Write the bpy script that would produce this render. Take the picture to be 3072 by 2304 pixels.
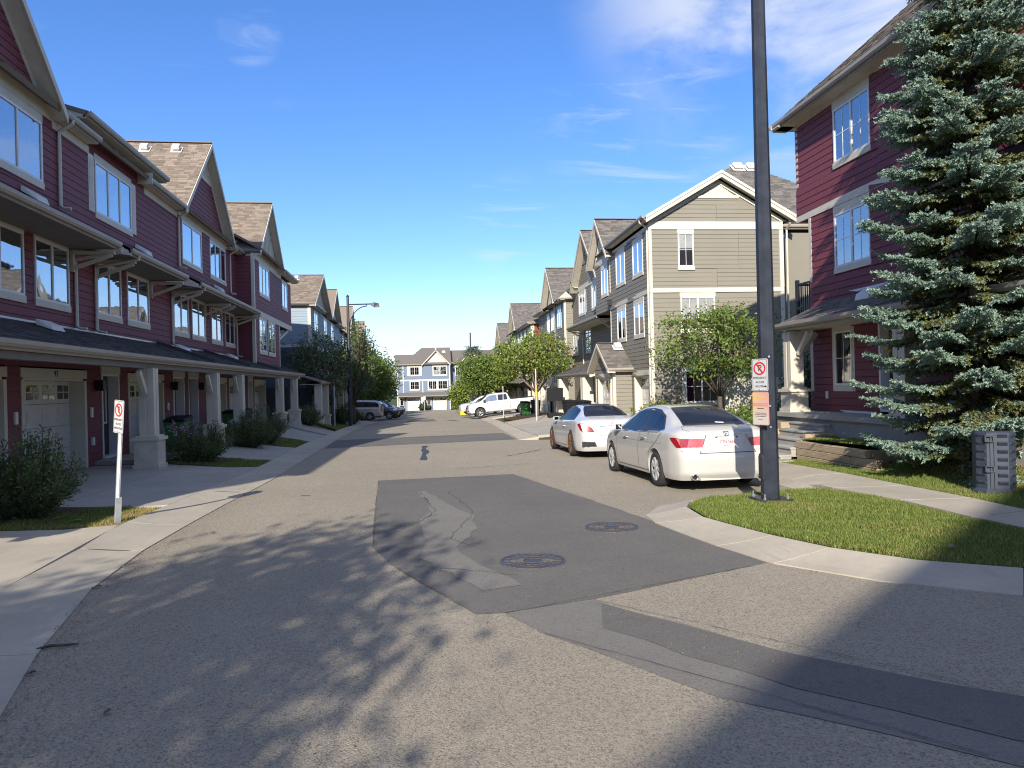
import bpy, bmesh, math, random
import numpy as np
from mathutils import Vector, Matrix

# ---------------------------------------------------------------- scene, camera, sky, sun, exposure
for o in list(bpy.data.objects):
    bpy.data.objects.remove(o)
SC = bpy.context.scene
COL = SC.collection
random.seed(7)
RNG = np.random.default_rng(7)

# every coordinate is in metres with the photographer's eye at the origin, +Y along the street
cam = bpy.data.cameras.new('camera')
cam.sensor_width = 36.0
cam.lens = 24.96
cam.clip_start = 0.05
cam.clip_end = 3000
cam_o = bpy.data.objects.new('camera', cam)
COL.objects.link(cam_o)
YAW, PITCH, ROLL = math.radians(7.77), math.radians(0.08), math.radians(-1.42)
fwd = Vector((math.sin(YAW) * math.cos(PITCH), math.cos(YAW) * math.cos(PITCH), math.sin(PITCH)))
rt0 = Vector((math.cos(YAW), -math.sin(YAW), 0))
up0 = rt0.cross(fwd)
rt = math.cos(ROLL) * rt0 + math.sin(ROLL) * up0
upv = -math.sin(ROLL) * rt0 + math.cos(ROLL) * up0
cm = Matrix((rt, upv, -fwd)).transposed().to_4x4()
cam_o.matrix_world = cm
SC.camera = cam_o

SUN_EL = math.radians(26)
SUN_AZ = math.radians(17)          # light travels towards +Y and this much towards +X
to_sun = Vector((-math.sin(SUN_AZ) * math.cos(SUN_EL), -math.cos(SUN_AZ) * math.cos(SUN_EL), math.sin(SUN_EL)))
sl = bpy.data.lights.new('sun', 'SUN')
sl.energy = 3.7
sl.angle = math.radians(0.53)
sl.color = (1.0, 0.92, 0.80)
sun_o = bpy.data.objects.new('sun', sl)
COL.objects.link(sun_o)
sun_o.rotation_euler = to_sun.to_track_quat('Z', 'Y').to_euler()
sun_o.location = to_sun * 80

W = bpy.data.worlds.new('World')
SC.world = W
W.use_nodes = True
nt = W.node_tree
for n in list(nt.nodes):
    nt.nodes.remove(n)
def wn(t, **k):
    n = nt.nodes.new(t)
    for a, b in k.items():
        setattr(n, a, b)
    return n
sky = wn('ShaderNodeTexSky', sky_type='NISHITA', sun_disc=False)
sky.sun_elevation = SUN_EL
sky.sun_rotation = math.pi + SUN_AZ
sky.altitude = 650
sky.air_density = 0.9
sky.dust_density = 0.5
sky.ozone_density = 3.0
hsv = wn('ShaderNodeHueSaturation')
hsv.inputs['Hue'].default_value = 0.513
hsv.inputs['Saturation'].default_value = 1.30
hsv.inputs['Value'].default_value = 0.98
sc1 = wn('ShaderNodeVectorMath', operation='SCALE'); sc1.inputs['Scale'].default_value = 0.3
nt.links.new(sky.outputs[0], sc1.inputs[0])
gam = wn('ShaderNodeGamma'); gam.inputs['Gamma'].default_value = 0.86
nt.links.new(sc1.outputs[0], gam.inputs['Color'])
sc2 = wn('ShaderNodeVectorMath', operation='SCALE'); sc2.inputs['Scale'].default_value = 3.0
nt.links.new(gam.outputs[0], sc2.inputs[0])
nt.links.new(sc2.outputs[0], hsv.inputs['Color'])
tc = wn('ShaderNodeTexCoord')
sep = wn('ShaderNodeSeparateXYZ')
nt.links.new(tc.outputs['Generated'], sep.inputs[0])
def wm(op, a, b=None, c=None):
    n = wn('ShaderNodeMath', operation=op)
    for i, v in enumerate((a, b, c)):
        if v is None:
            continue
        if isinstance(v, (int, float)):
            n.inputs[i].default_value = v
        else:
            nt.links.new(v, n.inputs[i])
    return n.outputs[0]
zc = wm('ADD', wm('MAXIMUM', sep.outputs[2], 0.0), 0.10)
px, py = wm('DIVIDE', sep.outputs[0], zc), wm('DIVIDE', sep.outputs[1], zc)
comb = wn('ShaderNodeCombineXYZ')
nt.links.new(px, comb.inputs[0]); nt.links.new(py, comb.inputs[1])
def wnoise(scale, detail, rough, off, stretch=(1, 1, 1), rot=0.0):
    m = wn('ShaderNodeMapping')
    m.inputs['Location'].default_value = off
    m.inputs['Scale'].default_value = stretch
    m.inputs['Rotation'].default_value = (0, 0, rot)
    nt.links.new(comb.outputs[0], m.inputs[0])
    t = wn('ShaderNodeTexNoise')
    t.inputs['Scale'].default_value = scale
    t.inputs['Detail'].default_value = detail
    t.inputs['Roughness'].default_value = rough
    t.inputs['Distortion'].default_value = 0.6
    nt.links.new(m.outputs[0], t.inputs[0])
    return t.outputs[0]
def wramp(v, a, b):
    n = wn('ShaderNodeMapRange', interpolation_type='SMOOTHSTEP')
    nt.links.new(v, n.inputs[0])
    n.inputs[1].default_value = a; n.inputs[2].default_value = b
    return n.outputs[0]
def skydir(az, el):
    az, el = math.radians(az), math.radians(el)
    return Vector((math.sin(az) * math.cos(el), math.cos(az) * math.cos(el), math.sin(el)))
def blob(az, el, rad, soft):
    d = skydir(az, el)
    dp = wn('ShaderNodeVectorMath', operation='DOT_PRODUCT')
    nt.links.new(tc.outputs['Generated'], dp.inputs[0])
    dp.inputs[1].default_value = d
    return wramp(dp.outputs['Value'], math.cos(rad + soft), math.cos(max(rad - soft, 0)))
n_big = wnoise(1.6, 9, 0.58, (3.1, 1.7, 0))
n_wisp = wnoise(2.2, 10, 0.62, (9.3, 4.4, 0), (1.0, 2.6, 1), 0.5)
n_band = wnoise(0.55, 8, 0.55, (1.2, 7.7, 0), (0.35, 2.2, 1))
# cumulus at upper right, wisps, thin streaks above the roofs, banked cloud near the horizon
c1 = wm('MULTIPLY', wramp(n_big, 0.36, 0.66), blob(35, 32, 0.15, 0.22))
c1b = wm('MULTIPLY', wramp(n_big, 0.38, 0.66), blob(40, 24, 0.10, 0.14))
c2 = wm('MULTIPLY', wm('MULTIPLY', wramp(n_wisp, 0.46, 0.74), blob(18.5, 21.0, 0.07, 0.09)), 0.45)
c3 = wm('MULTIPLY', wm('MULTIPLY', wramp(n_wisp, 0.40, 0.68), blob(-12.0, 25.5, 0.014, 0.03)), 0.5)
c4 = wm('MULTIPLY', wm('MULTIPLY', wramp(n_wisp, 0.50, 0.72), blob(7.9, 12.7, 0.03, 0.05)), 0.4)
c5 = wm('MULTIPLY', wm('MULTIPLY', wramp(n_wisp, 0.60, 0.88), wramp(sep.outputs[2], 0.05, 0.3)), 0.12)
low = wm('SUBTRACT', 1.0, wramp(sep.outputs[2], 0.03, 0.17))
c6 = wm('MULTIPLY', wm('MULTIPLY', wramp(n_band, 0.30, 0.62), low), 0.80)
c7 = wm('MULTIPLY', wm('MULTIPLY', wramp(n_big, 0.40, 0.62), wramp(sep.outputs[2], 0.48, 0.72)), 0.85)   # broken cloud added overhead, out of view, to brighten and whiten the shade
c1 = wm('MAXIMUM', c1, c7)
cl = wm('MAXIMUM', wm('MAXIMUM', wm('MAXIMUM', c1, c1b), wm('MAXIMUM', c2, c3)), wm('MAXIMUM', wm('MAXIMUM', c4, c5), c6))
mix = wn('ShaderNodeMix', data_type='RGBA')
nt.links.new(wm('MINIMUM', cl, 0.92), mix.inputs[0])
nt.links.new(hsv.outputs[0], mix.inputs[6])
mix.inputs[7].default_value = (3.15, 3.3, 3.65, 1)
bg = wn('ShaderNodeBackground')
bg.inputs['Strength'].default_value = 0.125
nt.links.new(mix.outputs[2], bg.inputs['Color'])
out = wn('ShaderNodeOutputWorld')
nt.links.new(bg.outputs[0], out.inputs[0])

SC.view_settings.view_transform = 'Standard'
SC.view_settings.look = 'None'
SC.view_settings.exposure = 1.17
SC.view_settings.gamma = 1.0
SC.view_settings.use_curve_mapping = False
SC.render.engine = 'CYCLES'
SC.cycles.use_denoising = True
SC.cycles.denoising_prefilter = 'NONE'
SC.cycles.filter_width = 1.1
SC.cycles.max_bounces = 6
SC.cycles.transparent_max_bounces = 8
SC.render.film_transparent = False

# ---------------------------------------------------------------- materials
MATS = {}
class NB:
    """small node helper"""
    def __init__(s, name):
        s.m = bpy.data.materials.new(name)
        s.m.use_nodes = True
        s.t = s.m.node_tree
        s.b = s.t.nodes['Principled BSDF']
        s.o = s.t.nodes['Material Output']
        s.geo = None
    def n(s, t, **k):
        n = s.t.nodes.new(t)
        for a, b in k.items():
            setattr(n, a, b)
        return n
    def l(s, a, b):
        s.t.links.new(a, b)
    def pos(s):
        if s.geo is None:
            s.geo = s.n('ShaderNodeNewGeometry')
        return s.geo.outputs['Position']
    def noise(s, scale, detail=4, rough=0.55, stretch=None, vec=None, out=0):
        t = s.n('ShaderNodeTexNoise')
        t.inputs['Scale'].default_value = scale
        t.inputs['Detail'].default_value = detail
        t.inputs['Roughness'].default_value = rough
        v = vec or s.pos()
        if stretch:
            m = s.n('ShaderNodeMapping'); m.inputs['Scale'].default_value = stretch
            s.l(v, m.inputs[0]); v = m.outputs[0]
        s.l(v, t.inputs['Vector'])
        return t.outputs[out]
    def voro(s, scale, feature='F1', out=0):
        t = s.n('ShaderNodeTexVoronoi', feature=feature)
        t.inputs['Scale'].default_value = scale
        s.l(s.pos(), t.inputs['Vector'])
        return t.outputs[out]
    def ramp(s, v, stops):
        r = s.n('ShaderNodeValToRGB')
        e = r.color_ramp.elements
        while len(e) < len(stops):
            e.new(0.5)
        for i, (p, c) in enumerate(stops):
            e[i].position = p
            e[i].color = (*c, 1) if len(c) == 3 else c
        s.l(v, r.inputs[0])
        return r.outputs[0]
    def mix(s, f, a, b, mode='MIX'):
        m = s.n('ShaderNodeMix', data_type='RGBA', blend_type=mode)
        for i, v in ((0, f), (6, a), (7, b)):
            if isinstance(v, (int, float)):
                m.inputs[i].default_value = v
            elif isinstance(v, tuple):
                m.inputs[i].default_value = (*v[:3], 1)
            else:
                s.l(v, m.inputs[i])
        return m.outputs[2]
    def math(s, op, a, b=None):
        n = s.n('ShaderNodeMath', operation=op)
        for i, v in enumerate((a, b)):
            if v is None: continue
            if isinstance(v, (int, float)): n.inputs[i].default_value = v
            else: s.l(v, n.inputs[i])
        return n.outputs[0]
    def base(s, c):
        if isinstance(c, tuple): s.b.inputs['Base Color'].default_value = (*c[:3], 1)
        else: s.l(c, s.b.inputs['Base Color'])
    def set(s, **k):
        for a, v in k.items():
            s.b.inputs[a.replace('_', ' ')].default_value = v
    def bump(s, h, strength=0.3, dist=0.01):
        b = s.n('ShaderNodeBump')
        b.inputs['Strength'].default_value = strength
        b.inputs['Distance'].default_value = dist
        s.l(h, b.inputs['Height'])
        s.l(b.outputs[0], s.b.inputs['Normal'])
    def rnd(s):
        o = s.n('ShaderNodeObjectInfo')
        return o.outputs['Random']
    def island(s):
        if s.geo is None: s.pos()
        return s.geo.outputs['Random Per Island']

def mat_plain(name, c, rough=0.6, metal=0.0, var=0.06, scale=3.0, spec=0.5, coat=0.0):
    k = NB(name)
    n = k.noise(scale, 5, 0.6)
    lo = tuple(max(0, v * (1 - var * 1.6)) for v in c); hi = tuple(min(1, v * (1 + var * 1.6)) for v in c)
    k.base(k.ramp(n, [(0.3, lo), (0.7, hi)]))
    k.set(Roughness=rough, Metallic=metal, Specular_IOR_Level=spec, Coat_Weight=coat)
    if coat: k.set(Coat_Roughness=0.04)
    MATS[name] = k.m
    return k.m
def mat_siding(name, c, far=False):
    k = NB(name)
    n = k.noise(1.1, 5, 0.6)
    n2 = k.noise(26, 3, 0.6, (1, 1, 7))
    r = k.island() if not far else k.noise(3, 2)
    ob = k.rnd()
    a = k.mix(n, tuple(v * 0.90 for v in c), tuple(v * 1.08 for v in c))
    a = k.mix(k.math('MULTIPLY', ob, 0.10), a, tuple(v * 0.72 for v in c))
    a = k.mix(k.math('MULTIPLY', n2, 0.16), a, tuple(v * 0.75 + 0.02 for v in c))
    k.base(a)
    k.set(Roughness=0.62, Specular_IOR_Level=0.35)
    if far:
        sp = k.n('ShaderNodeSeparateXYZ'); k.l(k.pos(), sp.inputs[0])
        fr = k.math('FRACT', k.math('DIVIDE', sp.outputs[2], 0.175))
        k.bump(fr, 0.9, 0.02)
    else:
        k.bump(n2, 0.12, 0.004)
    MATS[name] = k.m
mat_siding('siding_red', (0.172, 0.043, 0.056))
mat_siding('siding_red_far', (0.26, 0.045, 0.045), True)
mat_siding('siding_taupe', (0.200, 0.186, 0.150))
mat_siding('siding_taupe_far', (0.200, 0.186, 0.150), True)
mat_siding('siding_blue', (0.215, 0.275, 0.330))
mat_siding('siding_blue_far', (0.150, 0.195, 0.265), True)
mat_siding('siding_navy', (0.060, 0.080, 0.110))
mat_siding('siding_cream', (0.55, 0.52, 0.43))
mat_plain('trim', (0.53, 0.49, 0.40), 0.55, var=0.05, scale=2)
mat_plain('trim_dirty', (0.50, 0.46, 0.38), 0.65, var=0.12, scale=4)
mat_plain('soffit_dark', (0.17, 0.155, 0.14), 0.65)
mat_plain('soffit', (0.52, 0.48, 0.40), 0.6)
mat_plain('gutter', (0.30, 0.27, 0.23), 0.45, var=0.05)
mat_plain('vinyl', (0.66, 0.66, 0.645), 0.4, var=0.02)
mat_plain('shutter', (0.62, 0.61, 0.57), 0.55)
mat_plain('garage', (0.56, 0.545, 0.49), 0.55, var=0.06)
mat_plain('door_black', (0.018, 0.02, 0.022), 0.35)
mat_plain('black_metal', (0.014, 0.016, 0.021), 0.38, var=0.2, scale=6)
mat_plain('pole_metal', (0.020, 0.024, 0.034), 0.42, var=0.25, scale=5)
mat_plain('galv', (0.50, 0.53, 0.56), 0.42, 0.55, var=0.10, scale=9)
mat_plain('chrome', (0.75, 0.75, 0.76), 0.12, 1.0, var=0.02)
mat_plain('alu', (0.55, 0.56, 0.57), 0.30, 0.45, var=0.05)
mat_plain('bronze', (0.42, 0.17, 0.07), 0.32, 0.85, var=0.08)
mat_plain('rubber', (0.022, 0.022, 0.023), 0.8, var=0.2, scale=12)
mat_plain('black_plastic', (0.02, 0.02, 0.022), 0.45, var=0.15)
mat_plain('bin_green', (0.035, 0.15, 0.035), 0.5, var=0.12)
mat_plain('bin_black', (0.012, 0.013, 0.015), 0.7, var=0.12, spec=0.2)
mat_plain('yellow', (0.75, 0.42, 0.02), 0.45)
mat_plain('meter', (0.55, 0.60, 0.66), 0.5)
mat_plain('pedestal', (0.026, 0.035, 0.054), 0.55, var=0.12, scale=5)
mat_plain('sign_white', (0.50, 0.51, 0.52), 0.35, var=0.02)
mat_plain('sign_red', (0.55, 0.03, 0.03), 0.4, var=0.04)
mat_plain('sign_black', (0.02, 0.02, 0.025), 0.5)
mat_plain('sign_faded', (0.62, 0.20, 0.14), 0.6)
mat_plain('plate', (0.52, 0.51, 0.51), 0.4, var=0.02)
mat_plain('plate_red', (0.20, 0.025, 0.035), 0.5)
mat_plain('bolt', (0.62, 0.62, 0.62), 0.3, 0.8)
mat_plain('screed', (0.09, 0.09, 0.095), 0.8)
mat_plain('tail_red', (0.24, 0.008, 0.014), 0.12, coat=1.0, var=0.1, scale=30)
mat_plain('tail_pink', (0.40, 0.10, 0.11), 0.12, coat=1.0, var=0.2, scale=40)
mat_plain('lamp_clear', (0.72, 0.74, 0.76), 0.1, 0.3, coat=1.0, var=0.25, scale=40)
mat_plain('lamp_amber', (0.6, 0.25, 0.06), 0.15, coat=1.0)
mat_plain('car_cloth', (0.05, 0.05, 0.055), 0.8)
mat_plain('petal', (0.42, 0.20, 0.38), 0.6, var=0.3, scale=30)
mat_plain('petal_yellow', (0.62, 0.36, 0.01), 0.6, var=0.3, scale=30)
mat_plain('blind', (0.70, 0.69, 0.64), 0.6)
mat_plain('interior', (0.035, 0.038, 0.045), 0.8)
mat_plain('curtain', (0.34, 0.36, 0.40), 0.85, var=0.1)
def mat_paint(name, c, flake=0.0, coat=1.0):
    k = NB(name)
    d = k.noise(7, 5, 0.6)
    sp = k.n('ShaderNodeSeparateXYZ'); k.l(k.pos(), sp.inputs[0])
    dirt = k.math('MULTIPLY', d, 0.16)
    k.base(k.mix(dirt, c, tuple(v * 0.72 + 0.015 for v in c)))
    k.set(Roughness=0.38, Specular_IOR_Level=0.5, Coat_Weight=coat, Coat_Roughness=0.05, Metallic=flake)
    MATS[name] = k.m
mat_paint('paint_white', (0.45, 0.44, 0.41))
mat_paint('paint_white2', (0.50, 0.50, 0.50))
mat_paint('paint_gold', (0.40, 0.375, 0.33), 0.35)
mat_paint('paint_navy', (0.02, 0.028, 0.065), 0.1)
mat_paint('paint_black', (0.012, 0.013, 0.016), 0.1)
def mat_glass(name, tint, refl_lo, refl_hi, rough=0.02):
    k = NB(name)
    k.t.nodes.remove(k.b)
    lw = k.n('ShaderNodeLayerWeight'); lw.inputs[0].default_value = 0.5
    mr = k.n('ShaderNodeMapRange'); k.l(lw.outputs['Fresnel'], mr.inputs[0])
    mr.inputs[1].default_value = 0.0; mr.inputs[2].default_value = 0.6
    mr.inputs[3].default_value = refl_lo; mr.inputs[4].default_value = refl_hi
    g = k.n('ShaderNodeBsdfGlossy'); g.inputs['Roughness'].default_value = rough
    g.inputs['Color'].default_value = (0.93, 0.96, 1.0, 1)
    wv = k.noise(1.3, 2, 0.5)
    bp = k.n('ShaderNodeBump'); bp.inputs['Strength'].default_value = 0.05; bp.inputs['Distance'].default_value = 0.05
    k.l(wv, bp.inputs['Height']); k.l(bp.outputs[0], g.inputs['Normal'])
    tr = k.n('ShaderNodeBsdfTransparent'); tr.inputs['Color'].default_value = (*tint, 1)
    mx = k.n('ShaderNodeMixShader')
    k.l(mr.outputs[0], mx.inputs[0]); k.l(tr.outputs[0], mx.inputs[1]); k.l(g.outputs[0], mx.inputs[2])
    k.l(mx.outputs[0], k.o.inputs['Surface'])
    MATS[name] = k.m
mat_glass('glass', (0.55, 0.58, 0.61), 0.24, 0.85)
mat_glass('glass_dark', (0.16, 0.17, 0.19), 0.10, 0.75)
mat_glass('glass_car', (0.22, 0.23, 0.25), 0.03, 0.15)
mat_glass('glass_clear', (0.95, 0.96, 0.97), 0.04, 0.5)

def mat_asphalt(name, lo, hi, stone, patch=False):
    k = NB(name)
    big = k.noise(0.33, 6, 0.6)
    mid = k.noise(3.0, 6, 0.7)
    v = k.voro(110 if not patch else 140, out=1)
    sv = k.n('ShaderNodeSeparateColor'); k.l(v, sv.inputs[0])
    c = k.mix(k.ramp(big, [(0.35, (0, 0, 0)), (0.65, (1, 1, 1))]), lo, hi)
    c = k.mix(k.math('MULTIPLY', k.ramp(mid, [(0.45, (0, 0, 0)), (0.75, (1, 1, 1))]), 0.35), c, tuple(x * 0.62 for x in lo))
    tr = k.noise(1.0, 4, 0.6, (1.7, 0.05, 1))
    c = k.mix(k.math('MULTIPLY', k.ramp(tr, [(0.42, (0, 0, 0)), (0.66, (1, 1, 1))]), 0.16), c, tuple(x * 0.74 for x in lo))
    st = k.noise(0.75, 6, 0.72)
    c = k.mix(k.math('MULTIPLY', k.ramp(st, [(0.60, (0, 0, 0)), (0.70, (1, 1, 1))]), 0.22), c, tuple(x * 0.60 for x in lo))
    gr = k.noise(34, 4, 0.75)
    c = k.mix(k.math('ADD', k.math('MULTIPLY', k.ramp(gr, [(0.36, (0, 0, 0)), (0.66, (1, 1, 1))]), 0.5), 0.5), tuple(x * 0.70 for x in lo), c) if patch else k.mix(k.ramp(gr, [(0.34, (0, 0, 0)), (0.66, (1, 1, 1))]), k.mix(0.45, c, tuple(x * 0.60 for x in lo)), k.mix(0.25, c, stone))
    spk = k.noise(5.5, 3, 0.5)
    c = k.mix(k.math('MULTIPLY', k.ramp(spk, [(0.70, (0, 0, 0)), (0.76, (1, 1, 1))]), 0.45), c, tuple(x * 0.45 for x in lo))
    sel = k.ramp(sv.outputs[0], [(0.0, (0, 0, 0)), (1.0, (1, 1, 1))])
    c = k.mix(k.math('MULTIPLY', sel, 0.42 if not patch else 0.22), c, stone)
    dark = k.ramp(sv.outputs[1], [(0.80, (0, 0, 0)), (0.84, (1, 1, 1))])
    c = k.mix(k.math('MULTIPLY', dark, 0.5 if not patch else 0.3), c, tuple(x * 0.28 for x in lo))
    k.base(c)
    k.set(Roughness=0.9, Specular_IOR_Level=0.25)
    d = k.voro(110 if not patch else 140)
    k.bump(k.math('SUBTRACT', 1.0, d), 0.55 if not patch else 0.25, 0.006)
    MATS[name] = k.m
mat_asphalt('asphalt', (0.245, 0.212, 0.162), (0.310, 0.271, 0.208), (0.45, 0.395, 0.305))
mat_asphalt('asphalt_patch', (0.122, 0.114, 0.104), (0.165, 0.155, 0.140), (0.26, 0.24, 0.21), True)
mat_asphalt('asphalt_worn', (0.175, 0.163, 0.145), (0.215, 0.200, 0.176), (0.30, 0.275, 0.24), True)
mat_asphalt('asphalt_dark', (0.078, 0.075, 0.072), (0.105, 0.10, 0.095), (0.17, 0.16, 0.145), True)
mat_plain('tar', (0.035, 0.035, 0.037), 0.7, var=0.2, scale=12)
def mat_concrete(name, c):
    k = NB(name)
    a = k.noise(0.8, 6, 0.62); b = k.noise(9, 6, 0.7); s2 = k.noise(160, 2, 0.5)
    col = k.mix(k.ramp(a, [(0.3, (0, 0, 0)), (0.7, (1, 1, 1))]), tuple(x * 0.84 for x in c), tuple(x * 1.08 for x in c))
    col = k.mix(k.math('MULTIPLY', k.ramp(b, [(0.50, (0, 0, 0)), (0.74, (1, 1, 1))]), 0.30), col, tuple(x * 0.62 for x in c))
    col = k.mix(k.math('MULTIPLY', s2, 0.14), col, tuple(x * 0.5 for x in c))
    st = k.noise(2.2, 5, 0.7, (6, 0.7, 1))
    col = k.mix(k.math('MULTIPLY', k.ramp(st, [(0.58, (0, 0, 0)), (0.70, (1, 1, 1))]), 0.30), col, tuple(x * 0.5 for x in c))
    bl = k.noise(0.45, 5, 0.7)
    col = k.mix(k.math('MULTIPLY', k.ramp(bl, [(0.50, (0, 0, 0)), (0.68, (1, 1, 1))]), 0.30), col, tuple(x * 0.55 for x in c))
    gr = k.noise(40, 4, 0.7)
    col = k.mix(k.math('MULTIPLY', k.ramp(gr, [(0.5, (0, 0, 0)), (0.72, (1, 1, 1))]), 0.25), col, tuple(x * 0.6 for x in c))
    k.base(col)
    k.set(Roughness=0.88, Specular_IOR_Level=0.25)
    k.bump(s2, 0.15, 0.003)
    MATS[name] = k.m
mat_concrete('concrete', (0.42, 0.375, 0.30))
mat_concrete('concrete_gray', (0.37, 0.345, 0.30))
mat_concrete('slab', (0.34, 0.33, 0.30))
def mat_shingle(name, c):
    k = NB(name)
    r = k.island()
    g = k.noise(2.0, 4, 0.6)
    f = k.noise(90, 2, 0.5)
    a = k.ramp(r, [(0.0, tuple(v * 0.62 for v in c)), (0.35, tuple(v * 0.88 for v in c)), (0.7, tuple(v * 1.08 for v in c)), (1.0, tuple(v * 1.35 for v in c))])
    a = k.mix(k.math('MULTIPLY', g, 0.25), a, tuple(v * 0.7 for v in c))
    a = k.mix(k.math('MULTIPLY', f, 0.3), a, tuple(v * 0.6 for v in c))
    k.base(a); k.set(Roughness=0.92, Specular_IOR_Level=0.2)
    MATS[name] = k.m
mat_shingle('shingle_brown', (0.215, 0.175, 0.140))
mat_shingle('shingle_gray', (0.145, 0.132, 0.120))
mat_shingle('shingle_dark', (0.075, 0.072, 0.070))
def mat_leaf(name, a, b, c=None, trans=0.25, pr=0.06):
    k = NB(name)
    r = k.island()
    stops = [(0.0, a), (1.0 - pr, b)]
    if c: stops.append((1.0, c))
    n = k.noise(1.7, 3, 0.5)
    col = k.ramp(k.math('ADD', k.math('MULTIPLY', r, 0.75), k.math('MULTIPLY', n, 0.25)) if not c else r, stops)
    k.base(col)
    k.set(Roughness=0.55, Specular_IOR_Level=0.35)
    tl = k.n('ShaderNodeBsdfTranslucent'); k.l(col, tl.inputs[0])
    mx = k.n('ShaderNodeMixShader'); mx.inputs[0].default_value = trans
    k.l(k.b.outputs[0], mx.inputs[1]); k.l(tl.outputs[0], mx.inputs[2]); k.l(mx.outputs[0], k.o.inputs[0])
    MATS[name] = k.m
mat_leaf('leaf_mid', (0.075, 0.135, 0.025), (0.20, 0.27, 0.055), (0.30, 0.12, 0.04), 0.3, 0.05)
mat_leaf('leaf_yellowish', (0.085, 0.14, 0.022), (0.25, 0.31, 0.06), (0.42, 0.13, 0.04), 0.3, 0.05)
mat_leaf('leaf_dark', (0.042, 0.076, 0.030), (0.135, 0.185, 0.072), None, 0.2)
mat_leaf('leaf_purple', (0.03, 0.015, 0.03), (0.07, 0.04, 0.06), None, 0.2)
mat_leaf('leaf_willow', (0.045, 0.080, 0.030), (0.135, 0.18, 0.062), None, 0.22)
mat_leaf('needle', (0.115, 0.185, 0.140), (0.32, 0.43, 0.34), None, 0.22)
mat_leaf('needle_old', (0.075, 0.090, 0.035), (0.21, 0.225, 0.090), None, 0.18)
mat_leaf('pine', (0.035, 0.055, 0.030), (0.105, 0.135, 0.080), None, 0.10)
mat_leaf('grass', (0.080, 0.128, 0.020), (0.22, 0.262, 0.058), None, 0.3)
mat_leaf('grass_dry', (0.22, 0.175, 0.06), (0.38, 0.31, 0.13), None, 0.3)
def mat_soil(name, a, b, c, sc=30):
    k = NB(name)
    n = k.noise(sc, 5, 0.65); g = k.noise(0.9, 4, 0.6)
    k.base(k.mix(k.math('MULTIPLY', g, 0.6), k.ramp(n, [(0.3, a), (0.6, b), (0.8, c)]), a))
    k.set(Roughness=0.95, Specular_IOR_Level=0.1)
    k.bump(n, 0.8, 0.03)
    MATS[name] = k.m
mat_soil('mulch', (0.045, 0.03, 0.022), (0.13, 0.075, 0.05), (0.25, 0.16, 0.12))
mat_soil('turf', (0.045, 0.080, 0.016), (0.105, 0.150, 0.032), (0.20, 0.20, 0.06), 14)
mat_soil('terrain', (0.05, 0.075, 0.022), (0.10, 0.12, 0.04), (0.17, 0.15, 0.07), 4)
mat_soil('bark', (0.05, 0.04, 0.033), (0.13, 0.11, 0.09), (0.22, 0.20, 0.17), 22)
mat_soil('bark_pale', (0.16, 0.13, 0.105), (0.27, 0.23, 0.19), (0.36, 0.32, 0.27), 18)
def mat_wood(name, c):
    k = NB(name)
    n = k.noise(7, 6, 0.65, (8, 0.6, 8)); b = k.noise(1.4, 5, 0.6); kn = k.voro(2.3)
    col = k.mix(k.ramp(n, [(0.3, (0, 0, 0)), (0.7, (1, 1, 1))]), tuple(v * 0.6 for v in c), tuple(v * 1.15 for v in c))
    col = k.mix(k.math('MULTIPLY', k.ramp(b, [(0.45, (0, 0, 0)), (0.75, (1, 1, 1))]), 0.45), col, (c[0] * 0.5, c[1] * 0.52, c[2] * 0.4))
    col = k.mix(k.ramp(kn, [(0.03, (1, 1, 1)), (0.08, (0, 0, 0))]), col, tuple(v * 0.3 for v in c))
    k.base(col); k.set(Roughness=0.85, Specular_IOR_Level=0.2); k.bump(n, 0.3, 0.01)
    MATS[name] = k.m
mat_wood('timber', (0.40, 0.31, 0.21))
def mat_battens():
    k = NB('manhole_iron')
    n = k.noise(40, 4, 0.6)
    k.base(k.ramp(n, [(0.3, (0.050, 0.054, 0.070)), (0.7, (0.078, 0.082, 0.100))]))
    k.set(Roughness=0.5, Metallic=0.4); MATS['manhole_iron'] = k.m
    mat_plain('manhole_rust', (0.100, 0.086, 0.080), 0.7, 0.2, var=0.3, scale=30)
    k = NB('sign_sun_faded')
    sp = k.n('ShaderNodeSeparateXYZ')
    tcn = k.n('ShaderNodeTexCoord'); k.l(tcn.outputs['Object'], sp.inputs[0])
    # faded print of the lower sign: yellow on the left edge, pink on the right, white below
    a = k.ramp(k.math('ADD', k.math('MULTIPLY', sp.outputs[0], 3.0), 0.5), [(0.05, (0.58, 0.42, 0.16)), (0.45, (0.55, 0.36, 0.27)), (0.95, (0.55, 0.31, 0.28))])
    f = k.ramp(k.math('ADD', k.math('MULTIPLY', sp.outputs[2], 2.1), 0.5), [(0.05, (1, 1, 1)), (0.60, (0.25, 0.25, 0.25)), (1.0, (0, 0, 0))])
    k.base(k.mix(f, a, (0.52, 0.46, 0.43)))
    k.set(Roughness=0.45); MATS['sign_sun_faded'] = k.m
mat_battens()
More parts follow.
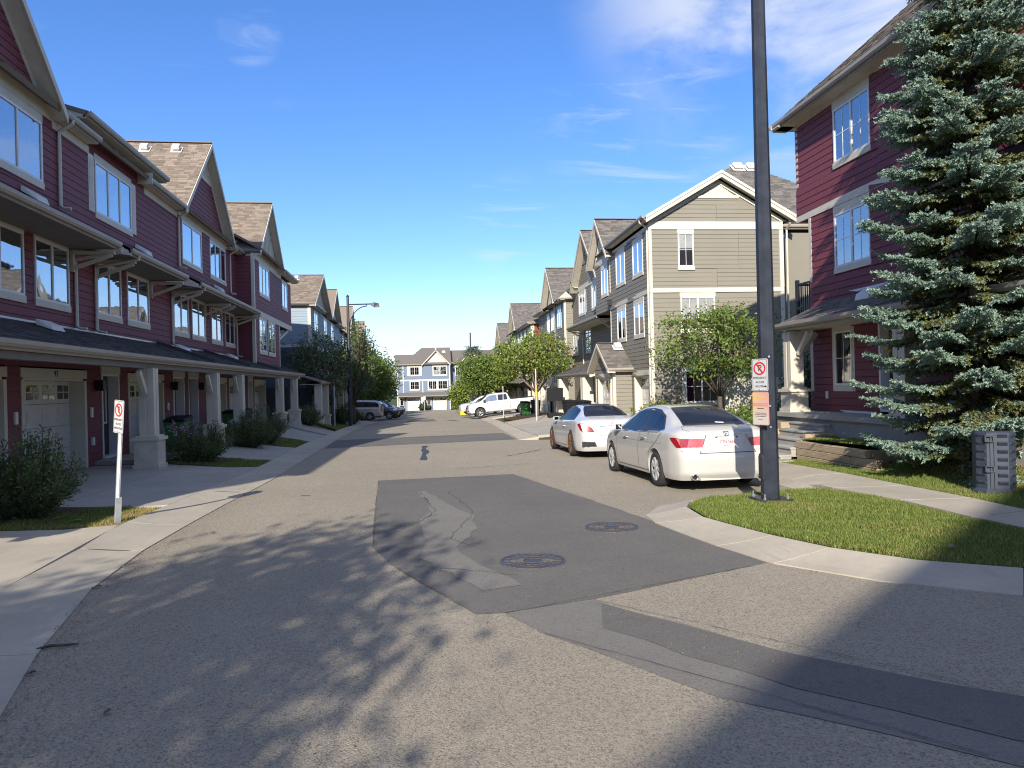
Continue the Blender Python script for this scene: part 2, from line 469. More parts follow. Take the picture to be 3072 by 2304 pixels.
# ---------------------------------------------------------------- geometry helpers
V = Vector
def link(o, parent=None):
    COL.objects.link(o)
    if parent is not None:
        o.parent = parent
    return o
def tag(o, label=None, cat=None, group=None, kind=None):
    if label: o['label'] = label
    if cat: o['category'] = cat
    if group: o['group'] = group
    if kind: o['kind'] = kind
    return o
def thing(name, loc, label, cat, group=None, rotz=0.0):
    o = bpy.data.objects.new(name, None)
    o.empty_display_size = 0.3
    link(o)
    o.location = loc
    o.rotation_euler = (0, 0, rotz)
    return tag(o, label, cat, group)
def setmat(me, mat):
    if isinstance(mat, (list, tuple)):
        for m in mat: me.materials.append(MATS[m])
    else:
        me.materials.append(MATS[mat])
class MB:
    """collects faces; build() makes ONE mesh object"""
    def __init__(s):
        s.v = []; s.f = []; s.mi = []
    def add(s, vs, fs, mi=0):
        k = len(s.v)
        s.v.extend(tuple(p) for p in vs)
        s.f.extend(tuple(k + i for i in f) for f in fs)
        s.mi.extend([mi] * len(fs))
        return s
    def hexa(s, p, mi=0):
        """8 corners: bottom ring then top ring"""
        return s.add(p, [(0, 3, 2, 1), (4, 5, 6, 7), (0, 1, 5, 4), (1, 2, 6, 5), (2, 3, 7, 6), (3, 0, 4, 7)], mi)
    def box(s, a, b, mi=0):
        x0, y0, z0 = a; x1, y1, z1 = b
        return s.hexa([(x0, y0, z0), (x1, y0, z0), (x1, y1, z0), (x0, y1, z0), (x0, y0, z1), (x1, y0, z1), (x1, y1, z1), (x0, y1, z1)], mi)
    def prism(s, pts, off, mi=0):
        """3-D polygon extruded by a vector"""
        n = len(pts); off = V(off)
        a = [V(p) for p in pts]; b = [p + off for p in a]
        fs = [tuple(range(n))[::-1], tuple(range(n, 2 * n))] + [(i, (i + 1) % n, n + (i + 1) % n, n + i) for i in range(n)]
        return s.add(a + b, fs, mi)
    def bar(s, a, b, w, h, up=(0, 0, 1), mi=0):
        """square bar from a to b"""
        a = V(a); b = V(b); d = (b - a).normalized()
        u = V(up); r = d.cross(u)
        if r.length < 1e-4: r = d.cross(V((1, 0, 0)))
        r.normalize(); u = r.cross(d).normalized()
        r *= w / 2; u *= h / 2
        return s.hexa([a - r - u, a + r - u, b + r - u, b - r - u, a - r + u, a + r + u, b + r + u, b - r + u], mi)
    def tube(s, path, r, n=8, mi=0, cap=True):
        path = [V(p) for p in path]
        rs = r if isinstance(r, (list, tuple)) else [r] * len(path)
        rings = []
        u = None
        for i, p in enumerate(path):
            d = (path[min(i + 1, len(path) - 1)] - path[max(i - 1, 0)]).normalized()
            if u is None:
                u = d.cross(V((0, 0, 1)))
                if u.length < 1e-3: u = d.cross(V((1, 0, 0)))
            u = (u - d * u.dot(d)).normalized()
            w = d.cross(u)
            rings.append([p + (u * math.cos(2 * math.pi * k / n) + w * math.sin(2 * math.pi * k / n)) * rs[i] for k in range(n)])
        vs = [q for rg in rings for q in rg]
        fs = [(i * n + k, i * n + (k + 1) % n, (i + 1) * n + (k + 1) % n, (i + 1) * n + k) for i in range(len(path) - 1) for k in range(n)]
        if cap:
            fs.append(tuple(range(n))[::-1]); fs.append(tuple((len(path) - 1) * n + k for k in range(n)))
        return s.add(vs, fs, mi)
    def lathe(s, prof, n=24, axis='z', c=(0, 0, 0), mi=0, closed=False):
        """prof: (r, h) pairs"""
        vs = []
        for r, h in prof:
            for k in range(n):
                a = 2 * math.pi * k / n
                x, y = r * math.cos(a), r * math.sin(a)
                p = {'z': (x, y, h), 'x': (h, x, y), 'y': (x, h, y)}[axis]
                vs.append((p[0] + c[0], p[1] + c[1], p[2] + c[2]))
        m = len(prof)
        fs = [(i * n + k, i * n + (k + 1) % n, ((i + 1) % m) * n + (k + 1) % n, ((i + 1) % m) * n + k) for i in range(m if closed else m - 1) for k in range(n)]
        if not closed:
            if prof[0][0] > 1e-5: fs.append(tuple(range(n))[::-1])
            if prof[-1][0] > 1e-5: fs.append(tuple((m - 1) * n + k for k in range(n)))
        return s.add(vs, fs, mi)
    def build(s, name, mat, parent=None, base=None, smooth=False, recalc=True, bevel=0.0):
        me = bpy.data.meshes.new(name)
        vs = s.v
        if base is not None:
            bx, by, bz = base
            vs = [(x - bx, y - by, z - bz) for x, y, z in vs]
        me.from_pydata(vs, [], s.f)
        if recalc or bevel:
            bm = bmesh.new(); bm.from_mesh(me)
            if recalc: bmesh.ops.recalc_face_normals(bm, faces=bm.faces)
            if bevel:
                bmesh.ops.bevel(bm, geom=list(bm.edges), offset=bevel, segments=1, affect='EDGES', profile=0.5)
            bm.to_mesh(me); bm.free()
        setmat(me, mat)
        if isinstance(mat, (list, tuple)) and len(s.mi) == len(me.polygons):
            me.polygons.foreach_set('material_index', s.mi)
        if smooth:
            me.polygons.foreach_set('use_smooth', [True] * len(me.polygons))
        o = bpy.data.objects.new(name, me)
        return link(o, parent)
def fast_mesh(name, verts, faces, mat, parent=None, smooth=False, mi=None):
    """verts (n,3), faces (m,3|4) numpy"""
    me = bpy.data.meshes.new(name)
    verts = np.asarray(verts, np.float32); faces = np.asarray(faces, np.int32)
    me.vertices.add(len(verts)); me.vertices.foreach_set('co', verts.ravel())
    k = faces.shape[1]
    me.loops.add(faces.size); me.loops.foreach_set('vertex_index', faces.ravel())
    me.polygons.add(len(faces))
    me.polygons.foreach_set('loop_start', np.arange(0, faces.size, k, dtype=np.int32))
    me.polygons.foreach_set('loop_total', np.full(len(faces), k, np.int32))
    setmat(me, mat)
    if mi is not None: me.polygons.foreach_set('material_index', np.asarray(mi, np.int32))
    if smooth: me.polygons.foreach_set('use_smooth', np.ones(len(faces), bool))
    me.update(calc_edges=True)
    o = bpy.data.objects.new(name, me)
    return link(o, parent)
def drape(poly, zf, step=0.5, thick=0.0, hole=None):
    """flat polygon (x, y) cut into a grid and laid on zf(x, y); returns verts, faces"""
    bm = bmesh.new()
    f = bm.faces.new([bm.verts.new((x, y, 0)) for x, y in poly])
    xs = [p[0] for p in poly]; ys = [p[1] for p in poly]
    for ax, lo, hi in ((0, min(xs), max(xs)), (1, min(ys), max(ys))):
        k = math.floor(lo / step) + 1
        while k * step < hi - 1e-4:
            co = [0, 0, 0]; no = [0, 0, 0]; co[ax] = k * step; no[ax] = 1
            g = list(bm.verts) + list(bm.edges) + list(bm.faces)
            bmesh.ops.bisect_plane(bm, geom=g, plane_co=co, plane_no=no, dist=1e-6)
            k += 1
    bmesh.ops.triangulate(bm, faces=[q for q in bm.faces if len(q.verts) > 4])
    for v in bm.verts:
        v.co.z = zf(v.co.x, v.co.y)
    bmesh.ops.recalc_face_normals(bm, faces=bm.faces)
    if sum(q.normal.z for q in bm.faces) < 0:
        bmesh.ops.reverse_faces(bm, faces=bm.faces)
    if thick:
        top = list(bm.faces)
        r = bmesh.ops.extrude_face_region(bm, geom=top, use_keep_orig=True)
        for e in r['geom']:
            if isinstance(e, bmesh.types.BMVert): pass
        newv = [e for e in r['geom'] if isinstance(e, bmesh.types.BMVert)]
        old = [v for v in bm.verts if v not in set(newv)]
        for v in old: v.co.z -= thick
        bmesh.ops.recalc_face_normals(bm, faces=bm.faces)
    return bm
def drape_obj(name, poly, zf, mat, step=0.5, parent=None, thick=0.0, kind=None):
    bm = drape(poly, zf, step, thick)
    me = bpy.data.meshes.new(name); bm.to_mesh(me); bm.free()
    setmat(me, mat)
    o = bpy.data.objects.new(name, me)
    link(o, parent)
    if kind: o['kind'] = kind
    return o
def text_mesh(s, size, depth=0.002, spacing=1.0, shear=0.0, sx=1.0):
    """lettering as mesh arrays in the XZ plane, centred"""
    c = bpy.data.curves.new('lettering', 'FONT')
    c.body = s; c.size = size; c.extrude = depth; c.align_x = 'CENTER'; c.align_y = 'CENTER'
    c.space_character = spacing; c.shear = shear; c.resolution_u = 2
    o = bpy.data.objects.new('lettering', c); COL.objects.link(o)
    dg = bpy.context.evaluated_depsgraph_get()
    me = bpy.data.meshes.new_from_object(o.evaluated_get(dg))
    vs = [(v.co.x * sx, -v.co.z, v.co.y) for v in me.vertices]
    fs = [tuple(p.vertices) for p in me.polygons]
    bpy.data.objects.remove(o); bpy.data.curves.remove(c); bpy.data.meshes.remove(me)
    return vs, fs
def lettering(name, s, size, mat, parent, M4, spacing=1.0, shear=0.0, sx=1.0, depth=0.002, base=None):
    """text facing local -Y, placed by matrix M4"""
    vs, fs = text_mesh(s, size, depth, spacing, shear, sx)
    m = MB(); m.add([M4 @ V(p) for p in vs], fs)
    return m.build(name, mat, parent, base, recalc=False)

# ---------------------------------------------------------------- terrain
SLOPE, EYE = 0.019, 1.68
def roadz(y): return -EYE - SLOPE * y
XLY = [-40, -6, 0, 2, 4.3, 5.5, 6.75, 8.7, 11.6, 16, 28, 45, 60, 140]
XLX = [14, 2.0, -0.9, -1.6, -2.29, -2.67, -2.98, -3.2, -3.25, -3.2, -3.5, -3.7, -3.3, -3.0]
XOY = [-40, -6, 0, 2, 4.3, 7.1, 8.6, 10, 12.2, 18.75, 28.6, 45, 60, 140]
XOX = [12, 0.9, -1.9, -2.6, -3.2, -3.76, -3.99, -4.08, -4.06, -4.05, -4.45, -4.6, -4.2, -3.8]
def xl(y): return float(np.interp(y, XLY, XLX))
def xo(y): return float(np.interp(y, XOY, XOX))
def fl(y): return float(np.interp(y, [-40, 44.5, 48, 62, 140], [-1.80, -1.82, -2.36, -2.50, -3.9]))
XRY = [-40, 11, 11.2, 27.2, 28.2, 34.6, 50, 75, 120, 140]
XRX = [30, 6.40, 6.42, 6.5, 4.1, 4.4, 5.2, 5.5, 8.5, 8.5]
def xr(y): return float(np.interp(y, XRY, XRX))
def fr(y): return float(np.interp(y, [18, 22, 46, 52, 62, 140], [-1.80, -1.86, -1.95, -2.25, -2.45, -3.9]))
def sstep(a, b, x):
    t = min(1, max(0, (x - a) / (b - a))); return t * t * (3 - 2 * t)
def gz(x, y):
    r = roadz(y)
    if x < 0:
        o = xo(y)
        if x >= o: return r
        t = min(1.0, (o - x) / max(0.4, o + 6.5))
        return r + t * (fl(y) - r)
    e = xr(y)
    if y < 11: e = 3.0
    if x <= e: return r
    if y < 18:
        z = r + 0.10 * min(1, (x - e) / 0.5)
        bank = sstep(8.3, 10.4, x) * 0.52
        if 12.6 < y < 15.1: bank = 0.48 if x > 8.62 else 0.0
        if 15.1 <= y < 17: bank = sstep(8.9, 9.5, x) * 0.3
        if y >= 17: bank = sstep(8.4, 9.6, x) * 0.35
        return z + bank
    t = min(1.0, max(0.0, (x - e - 0.4) / (8.8 - e if y > 28 else 2.6)))
    return r + 0.06 * min(1, (x - e) / 0.4) + t * (max(fr(y), r) - r - 0.06)

# ground sheet to the horizon
gx = sorted(set([-600, -300, -150, -80, -50, -30, -20, -14] + [i * 0.6 for i in range(-20, 24)] + [15, 17, 20, 25, 30, 50, 80, 150, 300, 600]))
gy = sorted(set([-300, -120, -60, -40, -25, -15, -10] + [i * 0.9 for i in range(-6, 60)] + [i * 3.0 for i in range(18, 48)] + [150, 170, 200, 260, 400, 700, 1200]))
vs = []; fs = []
for j, y in enumerate(gy):
    for i, x in enumerate(gx):
        yy = min(max(y, -40), 140)
        z = gz(max(min(x, 14), -14), yy) - 0.05
        if xl(yy) - 0.2 < x < xr(yy) + 0.4 or (y < 12 and x > 0 and x < 30): z = min(z, roadz(yy) - 0.06)
        vs.append((x, y, z))
n = len(gx)
fs = [(j * n + i, j * n + i + 1, (j + 1) * n + i + 1, (j + 1) * n + i) for j in range(len(gy) - 1) for i in range(n - 1)]
fast_mesh('ground', vs, fs, 'terrain', smooth=True)['kind'] = 'structure'

# road: carriageway with the parking bay
rp = [(xl(y) - .15, y) for y in (-14, -6, 0, 2, 4.3, 5.5, 6.75, 8.7, 11.6, 16, 22, 28, 36, 45, 60, 80, 122)]
rp += [(9, 122), (8.5, 118), (6.5, 90), (5.5, 75), (5.2, 50), (4.4, 34.6), (4.1, 28.2), (6.45, 27.2), (6.42, 11.15), (5.63, 11.0), (4.5, 10.78), (3.85, 10.25), (3.35, 9.8), (3.25, 9.2), (3.28, 8.4), (3.38, 7.5), (3.55, 6.6), (4.08, 5.80), (4.82, 5.15), (7.1, 3.75), (14.1, 0.65), (20, -14)]
road = drape_obj('road', rp, lambda x, y: roadz(y), 'asphalt', 3.0)
road['kind'] = 'structure'
def sheet(name, poly, mat, lift, step=2.0):
    o = drape_obj(name, poly, lambda x, y: roadz(y) + lift, mat, step, road)
    return o
def jag(poly, amp=0.03, seg=0.35, seed=1):
    """uneven cut edge"""
    r = random.Random(seed); out = []
    for i, (a, b) in enumerate(zip(poly, poly[1:] + poly[:1])):
        k = max(1, int(math.hypot(b[0] - a[0], b[1] - a[1]) / seg))
        for q in range(k):
            t = q / k
            out.append((a[0] + (b[0] - a[0]) * t + (r.uniform(-amp, amp) if q else 0), a[1] + (b[1] - a[1]) * t + (r.uniform(-amp, amp) if q else 0)))
    return out
sheet('asphalt_patch', jag([(-0.82, 15.4), (2.09, 15.6), (2.81, 10.92), (3.04, 9.4), (3.12, 8.4), (3.2, 7.5), (3.37, 6.56), (1.41, 5.73), (0.65, 5.52), (0.42, 5.54), (0.05, 6.49), (-0.29, 7.4), (-0.53, 8.34), (-0.67, 11.29)], 0.02), 'asphalt_patch', 0.004)
sheet('asphalt_strip', jag([(0.65, 5.505), (1.41, 5.71), (2.34, 4.24), (3.19, 3.41), (5.2, 1.8), (4.2, 1.2), (2.6, 2.79), (1.61, 3.73), (0.87, 4.96)], 0.025, seed=2), 'asphalt_worn', 0.004)
sheet('asphalt_strip', jag([(1.45, 5.6), (2.33, 4.25), (3.18, 3.42), (5.15, 1.82), (4.85, 1.55), (2.76, 3.0), (2.08, 3.75), (1.3, 5.0)], 0.03, seed=3), 'asphalt_patch', 0.008)
sheet('asphalt_patch', jag([(-3.6, 32.9), (4.25, 34.59), (4.05, 28.81), (-3.4, 27.14)], 0.03, 0.6, seed=5), 'asphalt_patch', 0.004)
sheet('asphalt_patch', jag([(-0.6, 64), (1.6, 64), (1.7, 57.5), (-0.8, 57.5)], 0.05, 0.8, seed=6), 'asphalt_patch', 0.004)
# washed-out trail and tar in the patch
sheet('asphalt_strip', jag([(0.0, 13.3), (0.16, 11.9), (0.2, 10.8), (0.02, 9.9), (0.12, 8.6), (0.0, 7.6), (0.55, 6.2), (0.9, 6.3), (0.55, 7.4), (0.42, 8.1), (0.75, 9.2), (0.8, 10.3), (0.45, 11.6), (0.15, 13.3)], 0.05, 0.25, seed=8), 'asphalt_worn', 0.008)
sheet('tar_repair', jag([(0.22, 26.6), (0.42, 26.6), (0.34, 24.5), (0.4, 23.4), (0.28, 21.8), (0.27, 20.2), (0.1, 20.3), (0.14, 21.8), (0.2, 23.5), (0.16, 24.6)], 0.05, 0.5, seed=9), 'tar', 0.008)
sheet('tar_repair', jag([(2.4, 60), (2.9, 60), (3.4, 56), (3.1, 56)], 0.08, 0.6, seed=10), 'tar', 0.004)
# wandering cracks
def crack(pts, w, seed, lift=0.012, mat='tar', amp=.03):
    r = random.Random(seed); p = []
    for a, b in zip(pts, pts[1:]):
        k = max(2, int(math.hypot(b[0] - a[0], b[1] - a[1]) / 0.12))
        p += [(a[0] + (b[0] - a[0]) * i / k + r.uniform(-amp, amp), a[1] + (b[1] - a[1]) * i / k + r.uniform(-amp, amp)) for i in range(k)]
    m = MB()
    for a, b in zip(p, p[1:]):
        d = V((b[0] - a[0], b[1] - a[1], 0)); q = V((-d.y, d.x, 0)).normalized() * w * r.uniform(.4, 1.2) / 2
        za, zb = roadz(a[1]) + lift, roadz(b[1]) + lift
        m.add([(a[0] - q.x, a[1] - q.y, za), (a[0] + q.x, a[1] + q.y, za), (b[0] + q.x, b[1] + q.y, zb), (b[0] - q.x, b[1] - q.y, zb)], [(0, 1, 2, 3)])
    return m.build('crack', mat, road, recalc=False)
crack([(0.02, 13.3), (0.2, 11.6), (0.25, 10.8), (0.04, 10.0), (-0.45, 8.9)], 0.010, 1, mat='asphalt_dark')
crack([(0.55, 12.9), (0.8, 10.9), (0.75, 10.2), (0.35, 8.6), (0.7, 7.9)], 0.011, 2, mat='asphalt_dark')
crack([(-0.3, 7.42), (0.4, 7.0), (1.0, 6.6)], 0.009, 3, mat='asphalt_dark')
crack([(2.6, 20.5), (4.0, 22.5)], 0.05, 5)
crack([(0.9, 17.2), (3.0, 18.0)], 0.03, 6, mat='asphalt_worn')
crack([(-2.1, 13.4), (-1.8, 13.3)], 0.05, 7)
# ragged seams along the patch edges
for i, (a, b) in enumerate((((-0.82, 15.4), (2.09, 15.6)), ((2.09, 15.6), (2.81, 10.92)), ((-0.67, 11.29), (-0.82, 15.4)), ((-0.53, 8.34), (-0.67, 11.29)), ((0.42, 5.54), (-0.29, 7.4)), ((0.65, 5.5), (3.3, 6.5)), ((1.4, 5.7), (3.19, 3.42)), ((0.87, 4.96), (2.6, 2.8)), ((-3.4, 27.14), (4.05, 28.8)))):
    crack([a, b], 0.007 if i < 8 else .03, 40 + i, .0135, 'asphalt_dark', .008)
# loose grit gathered along the gutters and patch edges
rg = np.random.default_rng(77); GV = []; GF = []
for _ in range(2600):
    if rg.random() < .55:
        y = rg.uniform(3.2, 14); x = xl(y) + abs(rg.normal()) * .16 - .02
    else:
        y = rg.uniform(3.2, 13); x = rg.uniform(-2.8, 3.0)
    s_ = rg.uniform(.003, .009); z = roadz(y) + .010
    k = len(GV); GV += [(x - s_, y, z), (x, y - s_, z), (x + s_, y, z), (x, y + s_, z), (x, y, z + s_ * .9)]; GF += [(k, k + 1, k + 4), (k + 1, k + 2, k + 4), (k + 2, k + 3, k + 4), (k + 3, k, k + 4)]
tag(fast_mesh('grit', GV, GF, 'bark_pale'), 'loose grit scattered on the near road', None, None, 'stuff')
# manhole covers
def manhole(x, y, r, name='manhole_cover', rust=True):
    base = (x, y, roadz(y) + 0.006)
    m = MB(); m.lathe([(r, 0), (r, 0.008), (r * 0.93, 0.010), (r * 0.92, 0.006), (0, 0.006)], 40)
    o = m.build(name, 'manhole_iron', road); o.location = base
    q = MB()
    for k in range(24):
        a = 2 * math.pi * k / 24
        c, s_ = math.cos(a), math.sin(a)
        q.bar((c * r * .30, s_ * r * .30, .0085), (c * r * .88, s_ * r * .88, .0085), 0.005, 0.005)
    for rr in (0.28, 0.52, 0.72):
        q.lathe([(r * rr - .003, .007), (r * rr - .003, .011), (r * rr + .003, .011), (r * rr + .003, .007)], 32, closed=True)
    q.lathe([(r * .985, .006), (r * .985, .011), (r * 1.02, .011), (r * 1.02, .004)], 40, closed=True)
    p = q.build('rib_ring', 'manhole_rust', o, recalc=False)
    return o
manhole(1.15, 7.19, 0.33); manhole(2.43, 8.78, 0.33)

# concrete gutter strips with joints
def gut_strip(pairs, name, zfun, parent=None, joint=0.012, gap=3):
    """pairs of (outer, inner) points along the kerb; each slab is its own piece"""
    root = None
    for i, ((a, b), (c, d)) in enumerate(zip(pairs, pairs[1:])):
        t = (joint if i % gap == 0 else 0.0) / max(0.3, math.hypot(c[0] - a[0], c[1] - a[1]))
        L = lambda p, q, s_: (p[0] + (q[0] - p[0]) * s_, p[1] + (q[1] - p[1]) * s_)
        n = 5
        poly_pts = []
        m = MB()
        rows = []
        for s_ in np.linspace(t, 1 - t, 4):
            pa, pb = L(a, c, s_), L(b, d, s_)
            row = []
            for u in np.linspace(0, 1, n):
                p = L(pa, pb, u)
                row.append((p[0], p[1], zfun(u, p[0], p[1])))
            rows.append(row)
        vs = [p for r in rows for p in r]; k = len(vs)
        vs2 = [(x, y, z - 0.12) for x, y, z in vs]
        fs = []
        for r_ in range(3):
            for q in range(n - 1):
                i0 = r_ * n + q
                fs.append((i0, i0 + 1, i0 + n + 1, i0 + n))
        ring = [q for q in range(n)] + [r_ * n + n - 1 for r_ in range(1, 4)] + [3 * n + q for q in range(n - 2, -1, -1)] + [r_ * n for r_ in range(2, 0, -1)]
        for p, q in zip(ring, ring[1:] + ring[:1]):
            fs.append((p, q, k + q, k + p))
        m.add(vs + vs2, fs)
        b_ = MB(); low = [(x, y, z - .014) for x, y, z in ((*L(a, c, -t), zfun(0, *L(a, c, 0))), (*L(b, d, -t), zfun(1, *L(b, d, 0))), (*L(b, d, t), zfun(1, *L(b, d, 0))), (*L(a, c, t), zfun(0, *L(a, c, 0))))]
        b_.add(low, [(0, 1, 2, 3)])
        if root is None:
            root = m.build(name, 'concrete', parent); root['kind'] = 'structure'
        else:
            m.build('slab', 'concrete', root)
            if t > 0: b_.build('joint_filler', 'asphalt_dark', root, recalc=False)
    return root
def zleft(u, x, y):   # u 0 at the house side, 1 at the road
    return roadz(y) + 0.012 + 0.075 * (1 - u) ** 1.5 - 0.012 * math.sin(math.pi * u)
ys = [-6, -2, 1, 3.3, 5.3, 7.1, 8.9, 10.7, 12.5, 14.3, 16.2, 18.1, 20, 22, 24, 26.2, 28.6, 31, 34, 37, 40, 44, 48, 53, 58, 64, 70, 80, 92, 106]
gut_strip([((xo(y), y), (xl(y) - 0.02, y)) for y in ys], 'gutter_strip', zleft)
def zright(u, x, y):
    return roadz(y) + 0.012 + 0.10 * (1 - u) ** 1.3
RO = [(6.9, 14.8), (6.62, 12.2), (6.35, 10.62), (5.23, 10.42), (4.4, 10.25), (3.95, 9.95), (3.68, 9.42), (3.58, 8.6), (3.66, 8.1), (3.82, 7.3), (4.05, 6.58), (4.49, 5.9), (5.11, 5.43), (7.3, 4.2), (14, 1.4)]
RI = [(6.42, 14.8), (6.42, 12.2), (6.3, 11.13), (5.3, 10.96), (4.35, 10.74), (3.55, 10.2), (3.12, 9.5), (3.05, 8.9), (3.12, 8.2), (3.22, 7.4), (3.42, 6.5), (3.97, 5.68), (4.72, 5.02), (7, 3.6), (14, 0.5)]
gut_strip(list(zip(RO, RI)), 'kerb_return', zright)
gut_strip([((x1, y), (x0, y)) for x0, x1, y in ((6.43, 6.95, 14.82), (6.44, 6.97, 17.5), (6.45, 6.98, 20.5), (6.46, 7.0, 24), (6.5, 7.0, 27.1))], 'kerb_strip', zright)
gut_strip([((x1, y), (x0, y)) for x0, x1, y in ((4.1, 4.9, 28.3), (4.25, 5.0, 31), (4.4, 5.1, 34.6), (4.65, 5.4, 40), (4.95, 5.7, 46), (5.2, 5.95, 52), (5.35, 6.1, 60), (5.5, 6.2, 70), (6.1, 6.9, 84))], 'kerb_strip', zright)

# pavement slabs on the right, coming out of the kerb towards the bottom right
sw = [((6.46, 14.6), (7.86, 14.6)), ((6.56, 12.05), (7.82, 12.2)), ((6.5, 10.42), (7.68, 10.35)), ((6.62, 9.0), (7.6, 8.9)), ((6.5, 7.6), (7.45, 7.8)), ((6.5, 5.9), (7.4, 6.2)), ((7.3, 4.3), (8.1, 4.7))]
sw_root = None
for (a, b), (c, d) in zip(sw, sw[1:]):
    e = 0.012
    poly = [(a[0], a[1] - e), (c[0], c[1] + e), (d[0], d[1] + e), (b[0], b[1] - e)]
    zf = lambda x, y: gz(x, y) + 0.03 if x > 6.9 else gz(x, y) + 0.03
    if sw_root is None:
        sw_root = drape_obj('pavement', poly, zf, 'concrete', 0.6, thick=0.1); sw_root['kind'] = 'structure'
    else:
        drape_obj('slab', poly, zf, 'concrete', 0.6, sw_root, 0.1)
for k in range(5):
    y0 = 27 - 2.45 * k
    poly = [(7.02, y0 - .01), (7.02, y0 - 2.44), (8.3, y0 - 2.44), (8.3, y0 - .01)]
    drape_obj('slab', poly, lambda x, y: gz(x, y) + 0.03, 'concrete', 0.6, sw_root, 0.1)

# driveways on the left: slabs between the gutter strip and the garages
def driveway(y0, y1, x1=-8.3, cut=(-5.9,), mat='concrete_gray', name='driveway'):
    root = None
    xs_ = [None] + list(cut) + [x1]
    nsl = max(1, round((y1 - y0) / 3.3))
    for k in range(nsl):
        a = y0 + (y1 - y0) * k / nsl; b = y0 + (y1 - y0) * (k + 1) / nsl
        for q in range(len(xs_) - 1):
            A0, A1 = (xo(a) - .015, xo(b) - .015) if q == 0 else (xs_[q] - .008, xs_[q] - .008)
            poly = [(A0, a + .008), (A1, b - .008), (xs_[q + 1] + .008, b - .008), (xs_[q + 1] + .008, a + .008)]
            zf = lambda x, y: gz(x, y) + 0.035 + 0.05 * max(0, 1 - (xo(y) - x) / 0.6)
            if root is None:
                root = drape_obj(name, poly, zf, mat, 0.8, thick=0.1); root['kind'] = 'structure'
            else:
                drape_obj('slab', poly, zf, mat, 0.8, root, 0.1)
driveway(3.2, 10.45, mat='concrete')
driveway(12.35, 19.1)
driveway(21.4, 26.9)
driveway(31.2, 36.6)
driveway(37.5, 41)
driveway(54, 64, -9)
driveway(66, 76, -9)
def driveway_r(y0, y1, x1, mat='concrete_gray'):
    root = None
    n_ = max(1, round((y1 - y0) / 3.5))
    for k in range(n_):
        a = y0 + (y1 - y0) * k / n_; b = y0 + (y1 - y0) * (k + 1) / n_
        A0, A1 = [float(np.interp(t, [28.3, 34.6, 46, 60, 84], [4.92, 5.12, 5.72, 6.12, 6.92])) for t in (a, b)]
        poly = [(A0, a + .01), (x1, a + .01), (x1, b - .01), (A1, b - .01)]
        zf = lambda x, y: gz(x, y) + 0.05
        if root is None:
            root = drape_obj('driveway', poly, zf, mat, 1.0, thick=0.1); root['kind'] = 'structure'
        else:
            drape_obj('slab', poly, zf, mat, 1.0, root, 0.1)
driveway_r(28.6, 39.5, 10.4)
driveway_r(39.6, 45.6, 10.6, 'concrete')
driveway_r(56.5, 66, 11.5)
driveway_r(68, 80, 12)

# ---------------------------------------------------------------- grass
def pip(x, y, poly):
    c = False; j = len(poly) - 1
    for i in range(len(poly)):
        xi, yi = poly[i]; xj, yj = poly[j]
        if (yi > y) != (yj > y) and x < (xj - xi) * (y - yi) / (yj - yi) + xi: c = not c
        j = i
    return c
def lawn(poly, dens, h=0.045, dry=None, lift=0.0, seed=1, w=0.004, name='grass', soil='turf'):
    r = np.random.default_rng(seed)
    g = drape_obj('lawn', poly, lambda x, y: gz(x, y) + lift, soil, 0.4)
    g['kind'] = 'structure'
    xs = [p[0] for p in poly]; ys_ = [p[1] for p in poly]
    n = int((max(xs) - min(xs)) * (max(ys_) - min(ys_)) * dens)
    P = r.uniform((min(xs), min(ys_)), (max(xs), max(ys_)), (n, 2))
    P = np.array([p for p in P if pip(p[0], p[1], poly)])
    if not len(P): return
    Z = np.array([gz(x, y) + lift for x, y in P])
    n = len(P)
    clump = 0.6 + 0.8 * (0.5 + 0.5 * np.sin(P[:, 0] * 5.1 + 2 * np.sin(P[:, 1] * 3.3)) * np.sin(P[:, 1] * 4.7 + 1.3 * np.sin(P[:, 0] * 2.1)))
    hh = h * r.uniform(0.5, 1.25, n) * clump
    a = r.uniform(0, 2 * np.pi, n); lean = r.uniform(0.1, 0.75, n) * hh; la = r.uniform(0, 2 * np.pi, n)
    dx, dy = np.cos(a) * w, np.sin(a) * w
    base = np.column_stack([P, Z - 0.005])
    off = np.column_stack([dx, dy, np.zeros(n)])
    mid = base + np.column_stack([np.cos(la) * lean * .35, np.sin(la) * lean * .35, hh * .6])
    tip = base + np.column_stack([np.cos(la) * lean, np.sin(la) * lean, hh])
    vs = np.stack([base - off, base + off, mid + off * .7, mid - off * .7, tip], 1).reshape(-1, 3)
    k = np.arange(n) * 5
    f = np.concatenate([np.stack([k, k + 1, k + 2], 1), np.stack([k, k + 2, k + 3], 1), np.stack([k + 3, k + 2, k + 4], 1)])
    mi = np.zeros(n, int)
    if dry is not None:
        mi = np.array([1 if r.random() < dry(x, y) else 0 for x, y in P])
    o = fast_mesh(name, vs, f, ['grass', 'grass_dry'], mi=np.concatenate([mi, mi, mi]))
    o['kind'] = 'stuff'
    return o
L1 = [(3.72, 9.42), (3.62, 8.6), (3.7, 8.1), (3.86, 7.3), (4.09, 6.6), (4.53, 5.92), (5.15, 5.46), (6.6, 4.7), (7.2, 4.4), (6.48, 5.9), (6.48, 7.6), (6.6, 9.0), (6.47, 10.4), (6.3, 10.58), (5.23, 10.38), (4.4, 10.2), (3.98, 9.9)]
def patchy(x, y):
    return 0.05 + 0.30 * max(0.0, math.sin(x * 2.3 + 1.7 * math.sin(y * 1.1)) * math.sin(y * 1.9 + 1.2 * math.sin(x * 1.3))) ** 1.5
tag(lawn(L1, 5200, 0.042, patchy, 0.005, 1), 'short mown grass round the foot of the tall lamp post')
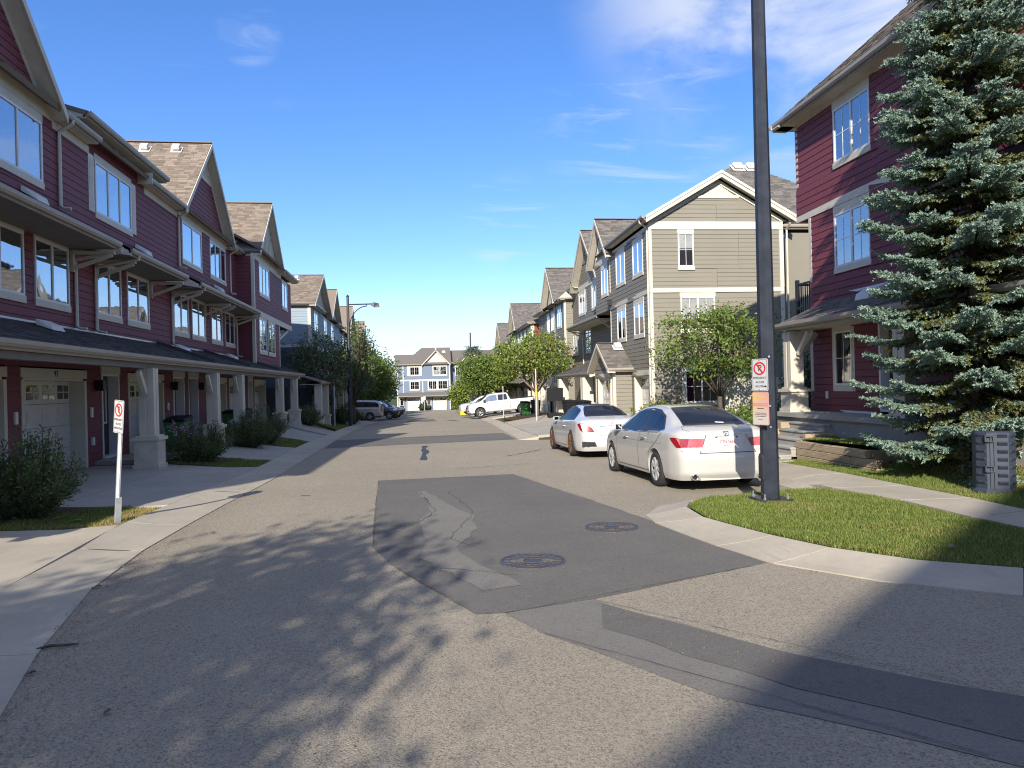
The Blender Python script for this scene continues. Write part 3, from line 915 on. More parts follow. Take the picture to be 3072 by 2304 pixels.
L2 = [(7.9, 14.9), (7.86, 12.2), (7.71, 10.35), (7.63, 8.9), (7.48, 7.7), (7.45, 6.2), (10.2, 6.2), (10.3, 12.5), (8.6, 12.55), (8.55, 15.0), (8.3, 15.3)]
tag(lawn(L2, 4300, 0.05, lambda x, y: patchy(x, y) + 0.55 * (y < 10.4) * (x > 8.6), 0.0, 2), 'grass bank under the big blue spruce')
tag(lawn([(8.66, 12.6), (9.35, 12.6), (9.35, 15.0), (8.66, 15.0)], 3500, 0.05, None, 0.0, 3), 'grass bed behind the timber wall')
L3 = [(xo(10.5) - .02, 10.5), (xo(11.3) - .02, 11.3), (xo(12.3) - .02, 12.32), (-7.9, 12.32), (-7.9, 10.48)]
tag(lawn(L3, 4200, 0.05, lambda x, y: 0.08 + 0.85 * sstep(-4.9, -4.25, x) + 0.4 * sstep(10.95, 10.5, y), 0.03, 4), 'small lawn with a dry edge at the leaning sign')
L4 = [(xo(19.3) - .02, 19.15), (xo(21) - .02, 21.35), (-6.2, 21.35), (-6.4, 19.15)]
tag(lawn(L4, 1500, 0.06, lambda x, y: 0.25, 0.03, 5, 0.006), 'shaded grass strip beside the flowering bush')
L5 = [(xo(27) - .02, 27.0), (xo(31) - .02, 31.1), (-6.2, 31.1), (-6.4, 27.0)]
tag(lawn(L5, 900, 0.06, lambda x, y: 0.35, 0.03, 6, 0.008), 'shaded grass strip at the middle driveways')
L6 = [(xo(46) - .02, 43.5), (xo(53) - .02, 53.8), (-7.5, 53.8), (-7.5, 43.5)]
tag(lawn(L6, 300, 0.07, lambda x, y: 0.25, 0.03, 7, 0.014), 'grass verge at the distant lamp post')
L7 = [(7.1, 19.5), (8.3, 17.0), (9.4, 17.1), (10.3, 19.0), (13, 22.5), (13, 27.4), (9.7, 27.4), (8.4, 24)]
tag(lawn(L7, 350, 0.06, lambda x, y: 0.2, 0.0, 8, 0.01), 'grass in front of the taupe end wall')
tag(lawn([(xo(2) - .05, 1.2), (xo(3) - .05, 3.1), (-6, 3.1), (-6, 1.2)], 900, 0.05, None, 0.03, 9), 'grass patch at the bottom left edge')
def bed(poly, lift=0.02, name='mulch_bed'):
    o = drape_obj(name, poly, lambda x, y: gz(x, y) + lift, 'mulch', 0.4); o['kind'] = 'structure'
bed([(-5.2, 10.9), (-5.05, 12.3), (-8.2, 12.3), (-8.2, 10.6)], 0.06)
bed([(-5.2, 19.1), (-5.0, 21.3), (-8.2, 21.3), (-8.2, 19.1)], 0.05)
bed([(-5.2, 26.95), (-5.1, 29.5), (-8.2, 29.5), (-8.2, 26.95)], 0.05)
bed([(6.2, 45.8), (6.4, 53), (10.3, 53), (10.3, 45.8)], 0.04)
bed([(8.3, 16.9), (9.3, 17.0), (9.6, 19), (8.6, 18.8)], 0.05)
# ---------------------------------------------------------------- houses
class Frame:
    """u runs along the facade, d outwards from its plane, z up"""
    def __init__(s, org, du, dd):
        s.o = V(org); s.du = V(du); s.dd = V(dd)
    def P(s, u, d, z):
        p = s.o + s.du * u + s.dd * d
        return V((p.x, p.y, z))
def unit_board():
    # lap board: proud at the bottom edge, flush at the top
    m = MB()
    m.hexa([(0, 0, 0), (1, 0, 0), (1, 1, 0), (0, 1, 0), (0, 0, 1), (1, 0, 1), (1, .72, 1), (0, .72, 1)])
    me = bpy.data.meshes.new('siding_board')
    me.from_pydata(m.v, [], m.f)
    return me
BOARD = {}
def board_mesh(mat):
    if mat not in BOARD:
        BOARD[mat] = unit_board(); BOARD[mat].materials.append(MATS[mat])
    return BOARD[mat]
EXP = 0.175
class House:
    def __init__(s, name, base, label, cat='building', group=None, maxboards=300):
        s.t = thing(name, base, label, cat, group)
        s.base = V(base); s.boards = []; s.maxb = maxboards
        s.bars = {}
    def part(s, mb, name, mat, parent=None, smooth=False, bevel=0.0, recalc=True):
        return mb.build(name, mat, parent or s.t, s.base, smooth, recalc, bevel)
    def rect(s, F, name, mat, u0, u1, d0, d1, z0, z1, parent=None, bevel=0.0):
        m = MB(); s.fbox(m, F, u0, u1, d0, d1, z0, z1)
        return s.part(m, name, mat, parent, bevel=bevel)
    def fbox(s, m, F, u0, u1, d0, d1, z0, z1):
        P = F.P
        m.hexa([P(u0, d0, z0), P(u1, d0, z0), P(u1, d1, z0), P(u0, d1, z0), P(u0, d0, z1), P(u1, d0, z1), P(u1, d1, z1), P(u0, d1, z1)])
    def wall(s, F, poly, d, mat, holes=(), thick=0.25, boards=True, mat_core=None, exp=EXP, name='wall', cut=False):
        """poly: convex (u, z) outline; holes: (u0, u1, z0, z1)"""
        m = MB()
        if cut:      # real openings: piers between the holes and lintels above them
            a0 = min(p[0] for p in poly); a1 = max(p[0] for p in poly); c0 = min(p[1] for p in poly); c1 = max(p[1] for p in poly)
            us = sorted(set([a0, a1] + [min(max(v, a0), a1) for h in holes for v in h[:2]]))
            for p, q in zip(us, us[1:]):
                if q - p < 1e-4: continue
                top = max([h[3] for h in holes if h[0] < (p + q) / 2 < h[1] and h[2] < c0 + .1] + [c0])
                if top < c1 - .01: s.fbox(m, F, p, q, d - .018 - thick, d - .018, top, c1)
        else:
            m.prism([F.P(u, d - 0.018, z) for u, z in poly], F.dd * -thick)
        w = s.part(m, name, mat_core or mat)
        if boards:
            zs = [z for _, z in poly]; z = min(zs); zt = max(zs)
            while z < zt - 0.03:
                z1 = min(z + exp, zt)
                lo, hi = 1e9, -1e9
                zz = z + 0.5 * (z1 - z)
                for (ua, za), (ub, zb) in zip(poly, poly[1:] + poly[:1]):
                    if (za - zz) * (zb - zz) <= 0 and abs(za - zb) > 1e-6:
                        u = ua + (ub - ua) * (zz - za) / (zb - za); lo = min(lo, u); hi = max(hi, u)
                segs = [(lo, hi)] if hi > lo else []
                for (a, b, c, e) in holes:
                    if c < zz < e:
                        out = []
                        for p, q in segs:
                            if b <= p or a >= q: out.append((p, q)); continue
                            if a > p: out.append((p, a))
                            if b < q: out.append((b, q))
                        segs = out
                for p, q in segs:
                    if q - p > 0.04:
                        # butt joints of 3.66 m stock
                        k = max(1, math.ceil((q - p) / 3.66))
                        for i in range(k):
                            s.boards.append((F, p + (q - p) * i / k + (0.0015 if i else 0), p + (q - p) * (i + 1) / k, d, z, z1, mat, w))
                z += exp
        return w
    def finish(s):
        """the boards that show largest are pieces of their own, the rest one part"""
        def size(b):
            F, p, q, d, z, z1, mat, w = b
            c = F.P((p + q) / 2, d, z)
            dirv = F.dd.normalized()
            face = max(0.05, -(dirv.dot(c.normalized())))
            return (q - p) * (z1 - z) * face / c.length_squared
        bs = sorted(s.boards, key=size, reverse=True)
        for b in bs[:s.maxb]:
            F, p, q, d, z, z1, mat, w = b
            o = bpy.data.objects.new('siding_board', board_mesh(mat))
            a = F.P(p, d - 0.018, z) - s.base
            dd = F.dd * 0.034; du = F.du * (q - p)
            o.matrix_local = Matrix(((du.x, dd.x, 0, a.x), (du.y, dd.y, 0, a.y), (0, 0, (z1 - z) * .94, a.z), (0, 0, 0, 1)))
            link(o, w)
        rest = {}
        for b in bs[s.maxb:]:
            rest.setdefault((b[6], b[7].name), []).append(b)
        for (mat, wn_), lst in rest.items():
            m = MB()
            for F, p, q, d, z, z1, mt, w in lst:
                P = F.P; z2 = z + (z1 - z) * .94
                m.hexa([P(p, d - .018, z), P(q, d - .018, z), P(q, d + .016, z), P(p, d + .016, z), P(p, d - .018, z2), P(q, d - .018, z2), P(q, d + .006, z2), P(p, d + .006, z2)])
            o = s.part(m, 'siding', mat, lst[0][7])
            o['kind'] = 'stuff'
    def window(s, F, u0, u1, z0, z1, d, cols=2, grid=None, head=0.18, sill=0.14, trim='trim', side=0.0, blind=0.0, fill='curtain', ext=0.03, frame='vinyl', shutters=False, glass='glass', head_ext=0.03, slats=0):
        """frame with mullions, a pane per light, head and sill boards"""
        fw = 0.05
        m = MB()
        B = lambda a, b, c, e, d0, d1: s.fbox(m, F, a, b, d0, d1, c, e)
        B(u0, u0 + fw, z0, z1, d - .016, d + .035); B(u1 - fw, u1, z0, z1, d - .016, d + .035)
        B(u0 + fw, u1 - fw, z1 - fw, z1, d - .016, d + .035); B(u0 + fw, u1 - fw, z0, z0 + fw, d - .016, d + .035)
        iu0, iu1 = u0 + fw, u1 - fw
        cw = (iu1 - iu0) / cols
        for c in range(1, cols):
            B(iu0 + cw * c - .03, iu0 + cw * c + .03, z0 + fw, z1 - fw, d - .016, d + .032)
        w = s.part(m, 'window', frame)
        for c in range(cols):
            a, b = iu0 + cw * c + (0.03 if c else 0), iu0 + cw * (c + 1) - (0.03 if c < cols - 1 else 0)
            m = MB(); s.fbox(m, F, a, b, d + .008, d + .012, z0 + fw, z1 - fw)
            s.part(m, 'pane', glass, w)
            if grid:
                m = MB(); gx_, gy_ = grid
                for i in range(1, gx_): s.fbox(m, F, a + (b - a) * i / gx_ - .008, a + (b - a) * i / gx_ + .008, d + .0125, d + .018, z0 + fw, z1 - fw)
                for j in range(1, gy_):
                    zz = z0 + fw + (z1 - z0 - 2 * fw) * j / gy_
                    s.fbox(m, F, a, b, d + .0125, d + .0185, zz - .008, zz + .008)
                s.part(m, 'grille', frame, w)
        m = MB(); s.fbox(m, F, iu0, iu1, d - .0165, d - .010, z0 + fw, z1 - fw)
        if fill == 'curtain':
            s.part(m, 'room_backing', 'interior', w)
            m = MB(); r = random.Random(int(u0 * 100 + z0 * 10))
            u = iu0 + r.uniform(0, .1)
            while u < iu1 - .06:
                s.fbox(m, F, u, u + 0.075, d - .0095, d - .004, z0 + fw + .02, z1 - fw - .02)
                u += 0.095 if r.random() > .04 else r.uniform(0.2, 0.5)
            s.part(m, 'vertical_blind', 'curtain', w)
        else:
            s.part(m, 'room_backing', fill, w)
        if blind > 0:
            m = MB(); s.fbox(m, F, iu0, iu1, d - .0095, d - .003, z1 - fw - blind * (z1 - z0), z1 - fw)
            s.part(m, 'roller_blind', 'blind', w)
        if slats:
            m = MB()
            for i in range(slats):
                zz = z0 + fw + .03 + i * .05
                if zz > z1 - fw - .03: break
                s.fbox(m, F, iu0 + .02, iu1 - .02, d - .0095, d - .002, zz, zz + .026)
            s.part(m, 'blind_slats', 'blind', w)
        if head: s.rect(F, 'head_trim', trim, u0 - head_ext, u1 + head_ext, d - .016, d + .03, z1 + .002, z1 + head, w)
        if sill: s.rect(F, 'sill', trim, u0 - ext, u1 + ext, d - .016, d + .045, z0 - sill, z0 - .002, w)
        if side:
            s.rect(F, 'side_trim', trim, u0 - side, u0 - .002, d - .016, d + .026, z0 - sill, z1 + head, w)
            s.rect(F, 'side_trim', trim, u1 + .002, u1 + side, d - .016, d + .026, z0 - sill, z1 + head, w)
        if shutters:
            for a, b in ((u0 - .36, u0 - .05), (u1 + .05, u1 + .36)):
                m = MB(); s.fbox(m, F, a, b, d, d + .02, z0 - .02, z1 + .1)
                for k in range(22):
                    zz = z0 + .04 + k * (z1 - z0 - .02) / 22
                    m.hexa([F.P(a + .04, d + .02, zz), F.P(b - .04, d + .02, zz), F.P(b - .04, d + .036, zz - .01), F.P(a + .04, d + .036, zz - .01), F.P(a + .04, d + .02, zz + .03), F.P(b - .04, d + .02, zz + .03), F.P(b - .04, d + .03, zz + .02), F.P(a + .04, d + .03, zz + .02)])
                s.part(m, 'shutter', 'shutter')
        return w
    def garage(s, F, u0, u1, z0, z1, d, rec=0.32, head=0.2, number=None, mat='garage'):
        m = MB()
        s.fbox(m, F, u0 - .1, u0 + .01, d - rec, d + .03, z0, z1 + .0); s.fbox(m, F, u1 - .01, u1 + .1, d - rec, d + .03, z0, z1)
        s.fbox(m, F, u0 + .01, u1 - .01, d - rec, d + .002, z1 - .012, z1 + .05)
        g = s.part(m, 'garage_door_frame', 'trim')
        h = (z1 - z0) / 4
        for k in range(4):
            a, b = z0 + h * k + .006, z0 + h * (k + 1) - .004
            m = MB(); s.fbox(m, F, u0 + .01, u1 - .01, d - rec - .04, d - rec, a, b)
            n = 4
            if k < 3:
                for i in range(n):
                    ua = u0 + (u1 - u0) * (i + .1) / n; ub = u0 + (u1 - u0) * (i + .9) / n
                    s.fbox(m, F, ua, ub, d - rec, d - rec + .008, a + .08, b - .08)
                    s.fbox(m, F, ua + .05, ub - .05, d - rec, d - rec + .014, a + .13, b - .13)
            p = s.part(m, 'panel', mat, g)
            if k == 3:
                for i in range(n):
                    ua = u0 + (u1 - u0) * (i + .12) / n; ub = u0 + (u1 - u0) * (i + .88) / n
                    q = MB(); s.fbox(q, F, ua, ub, d - rec, d - rec + .006, a + .1, b - .1)
                    s.part(q, 'pane', 'glass_dark', g)
                    q = MB(); um = (ua + ub) / 2
                    s.fbox(q, F, um - .012, um + .012, d - rec + .007, d - rec + .014, a + .1, b - .1); s.fbox(q, F, ua, ub, d - rec + .0075, d - rec + .0145, (a + b) / 2 - .012, (a + b) / 2 + .012)
                    s.fbox(q, F, ua - .02, ub + .02, d - rec + .0005, d - rec + .005, a + .07, a + .1); s.fbox(q, F, ua - .02, ub + .02, d - rec + .0005, d - rec + .005, b - .1, b - .07)
                    s.part(q, 'grille', mat, g)
        if head:
            s.rect(F, 'head_trim', 'trim', u0 - .12, u1 + .12, d - .016, d + .035, z1 + .052, z1 + .052 + head, g)
        return g
    def door(s, F, u0, u1, z0, z1, d, rec=0.25, head=0.2, mat='door_black', head_mat='trim'):
        m = MB()
        s.fbox(m, F, u0 - .06, u0, d - rec, d + .03, z0, z1); s.fbox(m, F, u1, u1 + .06, d - rec, d + .03, z0, z1); s.fbox(m, F, u0 - .06, u1 + .06, d - rec, d + .029, z1, z1 + .05)
        s.fbox(m, F, u0, u1, d - rec, d + .06, z0 - .03, z0 + .02)
        g = s.part(m, 'entry_door', 'vinyl')
        s.rect(F, 'leaf', mat, u0 + .01, u1 - .01, d - rec - .04, d - rec, z0 + .03, z1 - .01, g)
        a, b = u0 + .2 * (u1 - u0), u1 - .2 * (u1 - u0)
        m = MB()
        for q in ((a - .05, a, z0 + .9, z1 - .25), (b, b + .05, z0 + .9, z1 - .25), (a - .05, b + .05, z0 + .85, z0 + .9), (a - .05, b + .05, z1 - .25, z1 - .2)):
            s.fbox(m, F, q[0], q[1], d - rec, d - rec + .02, q[2], q[3])
        s.part(m, 'light_frame', 'vinyl', g)
        s.rect(F, 'pane', 'glass_dark', a, b, d - rec, d - rec + .008, z0 + .9, z1 - .25, g)
        m = MB(); m.tube([F.P(u0 + .09, d - rec, z0 + 1.0), F.P(u0 + .09, d - rec + .06, z0 + 1.0), F.P(u0 + .2, d - rec + .06, z0 + 1.0)], .012, 6)
        s.part(m, 'handle', 'alu', g)
        if head: s.rect(F, 'head_trim', head_mat, u0 - .1, u1 + .1, d - .016, d + .04, z1 + .052, z1 + .052 + head, g)
        return g
    def slope(s, o3, a_dir, b_dir, poly, mat, shingles=True, name='roof', thick=0.10, tab=0.32, course=0.145, core=None):
        """roof plane: origin, along-eave and up-slope unit vectors, convex outline in (a, b)"""
        o3 = V(o3); a_dir = V(a_dir).normalized(); b_dir = V(b_dir).normalized()
        nrm = a_dir.cross(b_dir).normalized()
        if nrm.z < 0: nrm = -nrm
        m = MB(); pts = [o3 + a_dir * a + b_dir * b for a, b in poly]
        m.prism(pts, nrm * -thick)
        r = s.part(m, name, core or mat)
        if shingles:
            rr = random.Random(int(abs(o3.x * 37 + o3.y * 11 + o3.z * 7)))
            q = MB(); b0 = min(p[1] for p in poly); b1 = max(p[1] for p in poly)
            b = b0
            while b < b1 - 0.02:
                e = min(b + course, b1)
                bb = (b + e) / 2
                lo, hi = 1e9, -1e9
                for (pa, pb), (qa, qb) in zip(poly, poly[1:] + poly[:1]):
                    if (pb - bb) * (qb - bb) <= 0 and abs(pb - qb) > 1e-6:
                        t = pa + (qa - pa) * (bb - pb) / (qb - pb); lo = min(lo, t); hi = max(hi, t)
                if hi > lo:
                    a = lo; first = True
                    while a < hi - 0.01:
                        w_ = rr.uniform(.45, 1.25) * tab * (rr.uniform(.3, 1) if first else 1); first = False
                        c = min(a + w_, hi)
                        h = 0.006 + rr.random() * 0.012
                        drop = rr.choice((0, 0, 0.02, -0.01))
                        A = o3 + a_dir * (a + .003) + b_dir * (b - drop); B_ = o3 + a_dir * (c - .003) + b_dir * (b - drop)
                        C_ = o3 + a_dir * (c - .003) + b_dir * (e + .03); D_ = o3 + a_dir * (a + .003) + b_dir * (e + .03)
                        q.add([A + nrm * .002, B_ + nrm * .002, B_ + nrm * h, A + nrm * h, C_ + nrm * .003, D_ + nrm * .003], [(0, 1, 2, 3), (3, 2, 4, 5)])
                        a = c
                b = e
            sh = q.build('shingles', mat, r, s.base, False, False)
            sh['kind'] = 'stuff'
        return r
    def gable(s, F, uc, hw, za, ze, df, db, mat, fascia='trim', soffit='soffit', shingle=(True, True), rake=0.2, over=0.3):
        """front gable: apex (uc, za), eaves at uc +- hw, ze; roof runs from depth df back to db"""
        L = math.hypot(hw, za - ze)
        out = []
        for sg, shg in ((-1, shingle[0]), (1, shingle[1])):
            A = F.P(uc + sg * hw, df, ze); up = F.P(uc, df, za) - A
            along = -F.dd
            D = df - db
            out.append(s.slope(A, along, up, [(0, 0), (D, 0), (D, L), (0, L)], mat, shg, 'roof_slope'))
            # rake board and soffit
            m = MB()
            e = 0.02
            p = [F.P(uc + sg * (hw + e), df + .03, ze - .02), F.P(uc, df + .03, za - .02), F.P(uc, df + .03, za - .02 - rake), F.P(uc + sg * (hw + e), df + .03, ze - .02 - rake)]
            m.prism(p, F.dd * -.035); s.part(m, 'rake_board', fascia)
            m = MB()
            p = [F.P(uc + sg * hw, df - .01, ze - .15), F.P(uc, df - .01, za - .15), F.P(uc, df - .01, za - .17), F.P(uc + sg * hw, df - .01, ze - .17)]
            m.prism(p, F.dd * -(over)); s.part(m, 'soffit', soffit)
        # ridge cap
        m = MB(); m.bar(F.P(uc, df, za + .015), F.P(uc, db, za + .015), .22, .03); s.part(m, 'ridge_cap', mat)
        return out
    def eave(s, F, u0, u1, d, z, mat_g='gutter', dwall=0.0, fascia='gutter', soffit='soffit'):
        """gutter with lip, fascia board behind it and boxed soffit back to the wall"""
        m = MB(); P = F.P
        prof = [(d - .10, z - .10), (d - .03, z - .10), (d, z - .05), (d + .005, z + .02), (d - .015, z + .02), (d - .03, z - .03), (d - .10, z + .0)]
        m.prism([P(u0, a, b) for a, b in prof], P(u1, 0, 0) - P(u0, 0, 0))
        g = s.part(m, 'gutter', mat_g)
        s.rect(F, 'fascia', fascia, u0 + .01, u1 - .01, d - .125, d - .102, z - .15, z + .0)
        s.rect(F, 'soffit', soffit, u0 + .02, u1 - .02, dwall, d - .127, z - .15, z - .125)
        return g
    def downspout(s, F, u, d, z0, z1, dg=None, zg=None, foot=True, mat='trim'):
        m = MB(); path = []
        if dg is not None: path += [F.P(u, dg - .05, zg - .05), F.P(u, dg - .05, zg - .16), F.P(u, d + .05, zg - .36)]
        path += [F.P(u, d + .05, z1), F.P(u, d + .05, z0 + .08)]
        if foot: path += [F.P(u, d + .12, z0 + .02), F.P(u, d + .28, z0)]
        m.tube(path, .042, 6); return s.part(m, 'downspout', mat, smooth=False)
    def bracket(s, F, u, d, z, reach=0.95, drop=0.75, t=0.09, mat='trim'):
        m = MB(); P = F.P
        m.bar(P(u, d + .045, z - drop - .08), P(u, d + .045, z), t, .07, F.du)
        m.bar(P(u, d + .08, z - .045), P(u, d + reach, z - .045), t, .08)
        m.bar(P(u, d + .08, z - drop), P(u, d + reach - .06, z - .1), t * .9, .08)
        return s.part(m, 'bracket', mat)
    def column(s, F, u, d, z0, z1, w=0.32, pw=0.54, ph=0.78, mat='trim', dirty=True):
        m = MB(); h = w / 2
        s.fbox(m, F, u - h, u + h, d - h, d + h, z0 + ph, z1)
        for sg in (-1, 1):   # raised corner boards
            for q in (-1, 1):
                cu, cd = u + sg * (h - .06), d + q * (h - .06)
                s.fbox(m, F, cu - .07, cu + .07, cd - .07, cd + .07, z0 + ph + .004, z1 - .004)
        c = s.part(m, 'column', mat)
        m = MB(); H = pw / 2
        s.fbox(m, F, u - H, u + H, d - H, d + H, z0 - .1, z0 + ph - .1)
        s.fbox(m, F, u - H - .03, u + H + .03, d - H - .03, d + H + .03, z0 - .1, z0 + .1)
        s.part(m, 'pedestal', 'trim_dirty', c)
        s.rect(F, 'cap', mat, u - H - .05, u + H + .05, d - H - .05, d + H + .05, z0 + ph - .098, z0 + ph - .02, c)
        s.rect(F, 'cap', mat, u - H + .02, u + H - .02, d - H + .02, d + H - .02, z0 + ph - .018, z0 + ph + .02, c)
        return c
    def roof_vent(s, p, up=(0, 0, 1), sz=0.36, side=(1, 0, 0)):
        m = MB(); p = V(p); n = V(up).normalized(); a = V(side); a = (a - n * a.dot(n)).normalized(); b = n.cross(a)
        def ring(r, h): return [p + a * r * i + b * r * j + n * h for i, j in ((-1, -1), (1, -1), (1, 1), (-1, 1))]
        m.hexa(ring(sz * .75, 0) + ring(sz * .75, .02)); m.hexa(ring(sz * .42, .02) + ring(sz * .42, .12)); m.hexa(ring(sz * .56, .11) + ring(sz * .48, .2))
        return s.part(m, 'roof_vent', 'shutter')
    def battens(s, F, poly, d, step=0.3, mat='siding_cream'):
        m = MB(); m.prism([F.P(u, d - .018, z) for u, z in poly], F.dd * .02)
        w = s.part(m, 'gable_panel', mat)
        lo = min(p[0] for p in poly); hi = max(p[0] for p in poly); zb = min(p[1] for p in poly)
        u = lo + step
        while u < hi - .05:
            zt = -1e9
            for (ua, za), (ub, zb_) in zip(poly, poly[1:] + poly[:1]):
                if (ua - u) * (ub - u) <= 0 and abs(ua - ub) > 1e-6: zt = max(zt, za + (zb_ - za) * (u - ua) / (ub - ua))
            if zt > zb + .08:
                s.rect(F, 'batten', mat, u - .03, u + .03, d + .002, d + .028, zb, zt - .03, w)
            u += step
    def lantern(s, F, u, d, z):
        m = MB(); s.fbox(m, F, u - .05, u + .05, d, d + .03, z - .1, z + .12); s.fbox(m, F, u - .09, u + .09, d + .05, d + .23, z - .14, z + .1)
        s.fbox(m, F, u - .11, u + .11, d + .03, d + .25, z + .1, z + .13)
        return s.part(m, 'wall_lantern', 'black_metal')
# ---------------------------------------------------------------- left row, red townhouses
FLf = Frame((-8.05, 0, 0), (0, 1, 0), (1, 0, 0))
H = House('townhouse_row', (-8.05, 20, -1.8), 'long dark red townhouse row with cream columns and white trim on the left')
F = FLf
ZF = -1.80
UA, UB = 1.2, 34.2     # the top floor oversails the lower ones at both ends
U2 = 4.9
# --- openings
w3 = [(10.9, 12.9), (14.0, 16.9), (19.52, 21.86), (26.4, 28.72), (29.85, 32.2)]
w2 = [(9.6, 11.3), (12.2, 13.9), (14.3, 16.05), (16.48, 18.0), (19.48, 21.0), (21.42, 23.08), (25.34, 26.92), (27.3, 28.98), (29.82, 31.42), (31.92, 33.5)]
g1 = [(5.0, 7.75), (12.45, 15.2), (15.93, 18.65), (21.42, 24.1), (29.05, 31.8), (32.4, 35.1), (37.3, 39.8)]
d1 = [(10.2, 11.15), (35.9, 36.8), (19.68, 20.66), (25.16, 26.18), (26.78, 27.8)]
holes = [(a - .02, b + .02, 4.58, 6.2) for a, b in w3] + [(a - .02, b + .02, 1.98, 3.6) for a, b in w2] + [(a - .1, b + .1, -2, .66) for a, b in g1] + [(a - .06, b + .06, -2, .78) for a, b in d1]
H.wall(F, [(U2, 1.35), (UB, 1.35), (UB, 3.6), (U2, 3.6)], 0.0, 'siding_red', holes)
H.wall(F, [(UA, 3.6), (UB, 3.6), (UB, 6.3), (UA, 6.3)], 0.0, 'siding_red', holes)
H.wall(F, [(U2, ZF), (40.1, ZF), (40.1, 1.33), (U2, 1.33)], 0.0, 'siding_red', holes, thick=0.35, name='ground_floor_wall', cut=True)
H.rect(F, 'core', 'siding_red', UA, UB, -10.5, -0.42, 3.6, 6.3)
H.rect(F, 'core', 'siding_red', U2, UB, -10.5, -0.42, ZF, 3.59)
H.rect(F, 'end_wall', 'siding_red', UA - .02, UA + .1, -10.5, -.02, 3.58, 6.3)
H.wall(F, [(18.5, 6.3), (24.0, 6.3), (24.0, 6.72), (18.5, 6.72)], 0.0, 'siding_red', name='dormer_wall')
# third-floor windows
H.window(F, 14.0, 16.9, 4.71, 6.04, 0, 3, None, 0.19, 0.15)
H.window(F, 10.9, 12.9, 4.71, 6.04, 0, 2, None, 0.19, 0.15)
H.window(F, 19.52, 21.86, 4.71, 6.04, 0, 3, None, 0.19, 0.15, shutters=True)
H.window(F, 26.4, 28.72, 4.73, 6.1, 0, 2, None, 0.12, 0.15)
H.window(F, 29.85, 32.2, 4.73, 6.1, 0, 3, None, 0.12, 0.15)
for i, (a, b) in enumerate(w2):
    H.window(F, a, b, 2.11, 3.44, 0, 2, None, 0.18, 0.15, fill='curtain' if i % 3 else 'interior', blind=(0, .3, 0, 0, .55, 0, .35, 0, 0, .6)[i])
for a, b in g1:
    H.garage(F, a, b, ZF + .03, 0.36, 0)
for a, b in d1:
    H.door(F, a, b, ZF + .18, 0.5, 0)
for u in (19.3, 25.0, 28.0, 11.4):
    H.lantern(F, u, 0.0, .25)
for u in (15.55, 18.95, 24.5):
    H.rect(F, 'doorbell_box', 'vinyl', u, u + .1, 0, .05, -.55, -.3)
H.rect(F, 'outlet_cover', 'vinyl', 18.98, 19.08, 0.005, .06, -1.25, -1.05)
vs, fs = text_mesh('97', 0.2, 0.004, 1.0)
m = MB(); m.add([F.P(17.25 + p[0], .04 - p[1], .5 + p[2]) for p in vs], fs); H.part(m, 'house_number', 'sign_black', recalc=False)
# trim bands
H.rect(F, 'band_board', 'trim', 10.5, 17.35, -.016, .032, 6.235, 6.56)
H.rect(F, 'band_board', 'trim', 25.95, 32.45, -.016, .032, 6.225, 6.60)
H.rect(F, 'frieze_board', 'trim', 17.37, 19.2, -.016, .028, 6.1, 6.3)
H.rect(F, 'frieze_board', 'trim', 18.55, 23.95, -.012, .034, 6.56, 6.72)
H.rect(F, 'frieze_board', 'trim', 22.9, 25.93, -.016, .028, 6.1, 6.3)
# eaves and gutters
H.eave(F, 17.3, 19.1, .40, 6.46, dwall=.03)
H.eave(F, 18.45, 24.1, .40, 6.9, dwall=.035)
H.eave(F, 22.5, 26.0, .40, 6.46, dwall=.03)
H.eave(F, 32.4, 34.9, .40, 6.46, dwall=.03)
H.eave(F, UA - .3, 10.4, .40, 6.46, dwall=.03)
H.rect(F, 'eave_end', 'trim', 22.42, 22.47, 0, .42, 6.27, 6.6)
# main roof, dormer roof and gables
pitch = math.atan2(3.25, 5.6)
up = V((-math.cos(pitch), 0, math.sin(pitch)))
SL = 5.9 / math.cos(pitch)
H.slope(F.P(UA - .3, .34, 6.48), (0, 1, 0), up, [(0, 0), (33.4, 0), (33.4, SL), (5.9, SL)], 'shingle_brown', True, 'main_roof', core='shingle_brown')
H.slope(F.P(UA - .3, -10.9, 6.48), (0, 1, 0), V((math.cos(pitch), 0, math.sin(pitch))), [(0, 0), (33.4, 0), (33.4, SL * .92), (5.9, SL * .92)], 'shingle_brown', False, 'main_roof')
H.slope(F.P(UA - .3, .34, 6.48), (-1, 0, 0), V((0, math.cos(pitch), math.sin(pitch))), [(0, 0), (11.2, 0), (5.6, SL)], 'shingle_brown', False, 'hip_roof')
dp = math.atan2(1.2, 4.2); upd = V((-math.cos(dp), 0, math.sin(dp)))
H.slope(F.P(18.45, .34, 6.92), (0, 1, 0), upd, [(0, 0), (5.65, 0), (5.65, 5.2), (0, 5.2)], 'shingle_brown', False, 'dormer_roof')
m = MB(); m.prism([F.P(18.47, .3, 6.9), F.P(18.47, -3.6, 8.0), F.P(18.47, -3.6, 7.6), F.P(18.47, 0, 6.6)], (0, .04, 0)); H.part(m, 'dormer_cheek', 'trim')
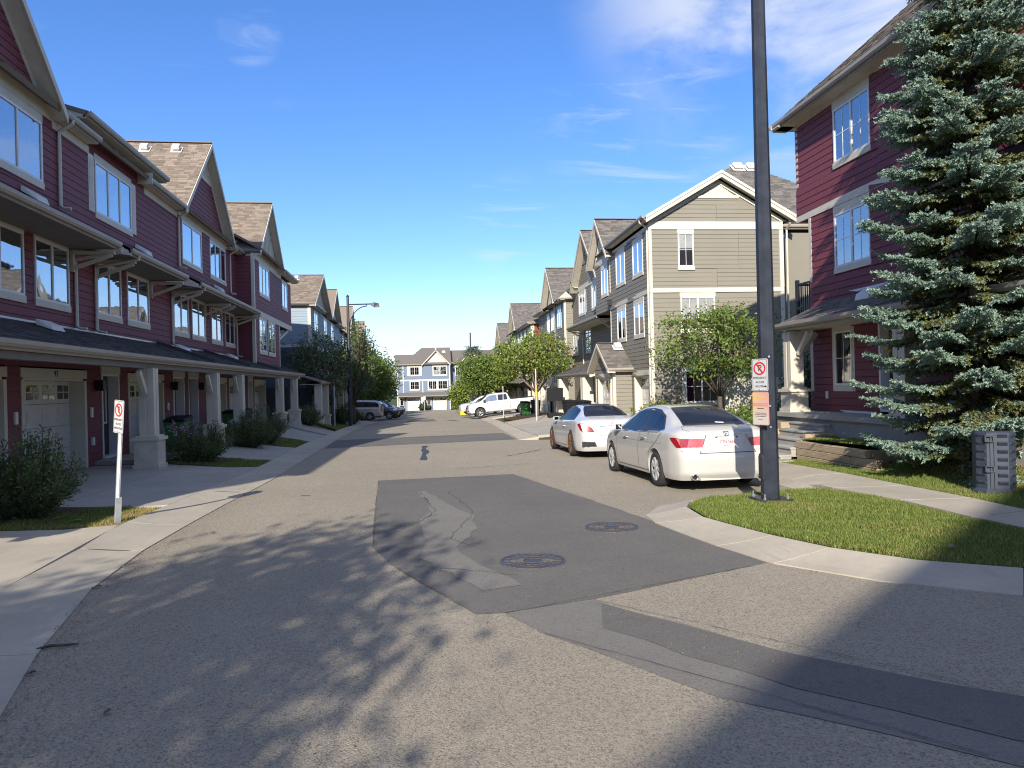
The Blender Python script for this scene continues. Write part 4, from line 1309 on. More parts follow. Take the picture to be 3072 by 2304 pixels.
for uc in (13.9, 29.2):
    H.gable(F, uc, 3.42, 9.78, 6.42, .36, -6.2, 'shingle_brown', over=.34)
    tri = [(uc - 3.3, 6.36), (uc + 3.3, 6.36), (uc, 9.6)]
    H.wall(F, tri, 0.0, 'siding_red', [(uc - 4, uc + 4, 8.35, 12)], name='gable_wall')
    H.battens(F, [(uc - 1.0, 8.52), (uc + 1.0, 8.52), (uc, 9.5)], .004, .28)
    H.rect(F, 'gable_board', 'trim', uc - 1.25, uc + 1.25, -.01, .04, 8.34, 8.52)
    for sg in (-1, 1):
        m = MB(); m.prism([F.P(uc + sg * 3.3, .004, 6.36), F.P(uc, .004, 9.6), F.P(uc, .004, 9.42), F.P(uc + sg * 3.1, .004, 6.36)], (.025, 0, 0)); H.part(m, 'rake_trim', 'trim')
n_s = V((0, -3.36, 3.42)).normalized()
for x in (-8.85, -10.0):
    H.roof_vent((x, 28.72, 9.78 - .48 * 3.36 / 3.42 + .03), n_s, .27)
# downspouts
H.downspout(F, 17.62, 0, 4.32, 6.0, .40, 6.46)
H.downspout(F, 25.98, 0, 4.34, 6.0, .40, 6.46)
H.downspout(F, 32.9, 0, 4.34, 6.0, .40, 6.46)
# canopies over the second floor
for (a, b) in ((8.2, 18.2), (18.85, 23.3), (24.65, 33.75)):
    cp = math.atan2(.62, 1.12); upc = V((-math.cos(cp), 0, math.sin(cp)))
    H.slope(F.P(a, 1.1, 3.66), (0, 1, 0), upc, [(0, 0), (b - a, 0), (b - a, 1.28), (0, 1.28)], 'shingle_dark', False, 'canopy_roof', .08)
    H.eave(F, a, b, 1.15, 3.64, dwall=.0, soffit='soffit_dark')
    for e in (a, b - .03):
        m = MB(); m.prism([F.P(e, 1.1, 3.64), F.P(e, 0, 4.24), F.P(e, 0, 3.66), F.P(e, 1.1, 3.47)], (0, .03, 0)); H.part(m, 'canopy_end', 'trim')
for u in (12.9, 18.12, 19.42, 23.18, 25.2, 28.9, 29.6, 33.62):
    H.bracket(F, u, 0, 3.45, 1.0, .42)
H.downspout(F, 18.28, 0, 1.6, 3.1, 1.15, 3.62)
H.downspout(F, 19.36, 0, 1.6, 3.1, 1.15, 3.62)
H.downspout(F, 25.12, 0, 1.6, 3.1, 1.15, 3.62)
H.downspout(F, 33.82, 0, 1.6, 3.1, 1.15, 3.62)
for u in (16.3, 22.4, 30.6):
    m = MB(); m.hexa([F.P(u - .3, .02, 4.3), F.P(u + .3, .02, 4.3), F.P(u + .25, .32, 4.12), F.P(u - .25, .32, 4.12), F.P(u - .3, .02, 4.42), F.P(u + .3, .02, 4.42), F.P(u + .22, .28, 4.26), F.P(u - .22, .28, 4.26)]); H.part(m, 'roof_vent', 'shutter')
# porch roof along the whole row
pp = math.atan2(.66, 1.8); upp = V((-math.cos(pp), 0, math.sin(pp)))
H.slope(F.P(U2, 1.8, .92), (0, 1, 0), upp, [(0, 0), (41.8 - U2, 0), (41.8 - U2, 1.93), (0, 1.93)], 'shingle_dark', True, 'porch_roof', .08, .33, .14)
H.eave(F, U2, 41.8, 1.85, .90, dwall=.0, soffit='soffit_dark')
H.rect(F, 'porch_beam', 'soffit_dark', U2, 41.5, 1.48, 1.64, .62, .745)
for u in (23.6, 28.6, 34.4):
    m = MB(); m.bar(F.P(u, 1.75, 1.0), F.P(u, .05, 1.62), .12, .1); H.part(m, 'roof_divider', 'shingle_dark')
for u in (16.2, 24.9, 31.4):
    m = MB(); m.hexa([F.P(u - .3, .3, 1.5), F.P(u + .3, .3, 1.5), F.P(u + .25, .62, 1.38), F.P(u - .25, .62, 1.38), F.P(u - .3, .3, 1.62), F.P(u + .3, .3, 1.62), F.P(u + .22, .56, 1.5), F.P(u - .22, .56, 1.5)]); H.part(m, 'roof_vent', 'shutter')
H.rect(F, 'flashing', 'alu', U2, 34.1, .0, .03, 1.56, 1.62)
for u in (8.3, 18.32, 23.9, 27.25, 35.2, 39.3):
    H.column(F, u, 1.62, ZF, .62)
    m = MB(); m.bar(F.P(u - .24, 1.62, .02), F.P(u - .62, 1.62, .54), .12, .1, F.dd); H.part(m, 'knee_brace', 'trim')
H.rect(F, 'porch_step', 'slab', 19.15, 21.2, .0, 1.5, ZF - .3, ZF + .14)
H.rect(F, 'porch_step', 'slab', 24.8, 28.3, .0, 1.5, ZF - .3, ZF + .14)
# --- projecting end section
DB = .75
F2 = FLf
hol = [(35.3, 37.7, 4.6, 6.2), (41.2, 42.9, 4.6, 6.2), (35.1, 36.8, 1.75, 3.6), (37.15, 38.9, 1.75, 3.6)]
H.wall(F2, [(34.2, 3.62), (44.1, 3.62), (44.1, 6.3), (34.2, 6.3)], DB, 'siding_red', hol, thick=.7)
H.wall(F2, [(34.2, 1.2), (40.2, 1.2), (40.2, 3.6), (34.2, 3.6)], DB, 'siding_red', hol, thick=.7)
H.rect(F, 'core', 'siding_red', 34.3, 44.0, -10.4, -.05, 3.62, 6.3)
H.rect(F, 'core', 'siding_red', 34.3, 40.1, -10.4, -.42, ZF, 3.6)
Fs = Frame((-8.05, 34.2, 0), (1, 0, 0), (0, -1, 0))
H.wall(Fs, [(0.0, 1.2), (DB - .02, 1.2), (DB - .02, 6.3), (0.0, 6.3)], 0.006, 'siding_red', thick=.05, name='return_wall')
H.rect(F2, 'corner_board', 'trim', 34.14, 34.34, DB - .1, DB + .03, 1.2, 6.42)
H.rect(F2, 'corner_board', 'trim', 40.1, 40.24, DB - .1, DB + .03, 1.2, 3.56)
H.rect(F2, 'band_board', 'trim', 34.3, 44.15, DB - .02, DB + .032, 3.56, 3.84)
H.rect(F2, 'band_board', 'trim', 34.36, 41.0, DB - .016, DB + .03, 6.2, 6.6)
H.window(F2, 35.3, 37.7, 4.73, 6.1, DB, 3, None, 0.1, 0.15)
H.window(F2, 41.2, 42.9, 4.73, 6.1, DB, 2, None, 0.16, 0.15, shutters=False)
H.window(F2, 35.1, 36.8, 1.92, 3.48, DB, 2, None, 0.07, 0.15, glass='glass')
H.window(F2, 37.15, 38.9, 1.92, 3.48, DB, 2, None, 0.07, 0.15)
H.gable(F2, 37.25, 3.1, 9.5, 6.5, DB + .34, -6, 'shingle_brown', over=.32)
H.battens(F2, [(34.5, 6.6), (40.0, 6.6), (37.25, 9.3)], DB, .33)
m = MB(); m.prism([F2.P(34.2, DB - .03, 6.3), F2.P(40.3, DB - .03, 6.3), F2.P(37.25, DB - .03, 9.4)], (-.3, 0, 0)); H.part(m, 'gable_wall', 'siding_cream')
H.eave(F2, 40.2, 44.6, DB + .45, 6.62, dwall=DB + .03)
up2 = V((-math.cos(pitch), 0, math.sin(pitch)))
H.slope(F.P(34.2, DB + .4, 6.64), (0, 1, 0), up2, [(0, 0), (10.4, 0), (4.9, 6.4), (0, 6.4)], 'shingle_brown', False, 'main_roof')
H.slope(F.P(34.2, -10.9, 6.64), (0, 1, 0), V((math.cos(pitch), 0, math.sin(pitch))), [(0, 0), (10.4, 0), (4.4, 7.0), (0, 7.0)], 'shingle_brown', False, 'main_roof')
H.slope(F.P(44.6, -10.9, 6.64), (1, 0, 0), V((0, -math.cos(pitch), math.sin(pitch))), [(0, 0), (12.0, 0), (6.0, 6.7)], 'shingle_brown', False, 'hip_roof')
m = MB(); m.bar(F2.P(40.25, DB - .1, 2.75), F2.P(43.4, DB - .1, 3.55), .14, .12, F.dd); H.part(m, 'strut', 'trim')
H.downspout(F2, 39.9, DB + .86, ZF - .2, .6, 1.85, .9)
H.finish()

# ---------------------------------------------------------------- left row, blue townhouses behind
Fb = Frame((-6.9, 0, 0), (0, 1, 0), (1, 0, 0))
Hb = House('townhouse_row', (-6.9, 60, -2.4), 'pale blue townhouse row behind the dark lampside trees', maxboards=120)
F = Fb
u0 = 49.3
ze, zb = 5.72, 3.05
Hb.wall(F, [(u0, zb), (68, zb), (68, ze), (u0, ze)], 0, 'siding_blue', [(51, 53, 4.1, 5.5), (56.3, 58.3, 4.1, 5.5), (61, 63, 4.1, 5.5)])
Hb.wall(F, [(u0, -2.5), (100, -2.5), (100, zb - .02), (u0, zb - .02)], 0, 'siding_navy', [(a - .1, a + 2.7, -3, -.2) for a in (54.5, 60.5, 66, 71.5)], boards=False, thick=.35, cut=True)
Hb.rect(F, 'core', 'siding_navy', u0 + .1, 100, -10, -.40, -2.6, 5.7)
Fe = Frame((-6.9, u0, 0), (-1, 0, 0), (0, -1, 0))
Hb.wall(Fe, [(0, zb), (10, zb), (10, ze), (0, ze)], 0, 'siding_blue', name='end_wall', thick=.09)
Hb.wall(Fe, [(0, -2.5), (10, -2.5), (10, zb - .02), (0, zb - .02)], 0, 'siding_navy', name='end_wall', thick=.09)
Hb.rect(Fe, 'band_board', 'trim', -.03, 10, -.02, .03, zb - .14, zb + .04)
Hb.rect(Fe, 'corner_board', 'trim', -.03, .16, -.05, .035, zb + .042, ze)
Hb.rect(F, 'corner_board', 'trim', u0 + .06, u0 + .24, -.05, .03, zb + .042, ze)
Hb.rect(F, 'band_board', 'trim', u0, 68, -.02, .032, zb - .14, zb + .04)
for a in (51.0, 56.3, 61):
    Hb.window(F, a, a + 2, 4.15, 5.45, 0, 2, None, .16, .14)
for a in (50.5, 53, 57, 60.5, 64):
    Hb.window(F, a, a + 1.6, 1.45, 2.75, .004, 2, None, .14, .14)
Hb.eave(Fe, -.45, 10, .42, ze + .12, dwall=.03)
Hb.eave(F, u0 - .4, 54.8, .42, ze + .12, dwall=.03)
Hb.eave(F, 63.6, 69, .42, ze + .12, dwall=.03)
pb = math.atan2(3.2, 5.2); upb = V((-math.cos(pb), 0, math.sin(pb))); SLb = 5.6 / math.cos(pb)
Hb.slope(F.P(57, .38, ze + .14), (0, 1, 0), upb, [(0, 0), (11.5, 0), (11.5, SLb), (0, SLb)], 'shingle_brown', False, 'main_roof')
for uc, hw_, za in ((53.7, 4.85, 8.45), (62.6, 3.7, 8.6)):
    Hb.gable(F, uc, hw_, za, 5.82, .42, -9.5, 'shingle_brown', shingle=(uc < 60, False), over=.4)
    Hb.battens(F, [(uc - hw_ + .5, 5.9), (uc + hw_ - .5, 5.9), (uc, za - .3)], 0, .45)
nb = V((0, -2.63, 4.85)).normalized()
for x in (-8.3, -9.9):
    Hb.roof_vent((x, 52.9, 8.45 - .8 * .542 + .04), nb, .30)
Hb.gable(F, 78.5, 4.2, 8.95, 5.4, .42, -6, 'shingle_brown', shingle=(False, False), over=.4)
Hb.battens(F, [(74.6, 5.4), (82.4, 5.4), (78.5, 8.8)], 0, .5)
Hb.gable(F, 97, 4.4, 9.0, 5.2, .42, -6, 'shingle_brown', shingle=(False, False), over=.4)
Hb.wall(F, [(68.02, 3.05), (100, 3.05), (100, 5.4), (68.02, 5.4)], 0, 'siding_blue', boards=False)
Hb.slope(F.P(68.6, .38, 5.5), (0, 1, 0), upb, [(0, 0), (32, 0), (32, SLb), (0, SLb)], 'shingle_brown', False, 'main_roof')
for a in (70, 73, 77, 80, 84, 88, 93, 97):
    Hb.window(F, a, a + 1.8, 3.8, 5.1, 0, 2, None, .16, .14)
    Hb.window(F, a, a + 1.8, 1.2, 2.5, 0, 2, None, .16, .14)
pq = math.atan2(.6, 1.8); upq = V((-math.cos(pq), 0, math.sin(pq)))
Hb.slope(F.P(44.6, 1.2, .50), (0, 1, 0), upq, [(0, 0), (54, 0), (54, 1.3), (0, 1.3)], 'shingle_brown', False, 'porch_roof', .08)
Hb.eave(F, 44.6, 98, 1.25, .48, dwall=.0)
for u in (45.2, 48.6, 53, 58.5, 64, 70):
    Hb.column(F, u, .95, -2.45, .3, .4, .6, .8)
for a in (54.5, 60.5, 66, 71.5):
    Hb.garage(F, a, a + 2.6, -2.45, -.25, .01)
Hb.rect(F, 'garage_mouth', 'interior', 45.0, 49.2, -3, -.8, -2.4, .2)
Hb.finish()
# ---------------------------------------------------------------- right row, taupe townhouses
TG = 0.021
Fg = Frame((9.0, 0, 0), (TG, 1, 0), (-1, 0, 0))
H = House('townhouse_row', (9.6, 35, -1.85), 'taupe townhouse row with cream gable facing the camera on the right')
F = Fg
ZG = -1.85
U0 = 27.89
# --- near section
h1 = [(28.74, 30.22, 4.5, 6.2), (31.5, 33.04, 4.5, 6.2), (28.76, 30.21, 1.9, 3.62), (31.52, 33.0, 1.9, 3.62), (28.15, 30.45, -2, .27), (30.8, 34.2, -2, .0)]
H.wall(F, [(U0 + .02, ZG), (34.25, ZG), (34.25, 6.3), (U0 + .02, 6.3)], 0, 'siding_taupe', h1, thick=.45, cut=True)
H.window(F, 28.74, 30.22, 4.64, 6.02, 0, 2, None, .2, .15, fill='curtain')
H.window(F, 31.5, 33.04, 4.64, 6.02, 0, 2, None, .2, .15)
H.window(F, 28.76, 30.21, 2.02, 3.40, 0, 2, None, .2, .15)
H.window(F, 31.52, 33.0, 2.02, 3.40, 0, 2, None, .2, .15)
H.rect(F, 'band_board', 'trim', U0 - .02, 37.1, -.02, .034, 3.62, 3.80)
H.rect(F, 'frieze_board', 'trim', U0 - .02, 34.2, -.02, .03, 6.225, 6.4)
H.rect(F, 'corner_board', 'trim', U0 - .03, U0 + .2, -.05, .03, ZG, 3.61)
H.rect(F, 'corner_board', 'trim', U0 - .03, U0 + .2, -.05, .03, 3.81, 6.22)
H.rect(F, 'joint_board', 'trim', 34.17, 34.27, -.02, .03, ZG, 6.22)
H.eave(F, U0 - .35, 34.6, .40, 6.68, dwall=.03, mat_g='gutter')
H.downspout(F, U0 + .12, .0, ZG + .1, 6.1, .40, 6.66)
H.garage(F, 28.25, 30.35, ZG + .05, .22, 0, .3, .22)
H.lantern(F, 34.0, 0, 3.95)
# --- end wall towards the camera
Xc = Fg.P(U0, 0, 0).x
Fe = Frame((Xc, U0, 0), (1, -TG, 0), (0, -1, 0))
EW = 5.72
he = [(1.21, 1.89, 4.54, 6.24), (1.26, 2.72, 1.9, 3.8), (1.38, 2.78, -1.05, .5), (-.1, EW + .2, 6.2, 6.52), (-.1, EW + .2, 3.62, 3.8)]
H.wall(Fe, [(0, ZG - .2), (EW, ZG - .2), (EW, 6.5), (0, 6.5)], 0, 'siding_taupe', he, thick=.4, name='end_wall')
H.wall(Fe, [(-.1, 6.52), (EW + .1, 6.52), (2.98, 8.32)], 0, 'siding_taupe', [(-1, 8, 7.6, 9)], thick=.4, name='gable_wall')
H.rect(Fe, 'band_board', 'trim', -.02, EW + .02, -.02, .034, 6.2, 6.52)
H.rect(Fe, 'band_board', 'trim', -.02, EW + .02, -.02, .034, 3.62, 3.80)
H.rect(Fe, 'corner_board', 'trim', -.034, .1, -.03, .03, ZG, 3.61)
H.rect(Fe, 'corner_board', 'trim', -.034, .1, -.03, .03, 3.81, 6.19)
H.rect(Fe, 'corner_board', 'trim', EW - .14, EW + .03, -.03, .03, ZG, 3.61)
H.rect(Fe, 'corner_board', 'trim', EW - .14, EW + .03, -.03, .03, 3.81, 6.19)
H.window(Fe, 1.21, 1.87, 4.68, 6.05, 0, 1, (2, 2), .14, .15, fill='interior', blind=.42, glass='glass_clear')
H.window(Fe, 1.26, 2.72, 2.08, 3.44, 0, 2, (2, 1), .17, .15, fill='interior', blind=.66, glass='glass_clear')
H.window(Fe, 1.38, 2.78, -.90, .42, 0, 2, (2, 2), .14, .15, fill='interior', side=.14, glass='glass_dark')
H.rect(Fe, 'meter_box', 'meter', 3.32, 3.9, 0, .22, -.90, -.43)
H.rect(Fe, 'meter_box', 'meter', 3.45, 4.05, 0, .16, -.40, -.05)
m = MB(); m.tube([Fe.P(4.4, .08, -1.9), Fe.P(4.4, .08, -.2), Fe.P(4.1, .08, -.2)], .03, 6); H.part(m, 'conduit', 'galv')
# end gable roof: ridge runs along the street
zr, xr_ = 8.50, 2.98
hwg = 3.2
ga = math.atan2(1.86, hwg)
for sg in (-1, 1):
    A = Fe.P(xr_ + sg * hwg, .36, 6.66)
    upv_ = V((-sg * math.cos(ga), 0, math.sin(ga)))
    Lg = hwg / math.cos(ga)
    D = 9.0
    H.slope(A, (TG, 1, 0), upv_, [(0, 0), (D, 0), (D, Lg), (0, Lg)], 'shingle_gray', False, 'roof_slope')
    m = MB(); m.prism([Fe.P(xr_ + sg * (hwg + .02), .40, 6.64), Fe.P(xr_, .40, 8.50), Fe.P(xr_, .40, 8.26), Fe.P(xr_ + sg * (hwg + .02), .40, 6.40)], (0, .035, 0)); H.part(m, 'rake_board', 'trim')
    m = MB(); m.prism([Fe.P(xr_ + sg * (hwg + .03), .43, 6.68), Fe.P(xr_, .43, 8.54), Fe.P(xr_, .43, 8.42), Fe.P(xr_ + sg * (hwg + .03), .43, 6.56)], (0, .028, 0)); H.part(m, 'rake_moulding', 'trim')
    m = MB(); m.prism([Fe.P(xr_ + sg * hwg, .36, 6.50), Fe.P(xr_, .36, 8.36), Fe.P(xr_, .36, 8.34), Fe.P(xr_ + sg * hwg, .36, 6.48)], (0, .33, 0)); H.part(m, 'soffit', 'soffit')
    m = MB(); m.prism([Fe.P(xr_ + sg * 2.95, .03, 6.53), Fe.P(xr_, .03, 8.25), Fe.P(xr_, .03, 8.08), Fe.P(xr_ + sg * 2.68, .03, 6.53)], (0, .03, 0)); H.part(m, 'rake_trim', 'trim')
m = MB(); m.prism([Fe.P(2.27, .006, 7.6), Fe.P(3.69, .006, 7.6), Fe.P(2.98, .006, 8.08)], (0, .02, 0)); gp = H.part(m, 'gable_panel', 'soffit')
H.rect(Fe, 'gable_board', 'trim', 2.1, 3.86, -.01, .04, 7.48, 7.60)
for q in (2.6, 2.98, 3.36):
    H.rect(Fe, 'batten', 'trim', q - .025, q + .025, .008, .03, 7.602, 8.05 - abs(q - 2.98) * .6, gp)
H.downspout(Fe, EW + .28, -.2, ZG, 6.2, .2, 6.6)
# set-back section to the right of the end wall, and the tall hip roof behind
Fsb = Frame((Xc, U0 + 1.3, 0), (1, -TG, 0), (0, -1, 0))
H.wall(Fsb, [(EW - .2, ZG), (11.5, ZG), (11.5, 6.35), (EW - .2, 6.35)], 0, 'siding_taupe', [(EW, 12, 3.62, 3.8)], thick=.2, name='setback_wall')
H.rect(Fsb, 'band_board', 'trim', EW, 11.5, -.02, .03, 3.62, 3.8)
H.eave(Fsb, EW + .1, 11.6, .4, 6.62, dwall=.03)
H.slope(V((Xc + .3, U0 + .92, 6.75)), (1, 0, 0), V((0, .755, .656)), [(0, 0), (12.4, 0), (6.2, 6.1)], 'shingle_gray', True, 'hip_roof')
H.slope(V((Xc + 1.6, U0 + .92, 7.585)), (TG, 1, 0), V((.84, 0, .54)), [(1.3, 0), (33, 0), (33, 5.85), (4.6, 5.85)], 'shingle_gray', False, 'hip_roof')
H.slope(V((Xc + 12.7, U0 + .92, 6.75)), (0, 1, 0), V((-.84, 0, .54)), [(0, 0), (34, 0), (34, 7.4), (4.6, 7.4)], 'shingle_gray', False, 'hip_roof')
nsx = V((0, -.656, .755))
H.roof_vent((Xc + 6.3, U0 + 5.0, 6.75 + 4.08 * .869 + .05), nsx, .42); H.roof_vent((Xc + 7.0, U0 + 5.0, 6.75 + 4.08 * .869 + .05), nsx, .42)
for (q, w_) in ((1.25, 7.4), (2.0, 7.85)):
    H.roof_vent((Xc + q, U0 + 3, w_ + .05), V((-.5, 0, .86)), .34)
# --- bay with small front gable
H.wall(F, [(34.27, 3.62), (37.1, 3.62), (37.1, 6.3), (34.27, 6.3)], .03, 'siding_taupe', [(34.5, 35.9, 4.3, 6.1)], thick=1.3)
H.window(F, 34.55, 35.85, 4.5, 5.85, .03, 2, None, .3, .15)
H.wall(F, [(34.27, ZG), (37.1, ZG), (37.1, 3.6), (34.27, 3.6)], -1.1, 'siding_taupe', boards=False)
H.gable(F, 35.72, 2.15, 8.45, 6.3, .38, -6.5, 'shingle_gray', over=.34)
H.battens(F, [(34.1, 6.42), (37.3, 6.42), (35.72, 8.1)], .03, .4)
m = MB(); m.prism([F.P(33.9, .0, 6.3), F.P(37.5, .0, 6.3), F.P(35.72, .0, 8.3)], (.3, 0, 0)); H.part(m, 'gable_wall', 'siding_cream')
H.rect(F, 'band_board', 'trim', 34.2, 37.2, .03, .062, 6.1, 6.4)
# --- large gable section, set back
DW = -1.1
h3 = [(38.1, 41.0, -2, .25), (41.54, 42.66, -2, .35), (41.5, 42.8, 4.5, 6.15), (44.9, 46.6, 4.5, 6.15), (43.4, 44.9, 1.9, 3.6), (47.3, 48.8, 1.9, 3.6)]
H.wall(F, [(37.1, ZG), (48.9, ZG), (48.9, 6.3), (37.1, 6.3)], DW, 'siding_taupe', h3, thick=.3, cut=True)
H.window(F, 41.5, 42.8, 4.6, 5.95, DW, 2, None, .2, .15, shutters=True)
H.window(F, 44.9, 46.6, 4.6, 5.95, DW, 2, None, .2, .15, shutters=True)
H.window(F, 43.4, 44.9, 2.05, 3.4, DW, 2, None, .18, .15)
H.window(F, 47.3, 48.8, 2.05, 3.4, DW, 2, None, .18, .15)
H.wall(F, [(40.1, 6.3), (47.1, 6.3), (43.6, 9.35)], DW, 'siding_taupe', [(40, 48, 8.2, 10)], name='gable_wall')
H.rect(F, 'band_board', 'trim', 40.2, 47.0, DW, DW + .035, 6.15, 6.45)
H.battens(F, [(42.5, 8.25), (44.7, 8.25), (43.6, 9.25)], DW, .3)
H.gable(F, 43.6, 3.7, 9.6, 6.3, DW + .5, -8, 'shingle_gray', over=.48)
H.eave(F, 37.1, 40.4, DW + .45, 6.6, dwall=DW + .03); H.eave(F, 46.8, 49.1, DW + .45, 6.6, dwall=DW + .03)
H.slope(F.P(37.1, 0.05, 3.62), (TG, 1, 0), V((math.cos(.45), 0, math.sin(.45))), [(0, 0), (8.4, 0), (8.4, 1.25), (0, 1.25)], 'shingle_gray', False, 'canopy_roof', .08)
H.eave(F, 37.1, 45.5, .08, 3.60, dwall=DW + .03)
H.bracket(F, 37.35, DW, 3.5, 1.0, .7); H.bracket(F, 45.3, DW, 3.5, 1.0, .6)
H.downspout(F, 45.6, DW, .9, 3.1, .08, 3.6)
H.rect(F, 'core', 'siding_taupe', 28.4, 60, -9, -1.5, ZG, 6.2)
H.rect(F, 'core', 'siding_taupe', 28.4, 34.2, -1.52, -.5, ZG, 6.2)
# porch roof and columns
H.slope(F.P(35.2, .98, .56), (TG, 1, 0), V((math.cos(.36), 0, math.sin(.36))), [(0, 0), (9.3, 0), (9.3, 2.2), (0, 2.2)], 'shingle_gray', True, 'porch_roof', .08)
H.eave(F, 35.2, 44.5, 1.02, .54, dwall=DW + .03)
for u in (36.8, 43.6):
    H.column(F, u, .75, ZG, .3, .55, .75, .8)
H.rect(F, 'porch_end', 'trim', 35.2, 35.24, -1.0, .95, .3, .55)
H.garage(F, 38.2, 40.9, ZG + .05, .2, DW, .2, .2); H.door(F, 41.6, 42.6, ZG + .2, .3, DW)
# projecting garage with a steep little gable
DG = .87
hg = [(31.3, 33.7, -2, .25)]
H.wall(F, [(30.8, ZG), (34.12, ZG), (34.12, .62), (30.8, .62)], DG, 'siding_taupe', hg, thick=.2, name='garage_wall', cut=True)
Fgs = Frame((Fg.P(30.8, 0, 0).x, 30.8, 0), (-1, 0, 0), (0, -1, 0))
H.wall(Fgs, [(0.02, ZG), (DG - .02, ZG), (DG - .02, .6), (0.02, .6)], 0.006, 'siding_taupe', thick=.12, name='garage_side_wall')
H.rect(F, 'corner_board', 'trim', 30.76, 30.92, DG - .1, DG + .03, ZG, .55)
H.rect(F, 'corner_board', 'trim', 34.0, 34.16, DG - .1, DG + .03, ZG, .55)
H.garage(F, 31.4, 33.6, ZG + .05, .2, DG, .18, .18)
H.gable(F, 32.46, 2.06, 1.85, .60, 1.2, .02, 'shingle_gray', over=.32, rake=.16)
H.wall(F, [(30.7, .62), (34.2, .62), (32.46, 1.7)], DG, 'siding_taupe', name='gable_wall')
H.eave(Fgs, 0.0, 1.25, .42, .62, dwall=.03)
H.downspout(F, 30.98, DG, ZG + .1, .2, 1.1, .6)
H.roof_vent(F.P(31.9, .35, 1.6), V((0, -.52, .85)), .3)
# --- second projecting section further down
DS = -.48
h4 = [(50.0, 51.6, 4.0, 5.6), (50.0, 51.6, 1.4, 3.0), (53.6, 54.8, 4.0, 5.6), (55.6, 56.8, 4.0, 5.6)]
H.wall(F, [(48.9, ZG - .4), (52.9, ZG - .4), (52.9, 5.9), (48.9, 5.9)], DS, 'siding_taupe', h4, thick=.6)
H.wall(F, [(52.92, ZG - .4), (61.2, ZG - .4), (61.2, 5.9), (52.92, 5.9)], DS - .1, 'siding_taupe', h4, thick=.6)
Fgb = Frame((Fg.P(48.9, DS, 0).x, 48.9, 0), (1, 0, 0), (0, -1, 0))
H.wall(Fgb, [(0, ZG - .4), (.7, ZG - .4), (.7, 5.9), (0, 5.9)], .006, 'siding_taupe', thick=.05, name='return_wall')
H.rect(F, 'corner_board', 'trim', 48.86, 49.06, DS - .1, DS + .03, ZG - .3, 5.9)
H.rect(F, 'corner_board', 'trim', 52.6, 52.95, DS - .1, DS + .03, ZG - .3, 5.9)
for a, b, c, e in h4:
    H.window(F, a, b, c + .15, e - .12, DS if a < 52 else DS - .1, 2, None, .18, .14)
H.eave(Fgb, -.5, .9, .4, 6.0, dwall=.03); H.eave(F, 48.5, 51.0, DS + .45, 6.0, dwall=DS + .03)
H.slope(F.P(48.4, DS + .42, 6.0), (1, 0, 0), V((0, .8, .6)), [(0, 0), (3.0, 0), (3.0, 1.6), (1.2, 1.6)], 'soffit', False, 'hip_roof')
H.gable(F, 53.6, 3.0, 8.9, 6.05, DS + .5, -8, 'shingle_gray', over=.45)
m = MB(); m.prism([F.P(50.8, DS - .05, 6.0), F.P(56.4, DS - .05, 6.0), F.P(53.6, DS - .05, 8.7)], (.3, 0, 0)); H.part(m, 'gable_wall', 'siding_cream')
H.eave(F, 56.3, 61.4, DS + .45, 6.0, dwall=DS - .07)
H.slope(F.P(48.9, DS + .4, 6.0), (TG, 1, 0), V((.84, 0, .54)), [(0, 0), (12.4, 0), (12.4, 6), (0, 6)], 'shingle_gray', False, 'main_roof')
for a in (50.0, 55.5, 58.5):
    H.garage(F, a, a + 2.3, -2.3, -.2, DS + .26, .2, .2)
H.roof_vent(F.P(52.6, -3.0, 8.05), V((0, -.69, .72)), .36)
H.finish()

